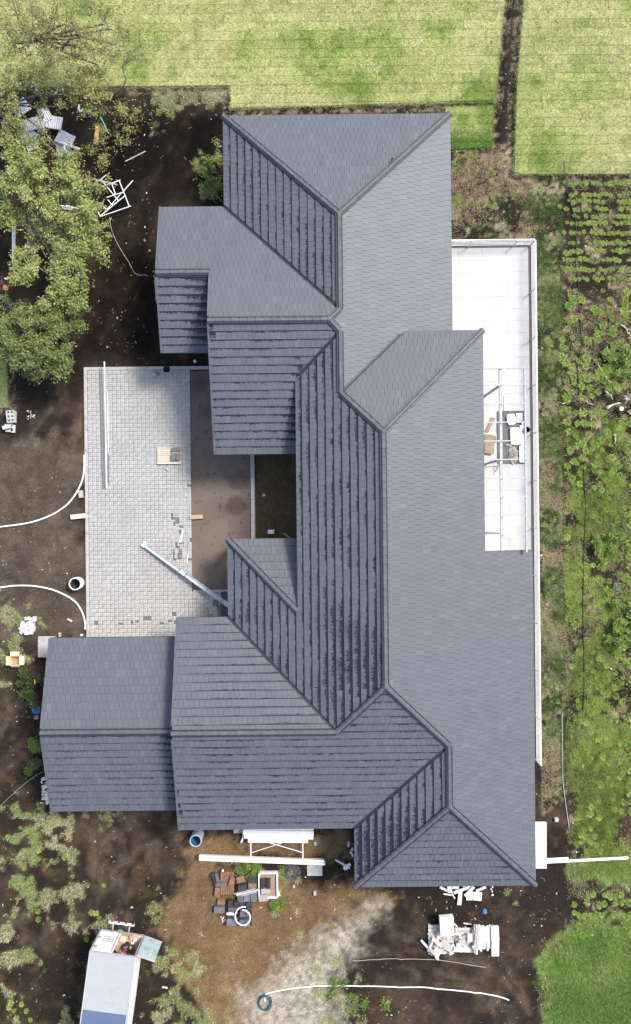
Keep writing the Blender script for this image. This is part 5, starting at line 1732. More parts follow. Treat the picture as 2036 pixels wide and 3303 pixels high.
bar('concrete_slab', 'small pale slab at the eave left of the panels', 'slab', (754, 2680), (786, 2680), 0.2, 0.06, 'concrete', z=0.05)
bar('white_pipe', 'long white pipe at right reaching over the grass', 'pipe', (1740, 2782), (2027, 2767), 0.13, 0.11, 'white_plastic', z=0.12, bevel=.03)
bar('white_pipe', 'short white pipe beside the long one at right', 'pipe', (1740, 2773), (1834, 2768), 0.1, 0.09, 'white_plastic', z=0.10, bevel=.03)
bar('board', 'cream wooden board platform at the south-east eave', 'board', (1744, 2651), (1744, 2800), 0.56, 0.10, 'board', z=0.45)
for (p, q, w, mt, lb) in (((322, 1188), (333, 1577), .05, 'grey_steel', 'grey steel channel, outermost of the bars on the pavers'), ((329, 1188), (339, 1576), .035, 'grey_steel', 'dull metal bar between the grey channel and white bar'), ((337, 1166), (344, 1574), .05, 'sheet_metal', 'long white bar on the pavers, longest of the bundle'), ((347, 1262), (350, 1460), .04, 'sheet_metal', 'short white bar next to the long bundle'), ((350, 1463), (351, 1557), .04, 'grey_steel', 'short grey bar at lower end of the bundle')):
    bar('metal_bar', lb, 'bar', p, q, w, 0.05, mt, z=0.10)
for (p, q, w, lb) in (((578, 1750), (590, 1710), .03, 'white stick lying on the pavers, left one'), ((583, 1750), (593, 1708), .025, 'white stick lying on the pavers, right one'), ((605, 1788), (604, 1817), .05, 'short white batten on the pavers beside the sand')):
    bar('stick', lb, 'stick', p, q, w, .03, 'white_paint', z=0.09)
for (p, q, w, lb) in (((183, 660), (236, 672), .06, 'white pipe in the scrap under the dense tree, upper'), ((186, 668), (240, 678), .05, 'white pipe in the scrap under the dense tree, lower'), ((212, 662), (262, 676), .05, 'white pipe in the scrap reaching toward the metal frame'), ((291, 722), (295, 756), .07, 'white pipe below the fallen metal frame'), ((246, 897), (270, 884), .07, 'white pipe piece at the dark gap in the tree'), ((15, 898), (50, 908), .06, 'white strip at the left edge below the dense tree')):
    bar('scrap_pipe', lb, 'pipe', p, q, w, w, 'white_paint', z=1.2 if p[0] < 260 else .2)
bar('stick', 'orange wooden lath in the gap of the dense tree', 'stick', (120, 774), (150, 830), 0.05, 0.05, 'box_inside', z=0.5)

# white gutter length leaning from the pavers to the porch
def gutter():
    a, b = Vector(P3(462, 1754, 0.16)), Vector(P3(745, 1958, 0.62))
    root = empty('gutter', tuple(a), 'long white gutter lying diagonally from the pavers to the porch', 'gutter')
    fr = [0, .42, .49, .73, .9, 1.0]
    d = b - a
    for i in range(5):
        p, q = a + d * (fr[i] + .002), a + d * (fr[i + 1] - .002)
        m = MB()
        m.beam(p, q, 0.20, 0.05)
        x = d.normalized()
        y = Vector((0, 0, 1)).cross(x).normalized()
        for s in (-1, 1):
            m.beam(p + y * 0.09 * s + Vector((0, 0, .05)), q + y * 0.09 * s + Vector((0, 0, .05)), 0.02, 0.06)
        m.build('section', 'galvanised' if i in (0, 2, 3) else 'sheet_metal', root)
        if i:
            m = MB()
            m.beam(a + d * fr[i] - x * .015 + Vector((0, 0, .03)), a + d * fr[i] + x * .015 + Vector((0, 0, .03)), 0.225, 0.12)
            m.build('joint', 'grey_steel', root)
    m = MB()
    m.beam(a - d.normalized() * .02, a + d.normalized() * 0.16, 0.24, 0.2)
    m.build('end_box', 'white_paint', root)
gutter()
def hollow_bricks():
    for (px, py, r) in ((711, 1960, .05), (731, 1973, .05), (696, 1944, 1.5), (712, 1979, 1.55), (722, 1915, .4)):
        x, y = P(px, py)
        tag(hollow_block(None, (x, y, -0.02), r, 0.26, 0.22, 0.14, 'block_dark').build('hollow_brick', 'block_dark'), 'dark hollow brick in the pit beside the porch', 'brick', 'hollow bricks beside the porch')
hollow_bricks()

def pallet(root, cx, cy, w, d, z, nb, mat, along='x', h=0.12):
    for k in range(3):
        m = MB()
        if along == 'x': m.box((cx - w / 2 + .06 + (w - .12) * k / 2, cy, z + (h - .025) / 2), (0.09, d, h - .025))
        else: m.box((cx, cy - d / 2 + .06 + (d - .12) * k / 2, z + (h - .025) / 2), (w, 0.09, h - .025))
        m.build('bearer', mat, root)
    for k in range(nb):
        m = MB()
        j = random.uniform(-.008, .008)
        if along == 'x':
            bd = d / nb
            m.box((cx + j, cy - d / 2 + bd * (k + .5), z + h - .012), (w, bd * 0.86, 0.022))
        else:
            bd = w / nb
            m.box((cx - w / 2 + bd * (k + .5), cy + j, z + h - .012), (bd * 0.8, d, 0.022))
        m.build('slat', mat, root)
def stack(name, label, cat, px0, py0, px1, py1, z, n, th, mat, group=None, rz=0.0, jit=.012, gap=0.004):
    """a stack of flat pieces, each a part"""
    x0, y1 = P(px0, py0, z); x1, y0 = P(px1, py1, z)
    cx, cy = (x0 + x1) / 2, (y0 + y1) / 2
    root = empty(name, (cx, cy, z), label, cat, group)
    piece = {'tile_dark': 'tile', 'tile_slate': 'tile', 'tile_mauve': 'tile', 'terracotta': 'tile', 'paver': 'paver', 'block_dark': 'paver'}.get(mat, 'sheet')
    for k in range(n):
        m = MB()
        m.box((cx + random.uniform(-jit, jit), cy + random.uniform(-jit, jit), z + th * (k + .5)), (abs(x1 - x0), abs(y1 - y0), th - gap), rz + random.uniform(-.03, .03))
        m.build(piece, mat, root, bevel=0.004)
    return root
def yard_stacks():
    x0, y1 = P(508.6, 1443, .1); x1, y0 = P(584.8, 1497, .1)
    r = empty('pallet', ((x0 + x1) / 2, (y0 + y1) / 2, 0.071), 'pale wooden pallet on the pavers half loaded with dark pavers', 'pallet')
    pallet(r, (x0 + x1) / 2, (y0 + y1) / 2, x1 - x0, y1 - y0, 0.071, 8, 'wood_pale')
    z = 0.195
    for k, (a, b, mt) in enumerate((((556, 1444), (569, 1457), 'block_dark'), ((570, 1444), (583, 1457), 'paver_dark'), ((556, 1458), (583, 1463), 'paver'), ((556, 1464), (569, 1484), 'block_dark'), ((570, 1464), (583, 1484), 'block_dark'))):
        stack('paver_stack', ['dark paver stack, upper left on the pallet', 'mottled paver stack, upper right on the pallet', 'pale row of pavers across the pallet', 'dark paver stack, lower left on the pallet', 'dark paver stack, lower right on the pallet'][k], 'pavers', a[0], a[1], b[0], b[1], z, 2 if k == 2 else 3, .06, mt if mt != 'paver_dark' else 'block_dark')
    m = MB()
    x, y = P(583, 1785)
    m.box((x, y, 0.082), (0.56, 0.5, 0.02), .05)
    tag(m.build('board', 'concrete'), 'pale square board beneath the loose paver stacks', 'board')
    for k, (a, b, mt, lb) in enumerate((((565, 1770), (578, 1785), 'paver', 'pale paver stack near the gutter, upper'), ((579, 1770), (588, 1786), 'block_dark', 'dark paver stack near the gutter, upper'), ((565, 1787), (575, 1801), 'paver', 'pale paver stack near the gutter, lower'), ((576, 1787), (588, 1800), 'block_dark', 'dark paver stack near the gutter, lower'))):
        stack('paver_stack', lb, 'pavers', a[0], a[1], b[0], b[1], 0.093, 2, .06, mt)
    # broken paver chips
    V = MB()
    for k in range(26):
        px, py = random.uniform(575, 612), random.uniform(1712, 1765)
        x, y = P(px, py)
        V.box((x, y, 0.085), (random.uniform(.03, .11), random.uniform(.02, .06), .03), random.uniform(0, 3))
    tag(V.build('rubble', 'paver'), 'scatter of broken paver chips at the edge of the pavers', 'rubble', kind='stuff')
    # black pot on a saucer
    x, y = P(542, 1195)
    r = empty('plant_pot', (x, y, 0.075), 'empty black pot on a pale saucer near the kerb', 'pot')
    m = MB(); m.lathe((x + .02, y - .02, 0.075), [(0.16, 0), (0.2, .03), (0.19, .035), (0.1, .02)], 20); m.build('saucer', 'stone_pale', r, smooth=True)
    m = MB(); m.lathe((x, y, 0.1), [(0.12, 0), (0.155, .25), (0.17, .25), (0.17, .27), (0.145, .27), (0.11, .03), (0.0, .03)], 20); m.build('pot', 'black_plastic', r, smooth=True)
    x, y = P(629.6, 1166)
    m = MB(); m.lathe((x, y, 0.0), [(0.07, 0), (0.075, .1), (0.06, .13), (0.0, .135)], 16)
    tag(m.build('white_tub', 'white_plastic', smooth=True), 'small white round tub in the dark strip behind kerb', 'tub')
yard_stacks()

# cardboard box, open
def open_box():
    x, y = P(57, 2127)
    z = gz(x, y)
    r = empty('cardboard_box', (x, y, z), 'open cream cardboard box with spread flaps at the left', 'box')
    W, D_, h, t = 0.46, 0.46, 0.38, 0.012
    for (cx, cy, sx, sy) in ((-W / 2, 0, t, D_), (W / 2, 0, t, D_), (0, -D_ / 2, W, t), (0, D_ / 2, W, t)):
        m = MB(); m.box((x + cx, y + cy, z + h / 2), (sx, sy, h)); m.build('side', 'box_cream', r)
    m = MB(); m.box((x, y, z + .015), (W - .02, D_ - .02, .02)); m.build('base', 'box_inside', r)
    for (ax, s, w, tilt) in (('x', -1, .23, .25), ('x', 1, .24, .6), ('y', 1, .22, .35), ('y', -1, .16, .9)):
        m = MB()
        if ax == 'x':
            R = Matrix.Rotation(s * tilt, 3, 'Y')
            c = Vector((x + s * W / 2, y, z + h)) + R @ Vector((s * w / 2, 0, 0))
            m.box(c, (w, D_ * .96, t), M=R)
        else:
            R = Matrix.Rotation(-s * tilt, 3, 'X')
            c = Vector((x, y + s * D_ / 2, z + h)) + R @ Vector((0, s * w / 2, 0))
            m.box(c, (W * .96, w, t), M=R)
        m.build('flap', 'box_cream', r)
    m = MB(); m.box((x + .12, y - .08, z + .06), (.2, .26, .07), .1)
    tag(m.build('paper_stack', 'white_worn'), 'white paper bundle inside the open cardboard box', 'paper')
open_box()
def crumple(name, label, cat, px, py, r, h, mat, seed, sq=(1, 1), z=None):
    rs = random.Random(seed)
    x, y = P(px, py)
    z = gz(x, y) if z is None else z
    m = MB()
    n1, n2 = 9, 16
    for i in range(n1 + 1):
        th = math.pi / 2 * i / n1
        for k in range(n2):
            a = 2 * math.pi * k / n2
            q = 1 + rs.uniform(-.25, .25)
            m.v.append((x + r * sq[0] * math.cos(a) * math.cos(th) * q, y + r * sq[1] * math.sin(a) * math.cos(th) * q, z + h * math.sin(th) * (1 + rs.uniform(-.2, .2))))
    for i in range(n1):
        for k in range(n2):
            a, b = i * n2 + k, i * n2 + (k + 1) % n2
            m.f.append((a, b, b + n2, a + n2))
    return tag(m.build(name, mat, origin=(x, y, z)), label, cat)
crumple('plastic_bag', 'crumpled bright blue plastic bag in shade by the garage', 'bag', 118, 2288, 0.2, 0.22, 'blue_plastic', 3)
crumple('plastic_bag', 'small white plastic scrap next to the blue bag', 'bag', 107, 2290, 0.06, 0.08, 'white_plastic', 4)
crumple('plastic_bag', 'scrap of blue plastic on dark soil above the pile', 'bag', 1564, 2940, 0.1, 0.05, 'blue_plastic', 5, (1, 1.2))
bar('tool', 'yellow-handled stick in the dark shrub', 'tool', (112, 2192), (113, 2206), .03, .03, 'yellow_paint', z=.95)

def heap(name, label, cat, n, region, mat, smin, smax, zmax, part, flat=False, seed=1):
    rs = random.Random(seed)
    (a, b, c, d) = region
    x, y = P((a + c) / 2, (b + d) / 2)
    root = empty(name, (x, y, gz(x, y) - .02), label, cat)
    for k in range(n):
        px, py = rs.uniform(a, c), rs.uniform(b, d)
        xx, yy = P(px, py)
        zz = gz(xx, yy) + zmax * rs.random()
        m = MB()
        R = Matrix.Rotation(rs.uniform(0, 3.1), 3, 'Z') @ Matrix.Rotation(rs.uniform(-.4, .4), 3, 'X') @ Matrix.Rotation(rs.uniform(-.4, .4), 3, 'Y')
        L = rs.uniform(smin, smax)
        if flat: sz = (L, L * rs.uniform(.4, .9), .02)
        else: sz = (L, L * rs.uniform(.45, .8), L * rs.uniform(.35, .6))
        m.box((xx, yy, zz + sz[2] / 2), sz, M=R)
        # knock corners off
        m.v = [(v[0] + rs.uniform(-.12, .12) * L, v[1] + rs.uniform(-.12, .12) * L, v[2] + (0 if flat else rs.uniform(-.08, .08) * L)) for v in m.v]
        m.build(part, mat, root, bevel=0.0 if flat else .015)
    return root
heap('stone_heap', 'heap of pale limestone pieces at the garage gable', 'stones', 34, (138, 2500, 165, 2585), 'limestone', .1, .24, .3, 'stone', seed=4)
heap('rubble_heap', 'small heap of white chips left of the courtyard wall', 'rubble', 14, (90, 1325, 112, 1352), 'limestone', .05, .1, .03, 'chip', seed=5)
heap('rubble_heap', 'white crumbs beside the dark tile pallet', 'rubble', 14, (712, 2955, 728, 2974), 'limestone', .05, .1, .03, 'chip', seed=6)
heap('rubble_heap', 'pale broken stones at the inner south eave corner', 'rubble', 12, (1122, 2715, 1140, 2760), 'limestone', .06, .15, .05, 'chip', seed=7)
heap('foam_strip', 'trail of broken white foam leading to the roof edge', 'foam', 12, (1106, 2788, 1128, 2802), 'styrofoam', .08, .16, .03, 'chunk', seed=8)
bar('foam_strip', 'thin white foam strip lying on brown soil', 'foam', (1081, 2773), (1110, 2790), .06, .05, 'styrofoam')

# ---------------------------------------------------------------- white panels, frame and beam at the south eave
def south_goods():
    z = 0.42
    a0, a1 = P(790, 2675, z), P(1012, 2675, z)
    fr = empty('scaffold_frame', (*P(900, 2735), 0.0), 'white steel scaffold frame with crossed braces carrying panels', 'scaffold')
    xs = [P(809, 2730, .3)[0], P(977, 2730, .3)[0]]
    yb, yt = P(900, 2779, .3)[1], P(900, 2640, .3)[1]
    for x in xs:
        m = MB(); m.tube([(x, yt, .3), (x, yb, .3)], .028, 8); m.build('side_bar', 'white_paint', fr)
        for yy in (yt, yb + .05):
            m = MB(); m.tube([(x, yy, 0), (x, yy, .3)], .028, 8); m.build('leg', 'white_paint', fr)
    y1, y2 = P(900, 2750, .3)[1], P(900, 2712, .3)[1]
    m = MB(); m.tube([(xs[0], y1, .31), (xs[0] + (xs[1] - xs[0]) * .72, y2, .33)], .018, 6); m.build('brace', 'white_paint', fr)
    m = MB(); m.tube([(xs[1], y1, .34), (xs[1] - (xs[1] - xs[0]) * .72, y2, .36)], .018, 6); m.build('brace', 'white_paint', fr)
    for (p, q, w, th, zz, lb) in (((786, 2660), (1012, 2662), .5, .04, .38, 'wide white panel under the eave, lowest of stack'), ((784, 2684), (1012, 2688), .22, .05, .43, 'white panel on the scaffold, beside the eave'), ((788, 2697), (1011, 2700), .22, .045, .43, 'white panel on the scaffold, middle of the three'), ((800, 2711), (994, 2712), .2, .04, .38, 'white panel on the scaffold, outermost and shortest')):
        bar('foam_sheet', lb, 'panel', p, q, w, th, 'styrofoam', z=zz)
    for x in xs:
        pass
    bar('white_beam', 'long white foam beam lying before the scaffold', 'beam', (643, 2761), (1046, 2777), .13, .16, 'styrofoam', z=.40)
    bar('white_beam', 'second long white beam against the first one', 'beam', (643, 2770), (1049, 2785), .13, .14, 'styrofoam', z=.41)
    hose('white_pipe', 'short white pipe poking out left of the panels', 'pipe', [(788, 2680), (784, 2700), (779, 2713)], .045, 'white_plastic', 10, .2)
    # coil of wire
    m = MB()
    x, y = P(942, 2815)
    rs = random.Random(4)
    for k in range(22):
        r = rs.uniform(.20, .40)
        ox, oy = rs.uniform(-.05, .05), rs.uniform(-.05, .05)
        t1, t2 = rs.uniform(-.1, .1), rs.uniform(-.1, .1)
        z0 = gz(x, y) + .03 + k * .006
        m.tube([(x + ox + r * math.cos(a), y + oy + r * math.sin(a) * 1.04, z0 + t1 * r * math.cos(a) * .3 + t2 * r * math.sin(a) * .3 + .01) for a in [2 * math.pi * i / 30 for i in range(31)]], .008, 4, False)
    tag(m.build('wire_coil', 'wire'), 'loose coil of grey wire below the long white beam', 'wire')
    m = MB()
    x, y = P(855, 3233)
    for k in range(9):
        r = rs.uniform(.29, .37)
        ox, oy = rs.uniform(-.03, .03), rs.uniform(-.03, .03)
        z0 = gz(x, y) + .03 + k * .008
        m.tube([(x + ox + r * .92 * math.cos(a), y + oy + r * 1.08 * math.sin(a), z0) for a in [2 * math.pi * i / 32 for i in range(33)]], .014, 5, False)
    tag(m.build('hose_coil', 'teal_plastic', smooth=True), 'coil of dark green garden hose on pale sand', 'hose')
south_goods()

# ---------------------------------------------------------------- roof tile pallets
def tile_goods():
    def zp(x, y): return (660 + x / 5.04, 2780 + y / 5.04)
    def st(name, label, cat, x0, y0, x1, y1, z, n, th, mat, rz=0.0):
        a, b = zp(x0, y0), zp(x1, y1)
        return stack(name, label, cat, a[0], a[1], b[0], b[1], z, n, th, mat, rz=rz)
    c = zp(375, 315)
    x, y = P(*c)
    r = empty('pallet', (x, y, 0.0), 'orange weathered wooden pallet with gaps between slats', 'pallet')
    pallet(r, x, y, 0.66, 1.12, 0.0, 6, 'wood_orange', 'y', 0.2)
    st('tile_stack', 'black tiles leaning over the orange pallet corner', 'tiles', 140, 165, 190, 320, .1, 3, .05, 'tile_dark', .35)
    st('tile_stack', 'slate grey tiles on top of the orange pallet corner', 'tiles', 185, 170, 235, 320, .2, 3, .05, 'tile_slate', .25)
    st('tile_stack', 'flat slate tiles lying across the orange pallet edge', 'tiles', 185, 328, 345, 382, .2, 3, .04, 'tile_slate')
    st('tile_stack', 'terracotta tile pair on the right of orange pallet', 'tiles', 400, 250, 485, 380, .2, 3, .05, 'terracotta', -.25)
    st('tile_stack', 'terracotta tiles at lower left of orange pallet', 'tiles', 175, 400, 260, 540, .0, 4, .05, 'terracotta', -.08)
    st('tile_stack', 'pale terracotta tiles between the two pallets', 'tiles', 525, 230, 650, 325, .25, 2, .05, 'terracotta', .2)
    st('tile_stack', 'black tile stack, upper right of the middle pallet', 'tiles', 715, 200, 860, 290, .0, 7, .05, 'tile_dark')
    st('tile_stack', 'black tile stack, upper left of the middle pallet', 'tiles', 555, 325, 700, 422, .0, 7, .05, 'tile_dark')
    st('tile_stack', 'rusty orange bracket pile on middle pallet', 'tiles', 720, 305, 850, 395, .0, 6, .05, 'wood_orange')
    st('tile_stack', 'dark tile stack under white strips, left one', 'tiles', 545, 440, 637, 612, .0, 6, .05, 'tile_slate')
    st('tile_stack', 'dark tile stack under white strips, middle one', 'tiles', 647, 450, 745, 605, .0, 6, .05, 'tile_slate')
    st('tile_stack', 'dark tile stack under white strips, right one', 'tiles', 760, 440, 860, 602, .0, 6, .05, 'tile_slate')
    for (p, q, lb) in (((515, 540), (890, 450), 'widest white strip over the dark tile stacks'), ((480, 522), (825, 432), 'thin white strip, upper one over dark tiles'), ((595, 555), (840, 490), 'short white strip, lowest over dark tiles')):
        bar('white_strip', lb, 'strip', zp(*p), zp(*q), .1 if 'widest' in lb else .035, .03, 'white_worn', z=.34)
    # tray
    a, b = zp(885, 185), zp(1185, 578)
    x0, y1 = P(*a, .2); x1, y0 = P(*b, .2)
    r = empty('tray', ((x0 + x1) / 2, (y0 + y1) / 2, 0), 'tan mortar tray with white rim holding ridge tiles', 'tray')
    m = MB(); m.box(((x0 + x1) / 2, (y0 + y1) / 2, .06), (x1 - x0 - .02, y1 - y0 - .02, .1)); m.build('bed', 'cardboard', r)
    for (cx, cy, sx, sy) in ((x0, (y0 + y1) / 2, .06, y1 - y0), (x1, (y0 + y1) / 2, .06, y1 - y0), ((x0 + x1) / 2, y0, x1 - x0 - .07, .06), ((x0 + x1) / 2, y1, x1 - x0 - .07, .06)):
        m = MB(); m.box((cx, cy, .12), (sx, sy, .24)); m.build('rim', 'white_plastic', r)
    for k, (xc, lb) in enumerate(((932, 'left row of black chevron ridge tiles in tray'), (1028, 'right row of black chevron ridge tiles in tray'))):
        cpx = zp(xc, 350)
        x, y = P(*cpx, .25)
        rr = empty('ridge_tile_row', (x, y, .11), lb, 'tiles')
        for q in range(6):
            m = MB()
            yy = y + .24 - q * .095
            for s in (-1, 1):
                m.add([(x, yy + .06, .36), (x + s * .13, yy - .02, .24), (x + s * .13, yy - .07, .24), (x, yy + .01, .36), (x, yy + .06, .33), (x + s * .13, yy - .02, .12), (x + s * .13, yy - .07, .12), (x, yy + .01, .33)],
                      [(0, 1, 2, 3), (3, 2, 6, 7), (0, 4, 5, 1), (1, 5, 6, 2), (4, 7, 6, 5)])
            m.build('tile', 'tile_dark', rr)
    st('tile_stack', 'mauve tile stack below the chevron tiles, upper', 'tiles', 920, 410, 1060, 492, .11, 5, .04, 'tile_mauve')
    st('tile_stack', 'mauve tile stack at the lower left of tray', 'tiles', 882, 495, 1035, 600, .0, 5, .05, 'tile_mauve', .1)
    m = MB()
    m.box((*P(*zp(1190, 510)), .03), (.2, .3, .03), .4)
    tag(m.build('broken_tile', 'galvanised'), 'pale broken sheet beside the tray', 'sheet')
    # lower pallet of slate tiles
    a, b = zp(370, 590), zp(775, 1020)
    x0, y1 = P(*a); x1, y0 = P(*b)
    r = empty('pallet', ((x0 + x1) / 2, (y0 + y1) / 2, 0), 'dark pallet under the stacks inside the white pipe ring', 'pallet')
    pallet(r, (x0 + x1) / 2, (y0 + y1) / 2, x1 - x0, y1 - y0, 0, 7, 'tile_dark', 'x', .12)
    for (x0_, y0_, x1_, y1_, n, mt, lb) in ((385, 600, 470, 690, 5, 'tile_dark', 'first'), (485, 610, 570, 690, 5, 'tile_dark', 'second'), (585, 630, 660, 690, 4, 'tile_dark', 'third'), (680, 630, 760, 690, 4, 'tile_dark', 'fourth')):
        st('tile_stack', lb + ' black tile stack from left in the back row of lower pallet', 'tiles', x0_, y0_, x1_, y1_, .121, n, .05, mt)
    for (x0_, y0_, x1_, y1_, n, mt, lb) in ((390, 712, 548, 810, 5, 'tile_slate', 'slate tile stack on lower pallet, left above the short pipe'), (372, 892, 540, 1000, 5, 'tile_slate', 'slate tile stack on lower pallet, left below the short pipe'), (590, 762, 712, 850, 6, 'tile_slate', 'slate tile stack on lower pallet inside the ring, upper'), (575, 905, 740, 1010, 5, 'tile_slate', 'slate tile stack on lower pallet inside the ring, lower'), (675, 700, 760, 745, 5, 'tile_dark', 'small black tile stack right of the ring')):
        st('tile_stack', lb, 'tiles', x0_, y0_, x1_, y1_, .121, n, .05, mt)
    x, y = P(*zp(625, 865), .45)
    m = MB()
    m.tube([(x + .375 * math.cos(a), y + .41 * math.sin(a), .45 + .01 * k) for k, a in enumerate([1.2 + 2 * math.pi * i / 30 for i in range(33)])], .034, 8)
    tag(m.build('pipe_ring', 'white_plastic', smooth=True), 'white plastic pipe bent into a ring on dark tiles', 'pipe')
    bar('white_pipe', 'short thick white pipe piece on dark tiles', 'pipe', zp(355, 845), zp(478, 848), .12, .1, 'white_plastic', z=.43, bevel=.03)
    st('tile_stack', 'terracotta tiles left of the lower pallet', 'tiles', 215, 595, 335, 665, .0, 4, .05, 'terracotta', -.1)
    st('tile_stack', 'blue-black tile stack left of the lower pallet', 'tiles', 165, 695, 335, 790, .0, 5, .05, 'tile_slate', -.05)
    x, y = P(*zp(290, 160), .4)
    m = MB(); m.lathe((x, y, .2), [(.06, 0), (.06, .1), (.05, .13), (0, .135)], 14)
    tag(m.build('white_cup', 'white_plastic', smooth=True), 'small white cup on the orange pallet corner', 'cup')
tile_goods()

# ---------------------------------------------------------------- plasterboard piles south-east
def board_goods():
    def zp(x, y): return (1320 + x / 4.447, 2820 + y / 4.447)
    heap('plaster_heap', 'left pallet heap of broken whitish plasterboard', 'rubble', 46, (*zp(300, 740), *zp(610, 1100)), 'drywall', .16, .42, .42, 'fragment', True, 11)
    heap('plaster_heap', 'middle pallet heap of broken whitish plasterboard', 'rubble', 34, (*zp(680, 770), *zp(930, 1070)), 'drywall', .16, .38, .38, 'fragment', True, 12)
    a, b = zp(270, 705), zp(640, 1125)
    x0, y1 = P(*a); x1, y0 = P(*b)
    r = empty('pallet', ((x0 + x1) / 2, (y0 + y1) / 2, 0), 'white pallet below the left plasterboard heap', 'pallet')
    pallet(r, (x0 + x1) / 2, (y0 + y1) / 2, x1 - x0, y1 - y0, 0, 8, 'drywall', 'x', .14)
    a, b = zp(655, 745), zp(960, 1095)
    x0, y1 = P(*a); x1, y0 = P(*b)
    r = empty('pallet', ((x0 + x1) / 2, (y0 + y1) / 2, 0), 'white pallet below the middle plasterboard heap', 'pallet')
    pallet(r, (x0 + x1) / 2, (y0 + y1) / 2, x1 - x0, y1 - y0, 0, 7, 'drywall', 'x', .14)
    bar('foam_sheet', 'clean white foam panel standing proud of left heap', 'panel', zp(530, 595), zp(548, 862), .68, .22, 'styrofoam', z=.62, z2=.5)
    bar('foam_strip', 'white foam block along the bottom of middle heap', 'foam', zp(635, 1060), zp(915, 1072), .24, .2, 'styrofoam', z=.12)
    bar('foam_sheet', 'upper white board at right end of the pile', 'panel', zp(1225, 740), zp(1235, 940), .38, .12, 'styrofoam', z=.45)
    bar('foam_sheet', 'lower white board at right end of the pile', 'panel', zp(1235, 945), zp(1232, 1165), .36, .14, 'styrofoam', z=.40)
    rs = random.Random(8)
    for k in range(13):
        t = k / 12
        x0_, x1_ = 940 + 220 * t + rs.uniform(-15, 15), 900 + 250 * t + rs.uniform(-20, 20)
        bar('foam_strip', ORD[k] + ' strip from the left in the fanned white bundle', 'foam', zp(x0_, 710 + rs.uniform(0, 50)), zp(x1_, 1100 + rs.uniform(-60, 50)), rs.uniform(.08, .15), .04, 'styrofoam' if k > 3 else 'drywall', z=.3 + .16 * math.sin(3 * t) + .02 * (k % 3), group='fanned white strips on the rubble')
    bar('foam_strip', 'long thin white strip leaning off the left heap', 'foam', zp(172, 945), zp(418, 1222), .1, .05, 'styrofoam', z=.2, z2=.1)
    bar('foam_strip', 'short white strip crossing the long one at left', 'foam', zp(330, 980), zp(270, 1105), .08, .05, 'styrofoam', z=.3, z2=.2)
    bar('foam_strip', 'thin white lath above the middle heap', 'foam', zp(780, 700), zp(895, 722), .05, .04, 'styrofoam')
    bar('foam_strip', 'small crossed white lath beside the clean panel', 'foam', zp(640, 700), zp(690, 750), .05, .04, 'styrofoam', z=.3)
    for (p, q, w, z, lb) in (((440, 185), (560, 240), .12, .1, 'white strip at the eave, farthest left'), ((490, 280), (620, 300), .06, .06, 'thin white lath lying below the eave pile'), ((600, 230), (655, 350), .05, .1, 'thin crossed lath below the eave pile'), ((640, 265), (850, 190), .14, .18, 'white slat slanting across the eave pile'), ((575, 170), (590, 265), .22, .14, 'white offcut left in the eave pile'),
                             ((745, 165), (718, 440), .2, .1, 'white plank pointing down from the eave pile'), ((800, 310), (930, 180), .14, .2, 'white slat right of centre in eave pile'), ((960, 240), (1100, 180), .13, .2, 'pinkish plank at right of the eave pile'), ((870, 245), (868, 370), .34, .1, 'white square board, left of the two at eave'), ((985, 255), (975, 375), .42, .14, 'white square board, right of the two at eave'), ((620, 165), (900, 175), .3, .1, 'wide white board tucked under the eave')):
        bar('foam_board', lb, 'board', zp(*p), zp(*q), w, .04, 'board' if 'pinkish' in lb else 'styrofoam', z=z)
    for (x, y) in ((1195, 180), (1175, 207), (1190, 243), (1197, 295)):
        m = MB()
        xx, yy = P(*zp(x, y))
        m.box((xx, yy, gz(xx, yy) + .03), (.1 if y > 280 else .06, .07, .06), .3)
        tag(m.build('foam_chip', 'styrofoam'), 'small white foam chip right of the eave pile', 'foam', 'foam chips right of the eave pile')
board_goods()

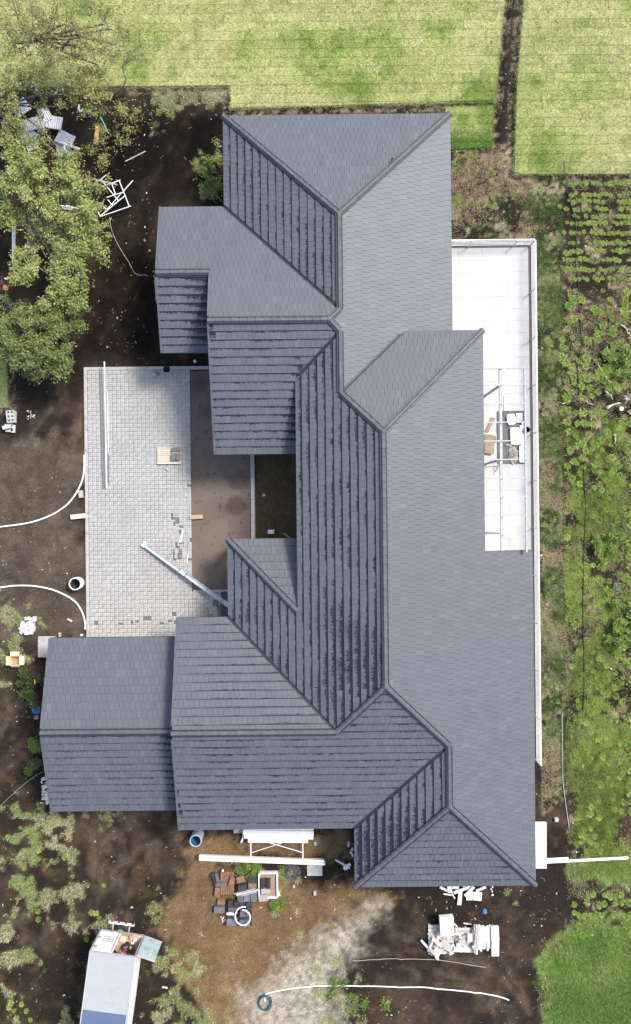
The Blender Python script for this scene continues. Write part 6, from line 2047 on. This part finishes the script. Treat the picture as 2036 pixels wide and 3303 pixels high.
# ---------------------------------------------------------------- terrace clutter
def terrace_goods():
    def zp(x, y): return (1530 + x / 6.048, 1180 + y / 6.048)
    def poly(pts, z): return [P(*zp(*p), z) for p in pts]
    def slab(name, label, cat, pts, z, th, mat, jit=0.0, bevel=0.0):
        m = MB(); m.prism(poly(pts, z), z, z + th)
        return tag(m.build(name, mat, bevel=bevel), label, cat)
    z = TZ + .004
    # dark sheet with folds
    xs = np.linspace(0, 1, 14); ys = np.linspace(0, 1, 26)
    a, b = P(*zp(435, 890)), P(*zp(985, 1910))
    X, Y = np.meshgrid(a[0] + (b[0] - a[0]) * xs, b[1] + (a[1] - b[1]) * ys)
    Z = z + .01 + fbm(X, Y, 3.0, 3, 3.0) * .07
    i = np.arange(X.size).reshape(X.shape)
    Fq = np.stack([i[:-1, :-1], i[:-1, 1:], i[1:, 1:], i[1:, :-1]], -1).reshape(-1, 4)
    og = np.array(((a[0] + b[0]) / 2, (a[1] + b[1]) / 2, z))
    V = np.stack([X, Y, Z], -1).reshape(-1, 3)
    V2 = np.vstack([V, V - np.array([0, 0, .006])]) - og
    me = np_mesh('ground_sheet', V2, np.vstack([Fq, Fq[:, ::-1] + len(V)]), 4)
    tag(link('ground_sheet', me, 'tarp_dark', None, og), 'dark plastic sheet spread under the goods on the terrace', 'sheet')
    slab('basin', 'white rounded slab on the dark sheet, upper left', 'slab', [(632, 960), (700, 940), (775, 940), (800, 1010), (803, 1130), (740, 1160), (670, 1155), (640, 1100), (628, 1010)], .22, .06, 'white_plastic', bevel=.01)
    slab('stone_slab', 'mottled white slab beside the rounded white one', 'slab', [(805, 925), (940, 920), (940, 1115), (815, 1118)], .21, .05, 'white_worn', bevel=.006)
    slab('stone_slab', 'pale greenish slab with a white joint on dark sheet', 'slab', [(692, 1215), (770, 1195), (870, 1200), (895, 1260), (915, 1535), (800, 1552), (712, 1535), (695, 1380)], .23, .05, 'stone_pale', bevel=.006)
    crumple('sheet_bundle', 'rumpled dark brown sheet bundle on the terrace', 'bundle', *zp(745, 1740), .36, .16, 'tarp_grey', 14, (.75, 1.15), z)
    crumple('cloth', 'small white rag beside the rumpled bundle', 'cloth', *zp(650, 1560), .12, .1, 'white_worn', 15, (1.2, .6), z + .05)
    for (p, q, w, lb) in (((905, 1160), (960, 1890), .09, 'long white strip on the dark sheet, inner one'), ((940, 1090), (985, 1890), .06, 'long white strip on the dark sheet, outer one'), ((895, 1560), (905, 1880), .1, 'short white strip near the bundle')):
        bar('white_strip', lb, 'strip', zp(*p), zp(*q), w, .04, 'white_paint', z=.25)
    slab('cardboard', 'narrow brown cardboard piece leaning by the dark sheet', 'cardboard', [(335, 1005), (400, 1035), (270, 1300), (205, 1285)], z, .05, 'cardboard')
    m = MB()
    pts = [(195, 1335), (320, 1340), (420, 1375), (415, 1480), (385, 1530), (380, 1700), (330, 1715), (195, 1710)]
    m.prism(poly(pts, z), z, lambda x, y: z + .02 + .10 * abs(math.sin(y * 5.0)))
    tag(m.build('cardboard', 'cardboard'), 'folded brown cardboard sheet against the house eave', 'cardboard')
    slab('cardboard', 'torn cardboard strip below the folded sheet', 'cardboard', [(200, 1715), (335, 1720), (325, 1760), (200, 1740)], z, .02, 'cardboard')
    slab('plank', 'grey short plank under the pergola rafter', 'plank', [(318, 1850), (480, 1845), (480, 1880), (320, 1885)], z, .04, 'concrete')
    x, y = P(*zp(1020, 1250), .3)
    m = MB(); m.lathe((x, y, TZ), [(.11, 0), (.14, .28), (.15, .28), (.15, .3), (.13, .3), (.1, .03), (0, .03)], 20)
    tag(m.build('bucket', 'black_plastic', smooth=True), 'round black bucket beneath the outer pergola beam', 'bucket')
    m = MB()
    pts = [(215, 1985), (330, 1955), (450, 1950), (480, 1880), (520, 1900), (470, 1960), (440, 2020), (400, 2045), (380, 2000), (420, 1965), (450, 2000), (420, 2060), (385, 2080), (390, 2130)]
    m.tube(smooth_path([(*P(*zp(*p), z), z + .015 + .02 * (k % 3)) for k, p in enumerate(pts)], 6), .009, 5)
    tag(m.build('wire', 'grey_steel'), 'tangled dark wire on the white terrace', 'wire')
    bar('stick', 'thin grey rod beside the middle pergola beam', 'rod', zp(592, 570), zp(585, 930), .022, .022, 'alu', z=.16)
    # white trestle in the courtyard
    x, y = P(876, 1718)
    r = empty('stool', (x, y, 0), 'small white plastic stool in the courtyard', 'stool')
    m = MB(); m.box((x, y + .05, .42), (.3, .2, .05)); m.build('seat', 'white_plastic', r, bevel=.015)
    for sx in (-1, 1):
        for sy in (-1, 1):
            m = MB(); m.tube([(x + sx * .12, y + .05 + sy * .07, .4), (x + sx * .16, y + .05 + sy * .1, 0)], .018, 6); m.build('leg', 'white_plastic', r)
    bar('stick', 'pale stick lying beside the white stool', 'stick', (914, 1720), (940, 1738), .04, .03, 'wood_pale')
    crumple('rag', 'small pale rag on the dark courtyard soil', 'cloth', 851, 1597, .07, .06, 'wood_pale', 31)
    # old ladder leaning at the north-west bay
    r = empty('ladder', (-7.2, 9.0, 0), 'old wooden ladder leaning beside the small north-west gable', 'ladder')
    p = [Vector(P3(497, 890, 2.2)), Vector(P3(503, 964, 2.2))]
    for q in p:
        m = MB(); m.tube([(q.x - .25, q.y, 0.0), (q.x, q.y, 2.2)], .03, 6); m.build('side_rail', 'wood_pale', r)
    for k in range(7):
        t = .1 + .13 * k
        m = MB(); m.tube([(p[0].x - .25 * (1 - t), p[0].y, 2.2 * t), (p[1].x - .25 * (1 - t), p[1].y, 2.2 * t)], .018, 6); m.build('rung', 'wood_pale', r)
terrace_goods()

# ---------------------------------------------------------------- scrap under the trees
def scrap():
    def zp(x, y): return (x / 3.287, 240 + y / 3.287)
    r = empty('tubular_rack', (*P(360, 640), 0), 'fallen white tubular metal frame beside the dense tree', 'frame')
    segs = [((985, 1180), (1130, 1065)), ((1085, 1190), (1280, 1120)), ((1265, 1130), (1370, 1395)), ((1130, 1305), (1320, 1245)), ((1075, 1115), (1255, 1340)), ((1185, 1160), (1225, 1270)), ((1060, 1505), (1320, 1290)), ((1055, 1510), (1390, 1395)), ((1075, 1500), (1410, 1125)), ((1145, 1330), (1195, 1390)), ((1075, 1375), (1140, 1445)), ((1010, 1400), (1065, 1505)), ((955, 1490), (1000, 1540))]
    for k, (p, q) in enumerate(segs):
        z = .25 + .03 * (k % 4)
        m = MB(); m.tube([P3(*zp(*p), z), P3(*zp(*q), z + .05)], .024, 6)
        m.build('tube', 'white_paint', r)
    def corr(label, pts, z, ang, seed):
        rs = random.Random(seed)
        cx, cy = sum(p[0] for p in pts) / len(pts), sum(p[1] for p in pts) / len(pts)
        x0, y0 = P(*zp(cx, cy), z)
        L = max(p[0] for p in pts) - min(p[0] for p in pts)
        Wd = max(p[1] for p in pts) - min(p[1] for p in pts)
        L, Wd = L / 3.287 * PX, Wd / 3.287 * PX
        nx, ny = int(Wd / .02) + 2, 6
        xs, ys = np.linspace(-Wd / 2, Wd / 2, nx), np.linspace(-L / 2, L / 2, ny)
        X, Y = np.meshgrid(xs, ys)
        Z = .018 * np.sin(X / .105 * 2 * math.pi) + .12 * fbm(X + seed, Y, 2.0, 2, seed)
        ca, sa = math.cos(ang), math.sin(ang)
        V = np.stack([X * ca - Y * sa, X * sa + Y * ca, Z], -1).reshape(-1, 3)
        i = np.arange(X.size).reshape(X.shape)
        Fq = np.stack([i[:-1, :-1], i[:-1, 1:], i[1:, 1:], i[1:, :-1]], -1).reshape(-1, 4)
        V2 = np.vstack([V, V - np.array([0, 0, .004])])
        me = np_mesh('corrugated_sheet', V2, np.vstack([Fq, Fq[:, ::-1] + len(V)]), 4)
        tag(link('corrugated_sheet', me, 'sheet_metal', None, (x0, y0, z)), label, 'sheet', 'scrap roofing sheets under the trees')
    corr('bent corrugated sheet, leftmost of the scrap under trees', [(150, 270), (300, 450)], .35, .6, 1)
    corr('bright corrugated sheet at the centre of the scrap', [(290, 430), (420, 630)], .4, .25, 2)
    corr('ribbed grey sheet low on the left scrap edge', [(245, 590), (400, 710)], .3, .9, 3)
    corr('narrow corrugated sheet at the bottom of the scrap', [(285, 690), (400, 810)], .2, .3, 4)
    corr('corrugated sheet on the right of the scrap centre', [(500, 410), (630, 610)], .4, -.2, 5)
    corr('curved sheet nearest to the broken plank', [(600, 620), (790, 760)], .3, 1.1, 6)
    corr('crumpled sheet at the top of the scrap centre', [(400, 370), (560, 480)], .45, .5, 7)
    corr('small triangular sheet lying on the lawn edge', [(330, 110), (440, 195)], .15, .9, 8)
    corr('grey sheet below the curved one', [(590, 740), (760, 880)], .15, .2, 9)
    for k, (p, q, lb) in enumerate((((420, 440), (470, 580), 'white batten in the middle of the roofing scrap'), ((640, 720), (850, 790), 'white batten under the curved sheet'), ((680, 730), (690, 800), 'short white batten under the curved sheet'), ((760, 770), (850, 800), 'pinkish batten right of the curved sheet'), ((400, 590), (470, 590), 'white batten left of the bushy twig'), ((20, 880), (110, 915), 'white batten near the left edge of trees'))):
        bar('batten', lb, 'batten', zp(*p), zp(*q), .07, .05, 'white_paint', z=.5 - .05 * k)
    x, y = P(*zp(935, 392), .4)
    r = empty('log', (x, y, 0), 'upright log with a pale round cut end', 'log')
    m = MB(); m.lathe((x, y, 0), [(.12, 0), (.11, .38)], 14); m.build('bark', 'bark', r, smooth=True)
    m = MB(); m.lathe((x, y, .38), [(.108, 0), (0.0, .006)], 14); m.build('cut_end', 'wood_pale', r)
    hose('bent_pipe', 'curved white pipe piece beside the round log', 'pipe', [zp(855, 350), zp(850, 400), zp(870, 415), zp(905, 395)], .05, 'white_plastic', 8, .25)
    bar('branch', 'thin straight branch on the soil right of trees', 'branch', (405, 522), (470, 488), .04, .03, 'bark_pale')
    bar('branch', 'curved pale root above the fallen metal frame', 'branch', zp(990, 1110), zp(1250, 1180), .07, .06, 'bark_pale')
    crumple('flower_cluster', 'orange blossom cluster at left edge, upper', 'flower', 30, 936, .14, .1, 'orange_paint', 41, z=1.9)
    crumple('flower_cluster', 'orange blossom cluster at left edge, lower', 'flower', 68, 965, .12, .1, 'orange_paint', 42, z=1.9)
    stack('tile_stack', 'grey ribbed sheets in the gap of the dense tree', 'tiles', 92, 778, 120, 812, .1, 4, .04, 'tile_slate', rz=.4)
    # field: dead branches
    def fp(x, y): return (1780 + x / 5.906, 1050 + y / 5.906)
    for k, (pts, w, lb) in enumerate((([(1300, 10), (1390, 50), (1420, 130), (1470, 180), (1510, 270)], .05, 'bleached branch at the upper right of the field'), ([(1185, 630), (1220, 720), (1280, 850)], .07, 'bleached crooked branch, thickest of the upper ones'), ([(1330, 940), (1400, 910), (1560, 905)], .05, 'bleached branch lying level at the right edge'), ([(1010, 980), (1050, 1050), (1130, 1090)], .04, 'small curved bleached branch in the grass'), ([(870, 765), (905, 820), (930, 880)], .035, 'small bleached twig among the clumps'), ([(1010, 1260), (1080, 1310), (1130, 1350), (1155, 1410)], .05, 'crooked bleached branch left of the dry fronds'),
                                      ([(1045, 1575), (1150, 1520), (1300, 1475)], .09, 'thick cut bleached branch pointing at the stump'), ([(640, 1435), (690, 1480), (780, 1515)], .035, 'thin bleached twig above the dark hollow'), ([(1180, 2080), (1200, 2150), (1180, 2260)], .05, 'bleached stub in the dark green growth'), ([(180, 1500), (250, 1480), (350, 1430)], .035, 'twig at the edge of the bare path'), ([(1030, 420), (1050, 470), (1085, 495)], .035, 'little hooked twig high in the field'))):
        m = MB()
        pp = smooth_path([(*P(*fp(*p)), 0) for p in pts], 5)
        m.tube([(p.x, p.y, gz(p.x, p.y) + .12 + .05 * math.sin(i)) for i, p in enumerate(pp)], [w * (1 - .6 * i / len(pp)) for i in range(len(pp))], 6)
        tag(m.build('dead_branch', 'bark_pale', smooth=True), lb, 'branch')
    x, y = P(*fp(1340, 1582), .3)
    r = empty('stump', (x, y, -.05), 'short stump with a pale round top at right edge', 'stump')
    m = MB(); m.lathe((x, y, -.05), [(.13, 0), (.115, .3)], 12); m.build('bark', 'bark', r, smooth=True)
    m = MB(); m.lathe((x, y, .25), [(.112, 0), (0, .006)], 12); m.build('cut_top', 'wood_pale', r)
    for k, (cx, cy, lb) in enumerate(((1430, 1390, 'spray of dry fronds above the stump'), (1440, 1640, 'spread of dry brown fronds right of the stump'))):
        x, y = P(*fp(cx, cy))
        z = gz(x, y)
        r = empty('dry_frond', (x, y, z), lb, 'frond')
        for q in range(14):
            a = random.uniform(0, 6.28) if k == 0 else random.uniform(-.9, .6)
            L = random.uniform(.2, .45)
            m = MB()
            m.tube([(x, y, z + .15), (x + L * .5 * math.cos(a), y + L * .5 * math.sin(a), z + .25), (x + L * math.cos(a), y + L * math.sin(a), z + .12)], [.018, .014, .004], 5)
            m.build('leaf', 'bark_pale' if q % 3 or k else 'turquoise' if False else 'bark_pale', r)
scrap()

# ---------------------------------------------------------------- the box truck
def truck():
    ang = math.atan2(-0.30, 2.08)
    O = Vector((-9.56, -20.28, 0))
    rt, fw = Vector((math.cos(ang), math.sin(ang), 0)), Vector((math.sin(ang), -math.cos(ang), 0))
    fw = Vector((-0.143, -0.99, 0)).normalized()
    R3 = Matrix((rt, -fw, Vector((0, 0, 1)))).transposed()
    gzv = gz(O.x, O.y) - 0.02
    root = empty('box_truck', (O.x, O.y, gzv), 'white box truck with one rear door swung open', 'truck')
    def W(a, b, z): return O + rt * a + fw * b + Vector((0, 0, z))
    def bx(name, a, b, z, sa, sb, sz, mat, par=root, rz=0.0, bevel=0.0):
        m = MB()
        M = Matrix.Rotation(rz, 3, 'Z') @ R3
        m.box(W(a, b, z), (sa, sb, sz), M=M)
        return m.build(name, mat, par, bevel=bevel)
    bx('floor', 0, 2.2, 0.98, 2.06, 4.4, .1, 'wood')
    bx('side_panel', -1.03, 2.2, 1.86, .05, 4.4, 1.74, 'white_paint')
    bx('side_panel', 1.03, 2.2, 1.86, .05, 4.4, 1.74, 'white_paint')
    bx('front_panel', 0, 4.38, 1.86, 2.0, .05, 1.74, 'white_paint')
    rf = bx('roof', 0, 1.33, 2.755, 2.11, 2.66, .05, 'truck_roof')
    bx('roof_front', 0, 3.54, 2.758, 2.11, 1.74, .05, 'truck_blue')
    for b in (.55, 1.1, 1.65, 2.2):
        bx('seam', 0, b, 2.783, 2.0, .02, .008, 'truck_roof', rf)
    for a in (-1.04, 1.04):
        bx('roof_rail', a, 2.2, 2.76, .05, 4.42, .08, 'alu')
        bx('corner_post', a, .03, 1.85, .09, .09, 1.75, 'alu')
    bx('header', 0, .03, 2.68, 2.0, .09, .12, 'alu')
    bx('sill', 0, -.02, .98, 2.08, .06, .14, 'white_worn')
    for a in (-.5, .15, .5, .85): bx('reflector', a, -.055, .98, .12, .01, .05, 'red_paint')
    d = bx('door', -.52, 0.0, 1.83, .96, .045, 1.6, 'white_paint')
    bx('hinge', -.93, -.03, 2.3, .16, .03, .05, 'grey_steel', d); bx('hinge', -.93, -.03, 1.55, .16, .03, .05, 'grey_steel', d)
    bx('lock_rod', -.1, -.04, 1.83, .035, .035, 1.6, 'alu', d)
    for u in range(3): bx('decal_line', -.72 + .11 * u, -.026, 1.62, .014, .006, .42, 'fascia', d)
    for v in range(3): bx('decal_line', -.61, -.026, 1.42 + .2 * v, .24, .006, .016, 'fascia', d)
    for u in range(2): bx('decal_line', -.44 + .16 * u, -.026, 1.62, .014, .006, .42, 'fascia', d)
    for v in range(3): bx('decal_line', -.36, -.026, 1.42 + .2 * v, .17, .006, .016, 'fascia', d)
    bx('marker', -.9, -.028, 2.42, .1, .006, .03, 'red_paint', d); bx('marker', -.94, -.028, 2.36, .03, .006, .12, 'red_paint', d)
    th = -math.radians(12)
    m = MB()
    M = Matrix.Rotation(th, 3, 'Z') @ R3
    hp = W(1.1, -.05, 1.83)
    m.box(hp + M @ Vector((.44, 0, 0)), (.88, .045, 1.6), M=M)
    d2 = m.build('door', 'truck_door', root)
    d2['label'] = 'open right rear door, dull blue-grey inside'
    for s in (-1, 1):
        m = MB(); m.box(hp + M @ Vector((.44, .0, s * .8)), (.9, .06, .03), M=M); m.build('door_edge', 'alu', d2)
    bp = bx('bumper', -.17, -.22, .52, 1.26, .07, .13, 'white_paint')
    for k in range(4): bx('stripe', -.65 + .34 * k, -.258, .52, .12, .006, .131, 'red_paint', bp)
    for a in (-.55, .25): bx('bracket', a, -.05, .6, .06, .36, .08, 'alu')
    for a in (-.42, .42): bx('chassis_rail', a, 3.0, .78, .08, 6.0, .16, 'fascia')
    def wheel(a, b, par=root, r=.40, w=.24, flat=False, z=None):
        m = MB()
        c = W(a, b, r if z is None else z)
        Mx = (R3 @ Matrix.Rotation(math.pi / 2, 3, 'Y')) if not flat else Matrix.Identity(3)
        m.lathe(c, [(r * .6, -w / 2), (r * .95, -w / 2), (r, -w * .35), (r, w * .35), (r * .95, w / 2), (r * .6, w / 2)], 24, M=Mx)
        t = m.build('wheel' if not flat else 'spare_wheel', 'rubber', par, smooth=False)
        m = MB()
        m.lathe(c, [(r * .6, -w * .3), (r * .6, w * .3), (0, w * .3)], 18, M=Mx)
        m.build('rim', 'alu', t)
    for a in (-.82, .82): wheel(a, 1.2); wheel(a, 5.3)
    wheel(-.12, .12, r=.34, w=.2, flat=True, z=.72)
    bx('cab', 0, 5.4, 1.4, 1.95, 1.8, 1.5, 'white_paint', bevel=.12)
    bx('windscreen', 0, 6.31, 1.65, 1.7, .03, .7, 'glass')
    bx('front_bumper', 0, 6.38, .55, 1.9, .12, .25, 'grey_steel')
    for a in (-.7, .7): bx('headlight', a, 6.33, .85, .3, .05, .18, 'stone_pale')
    # cargo near the open door
    def zp(x, y): return (230 + x / 4.582, 2950 + y / 4.582)
    z = 1.035 + gzv * 0
    def cbox(name, label, cat, x, y, s, mat, r=0.0):
        X, Y = P(*zp(x, y), z + s[2] / 2)
        m = MB(); m.box((X, Y, z + s[2] / 2), s, r)
        tag(m.build(name, mat, bevel=.008), label, cat)
    cbox('cardboard', 'flat cardboard on the truck floor', 'cardboard', 820, 290, (.7, .2, .02), 'cardboard', -.15)
    cbox('carton', 'tan carton inside the truck, left', 'box', 765, 365, (.3, .25, .1), 'box_cream', -.4)
    cbox('carton', 'brown carton inside the truck, beside the red machine', 'box', 890, 490, (.26, .42, .12), 'wood_orange', -.1)
    cbox('carton', 'upright tan carton behind the white sack', 'box', 885, 340, (.12, .2, .16), 'wood', .3)
    cbox('carton', 'small white carton in the truck, lower', 'box', 910, 425, (.12, .14, .12), 'white_paint', .3)
    cbox('carton', 'small white carton at the truck door post', 'box', 945, 375, (.14, .1, .12), 'white_paint', .1)
    crumple('sack', 'bulging white sack on the truck floor', 'sack', *zp(850, 380), .16, .2, 'white_plastic', 51, (1, 1.1), z)
    crumple('sack', 'black bin bag slumped in the truck', 'bag', *zp(715, 430), .18, .2, 'black_plastic', 52, (.9, 1.2), z)
    crumple('sack', 'white crumpled bag by the right door post', 'bag', *zp(955, 295), .12, .15, 'white_plastic', 53, (1, 1), z)
    X, Y = P(*zp(812, 485), z + .2)
    r = empty('machine', (X, Y, z), 'black drum-shaped machine with red lid in the truck', 'machine')
    m = MB(); m.lathe((X, Y, z), [(.17, 0), (.18, .3), (.16, .32), (0, .32)], 18); m.build('body', 'rubber', r, smooth=True)
    m = MB(); m.box((X - .02, Y - .05, z + .36), (.16, .14, .1), .4); m.build('lid', 'red_paint', r, bevel=.02)
    m = MB(); m.tube([(X - .1, Y + .1, z + .3), (X - .05, Y + .12, z + .42), (X + .06, Y + .12, z + .42), (X + .1, Y + .1, z + .3)], .015, 6); m.build('handle', 'alu', r)
truck()

# ---------------------------------------------------------------- small litter: leaves, chips, straw on the soil
def litter():
    n = 5200
    x, y = RNG.uniform(-16, 16, n), RNG.uniform(-26, 26, n)
    keep = (lawn_d(x, y) < -0.1) & ~((x > -12.3) & (x < -3) & (y > -13.7) & (y < 7.3)) & ~((x > -6.8) & (x < 10.8) & (y > -16.9) & (y < 17.9))
    keep &= (fbm(x, y, 0.5, 3, 71.0) > 0.42)
    x, y = x[keep], y[keep]
    n = len(x)
    z = hz(x, y) + .012
    a = RNG.random(n) * 6.28
    s = RNG.gamma(2.0, 0.010, n) + .008
    s2 = s * RNG.uniform(.3, .9, n)
    ca, sa = np.cos(a), np.sin(a)
    V = np.zeros((n, 4, 3))
    for k, (u, w) in enumerate(((-1, -.6), (1, -.8), (.8, .9), (-.9, .7))):
        V[:, k, 0] = x + u * s * ca - w * s2 * sa
        V[:, k, 1] = y + u * s * sa + w * s2 * ca
        V[:, k, 2] = z + RNG.uniform(0, .02, n)
    pal = np.array([(0.62, 0.60, 0.55), (0.45, 0.40, 0.30), (0.30, 0.24, 0.15), (0.36, 0.33, 0.14), (0.2, 0.13, 0.08)])
    c = pal[RNG.choice(5, n, p=[.16, .22, .3, .14, .18])] * RNG.uniform(.6, 1.1, (n, 1))
    # long dry twigs too
    m = 700
    q = RNG.integers(0, n, m)
    L = RNG.uniform(.05, .22, m)
    b = RNG.random(m) * 6.28
    d = np.stack([np.cos(b), np.sin(b), np.zeros(m)], -1)
    p = np.stack([-np.sin(b), np.cos(b), np.zeros(m)], -1) * .006
    o = np.stack([x[q] + RNG.normal(0, .4, m), y[q] + RNG.normal(0, .4, m), np.zeros(m)], -1)
    o[:, 2] = hz(o[:, 0], o[:, 1]) + .02
    V2 = np.stack([o - p, o + p, o + d * L[:, None] + p, o + d * L[:, None] - p], 1)
    c2 = np.tile((.30, .25, .19), (m, 1)) * RNG.uniform(.5, 1.2, (m, 1))
    VV = np.vstack([V.reshape(-1, 3), V2.reshape(-1, 3)])
    me = np_mesh('litter', VV, np.arange(len(VV)).reshape(-1, 4), 4, np.repeat(np.vstack([c, c2]), 4, axis=0))
    tag(link('litter', me, 'litter'), 'fallen leaves, chips and twigs strewn over the bare soil', 'litter', kind='stuff')
    # clods of soil
    n = 3000
    x, y = RNG.uniform(-16, 16, n), RNG.uniform(-26, 26, n)
    keep = (lawn_d(x, y) < -0.02) & ~((x > -12.3) & (x < -3) & (y > -13.7) & (y < 7.4)) & ~((x > -6.8) & (x < 10.85) & (y > -16.9) & (y < 17.9)) & (fbm(x, y, .8, 3, 19.) > .5)
    x, y = x[keep], y[keep]
    n = len(x)
    z = hz(x, y)
    base = np.array([(1, 0, 0), (0, 1, 0), (-1, 0, 0), (0, -1, 0), (.1, .1, .8)])
    s = RNG.gamma(2.2, .012, n) + .012
    V = base[None] * s[:, None, None] * RNG.uniform(.6, 1.3, (n, 5, 1))
    V[:, :, 0] += x[:, None]; V[:, :, 1] += y[:, None]; V[:, :, 2] += z[:, None]
    f = np.array([(0, 1, 4), (1, 2, 4), (2, 3, 4), (3, 0, 4)])
    Fi = (f[None] + (np.arange(n) * 5)[:, None, None]).reshape(-1, 3)
    c = np.repeat(ground_col(x, y) * RNG.uniform(.8, 1.5, (n, 1)), 5, axis=0)
    me = np_mesh('soil_clods', V.reshape(-1, 3), Fi, 3, c)
    tag(link('soil_clods', me, 'soil'), 'loose clods lying on the bare soil', 'soil', kind='stuff')
litter()
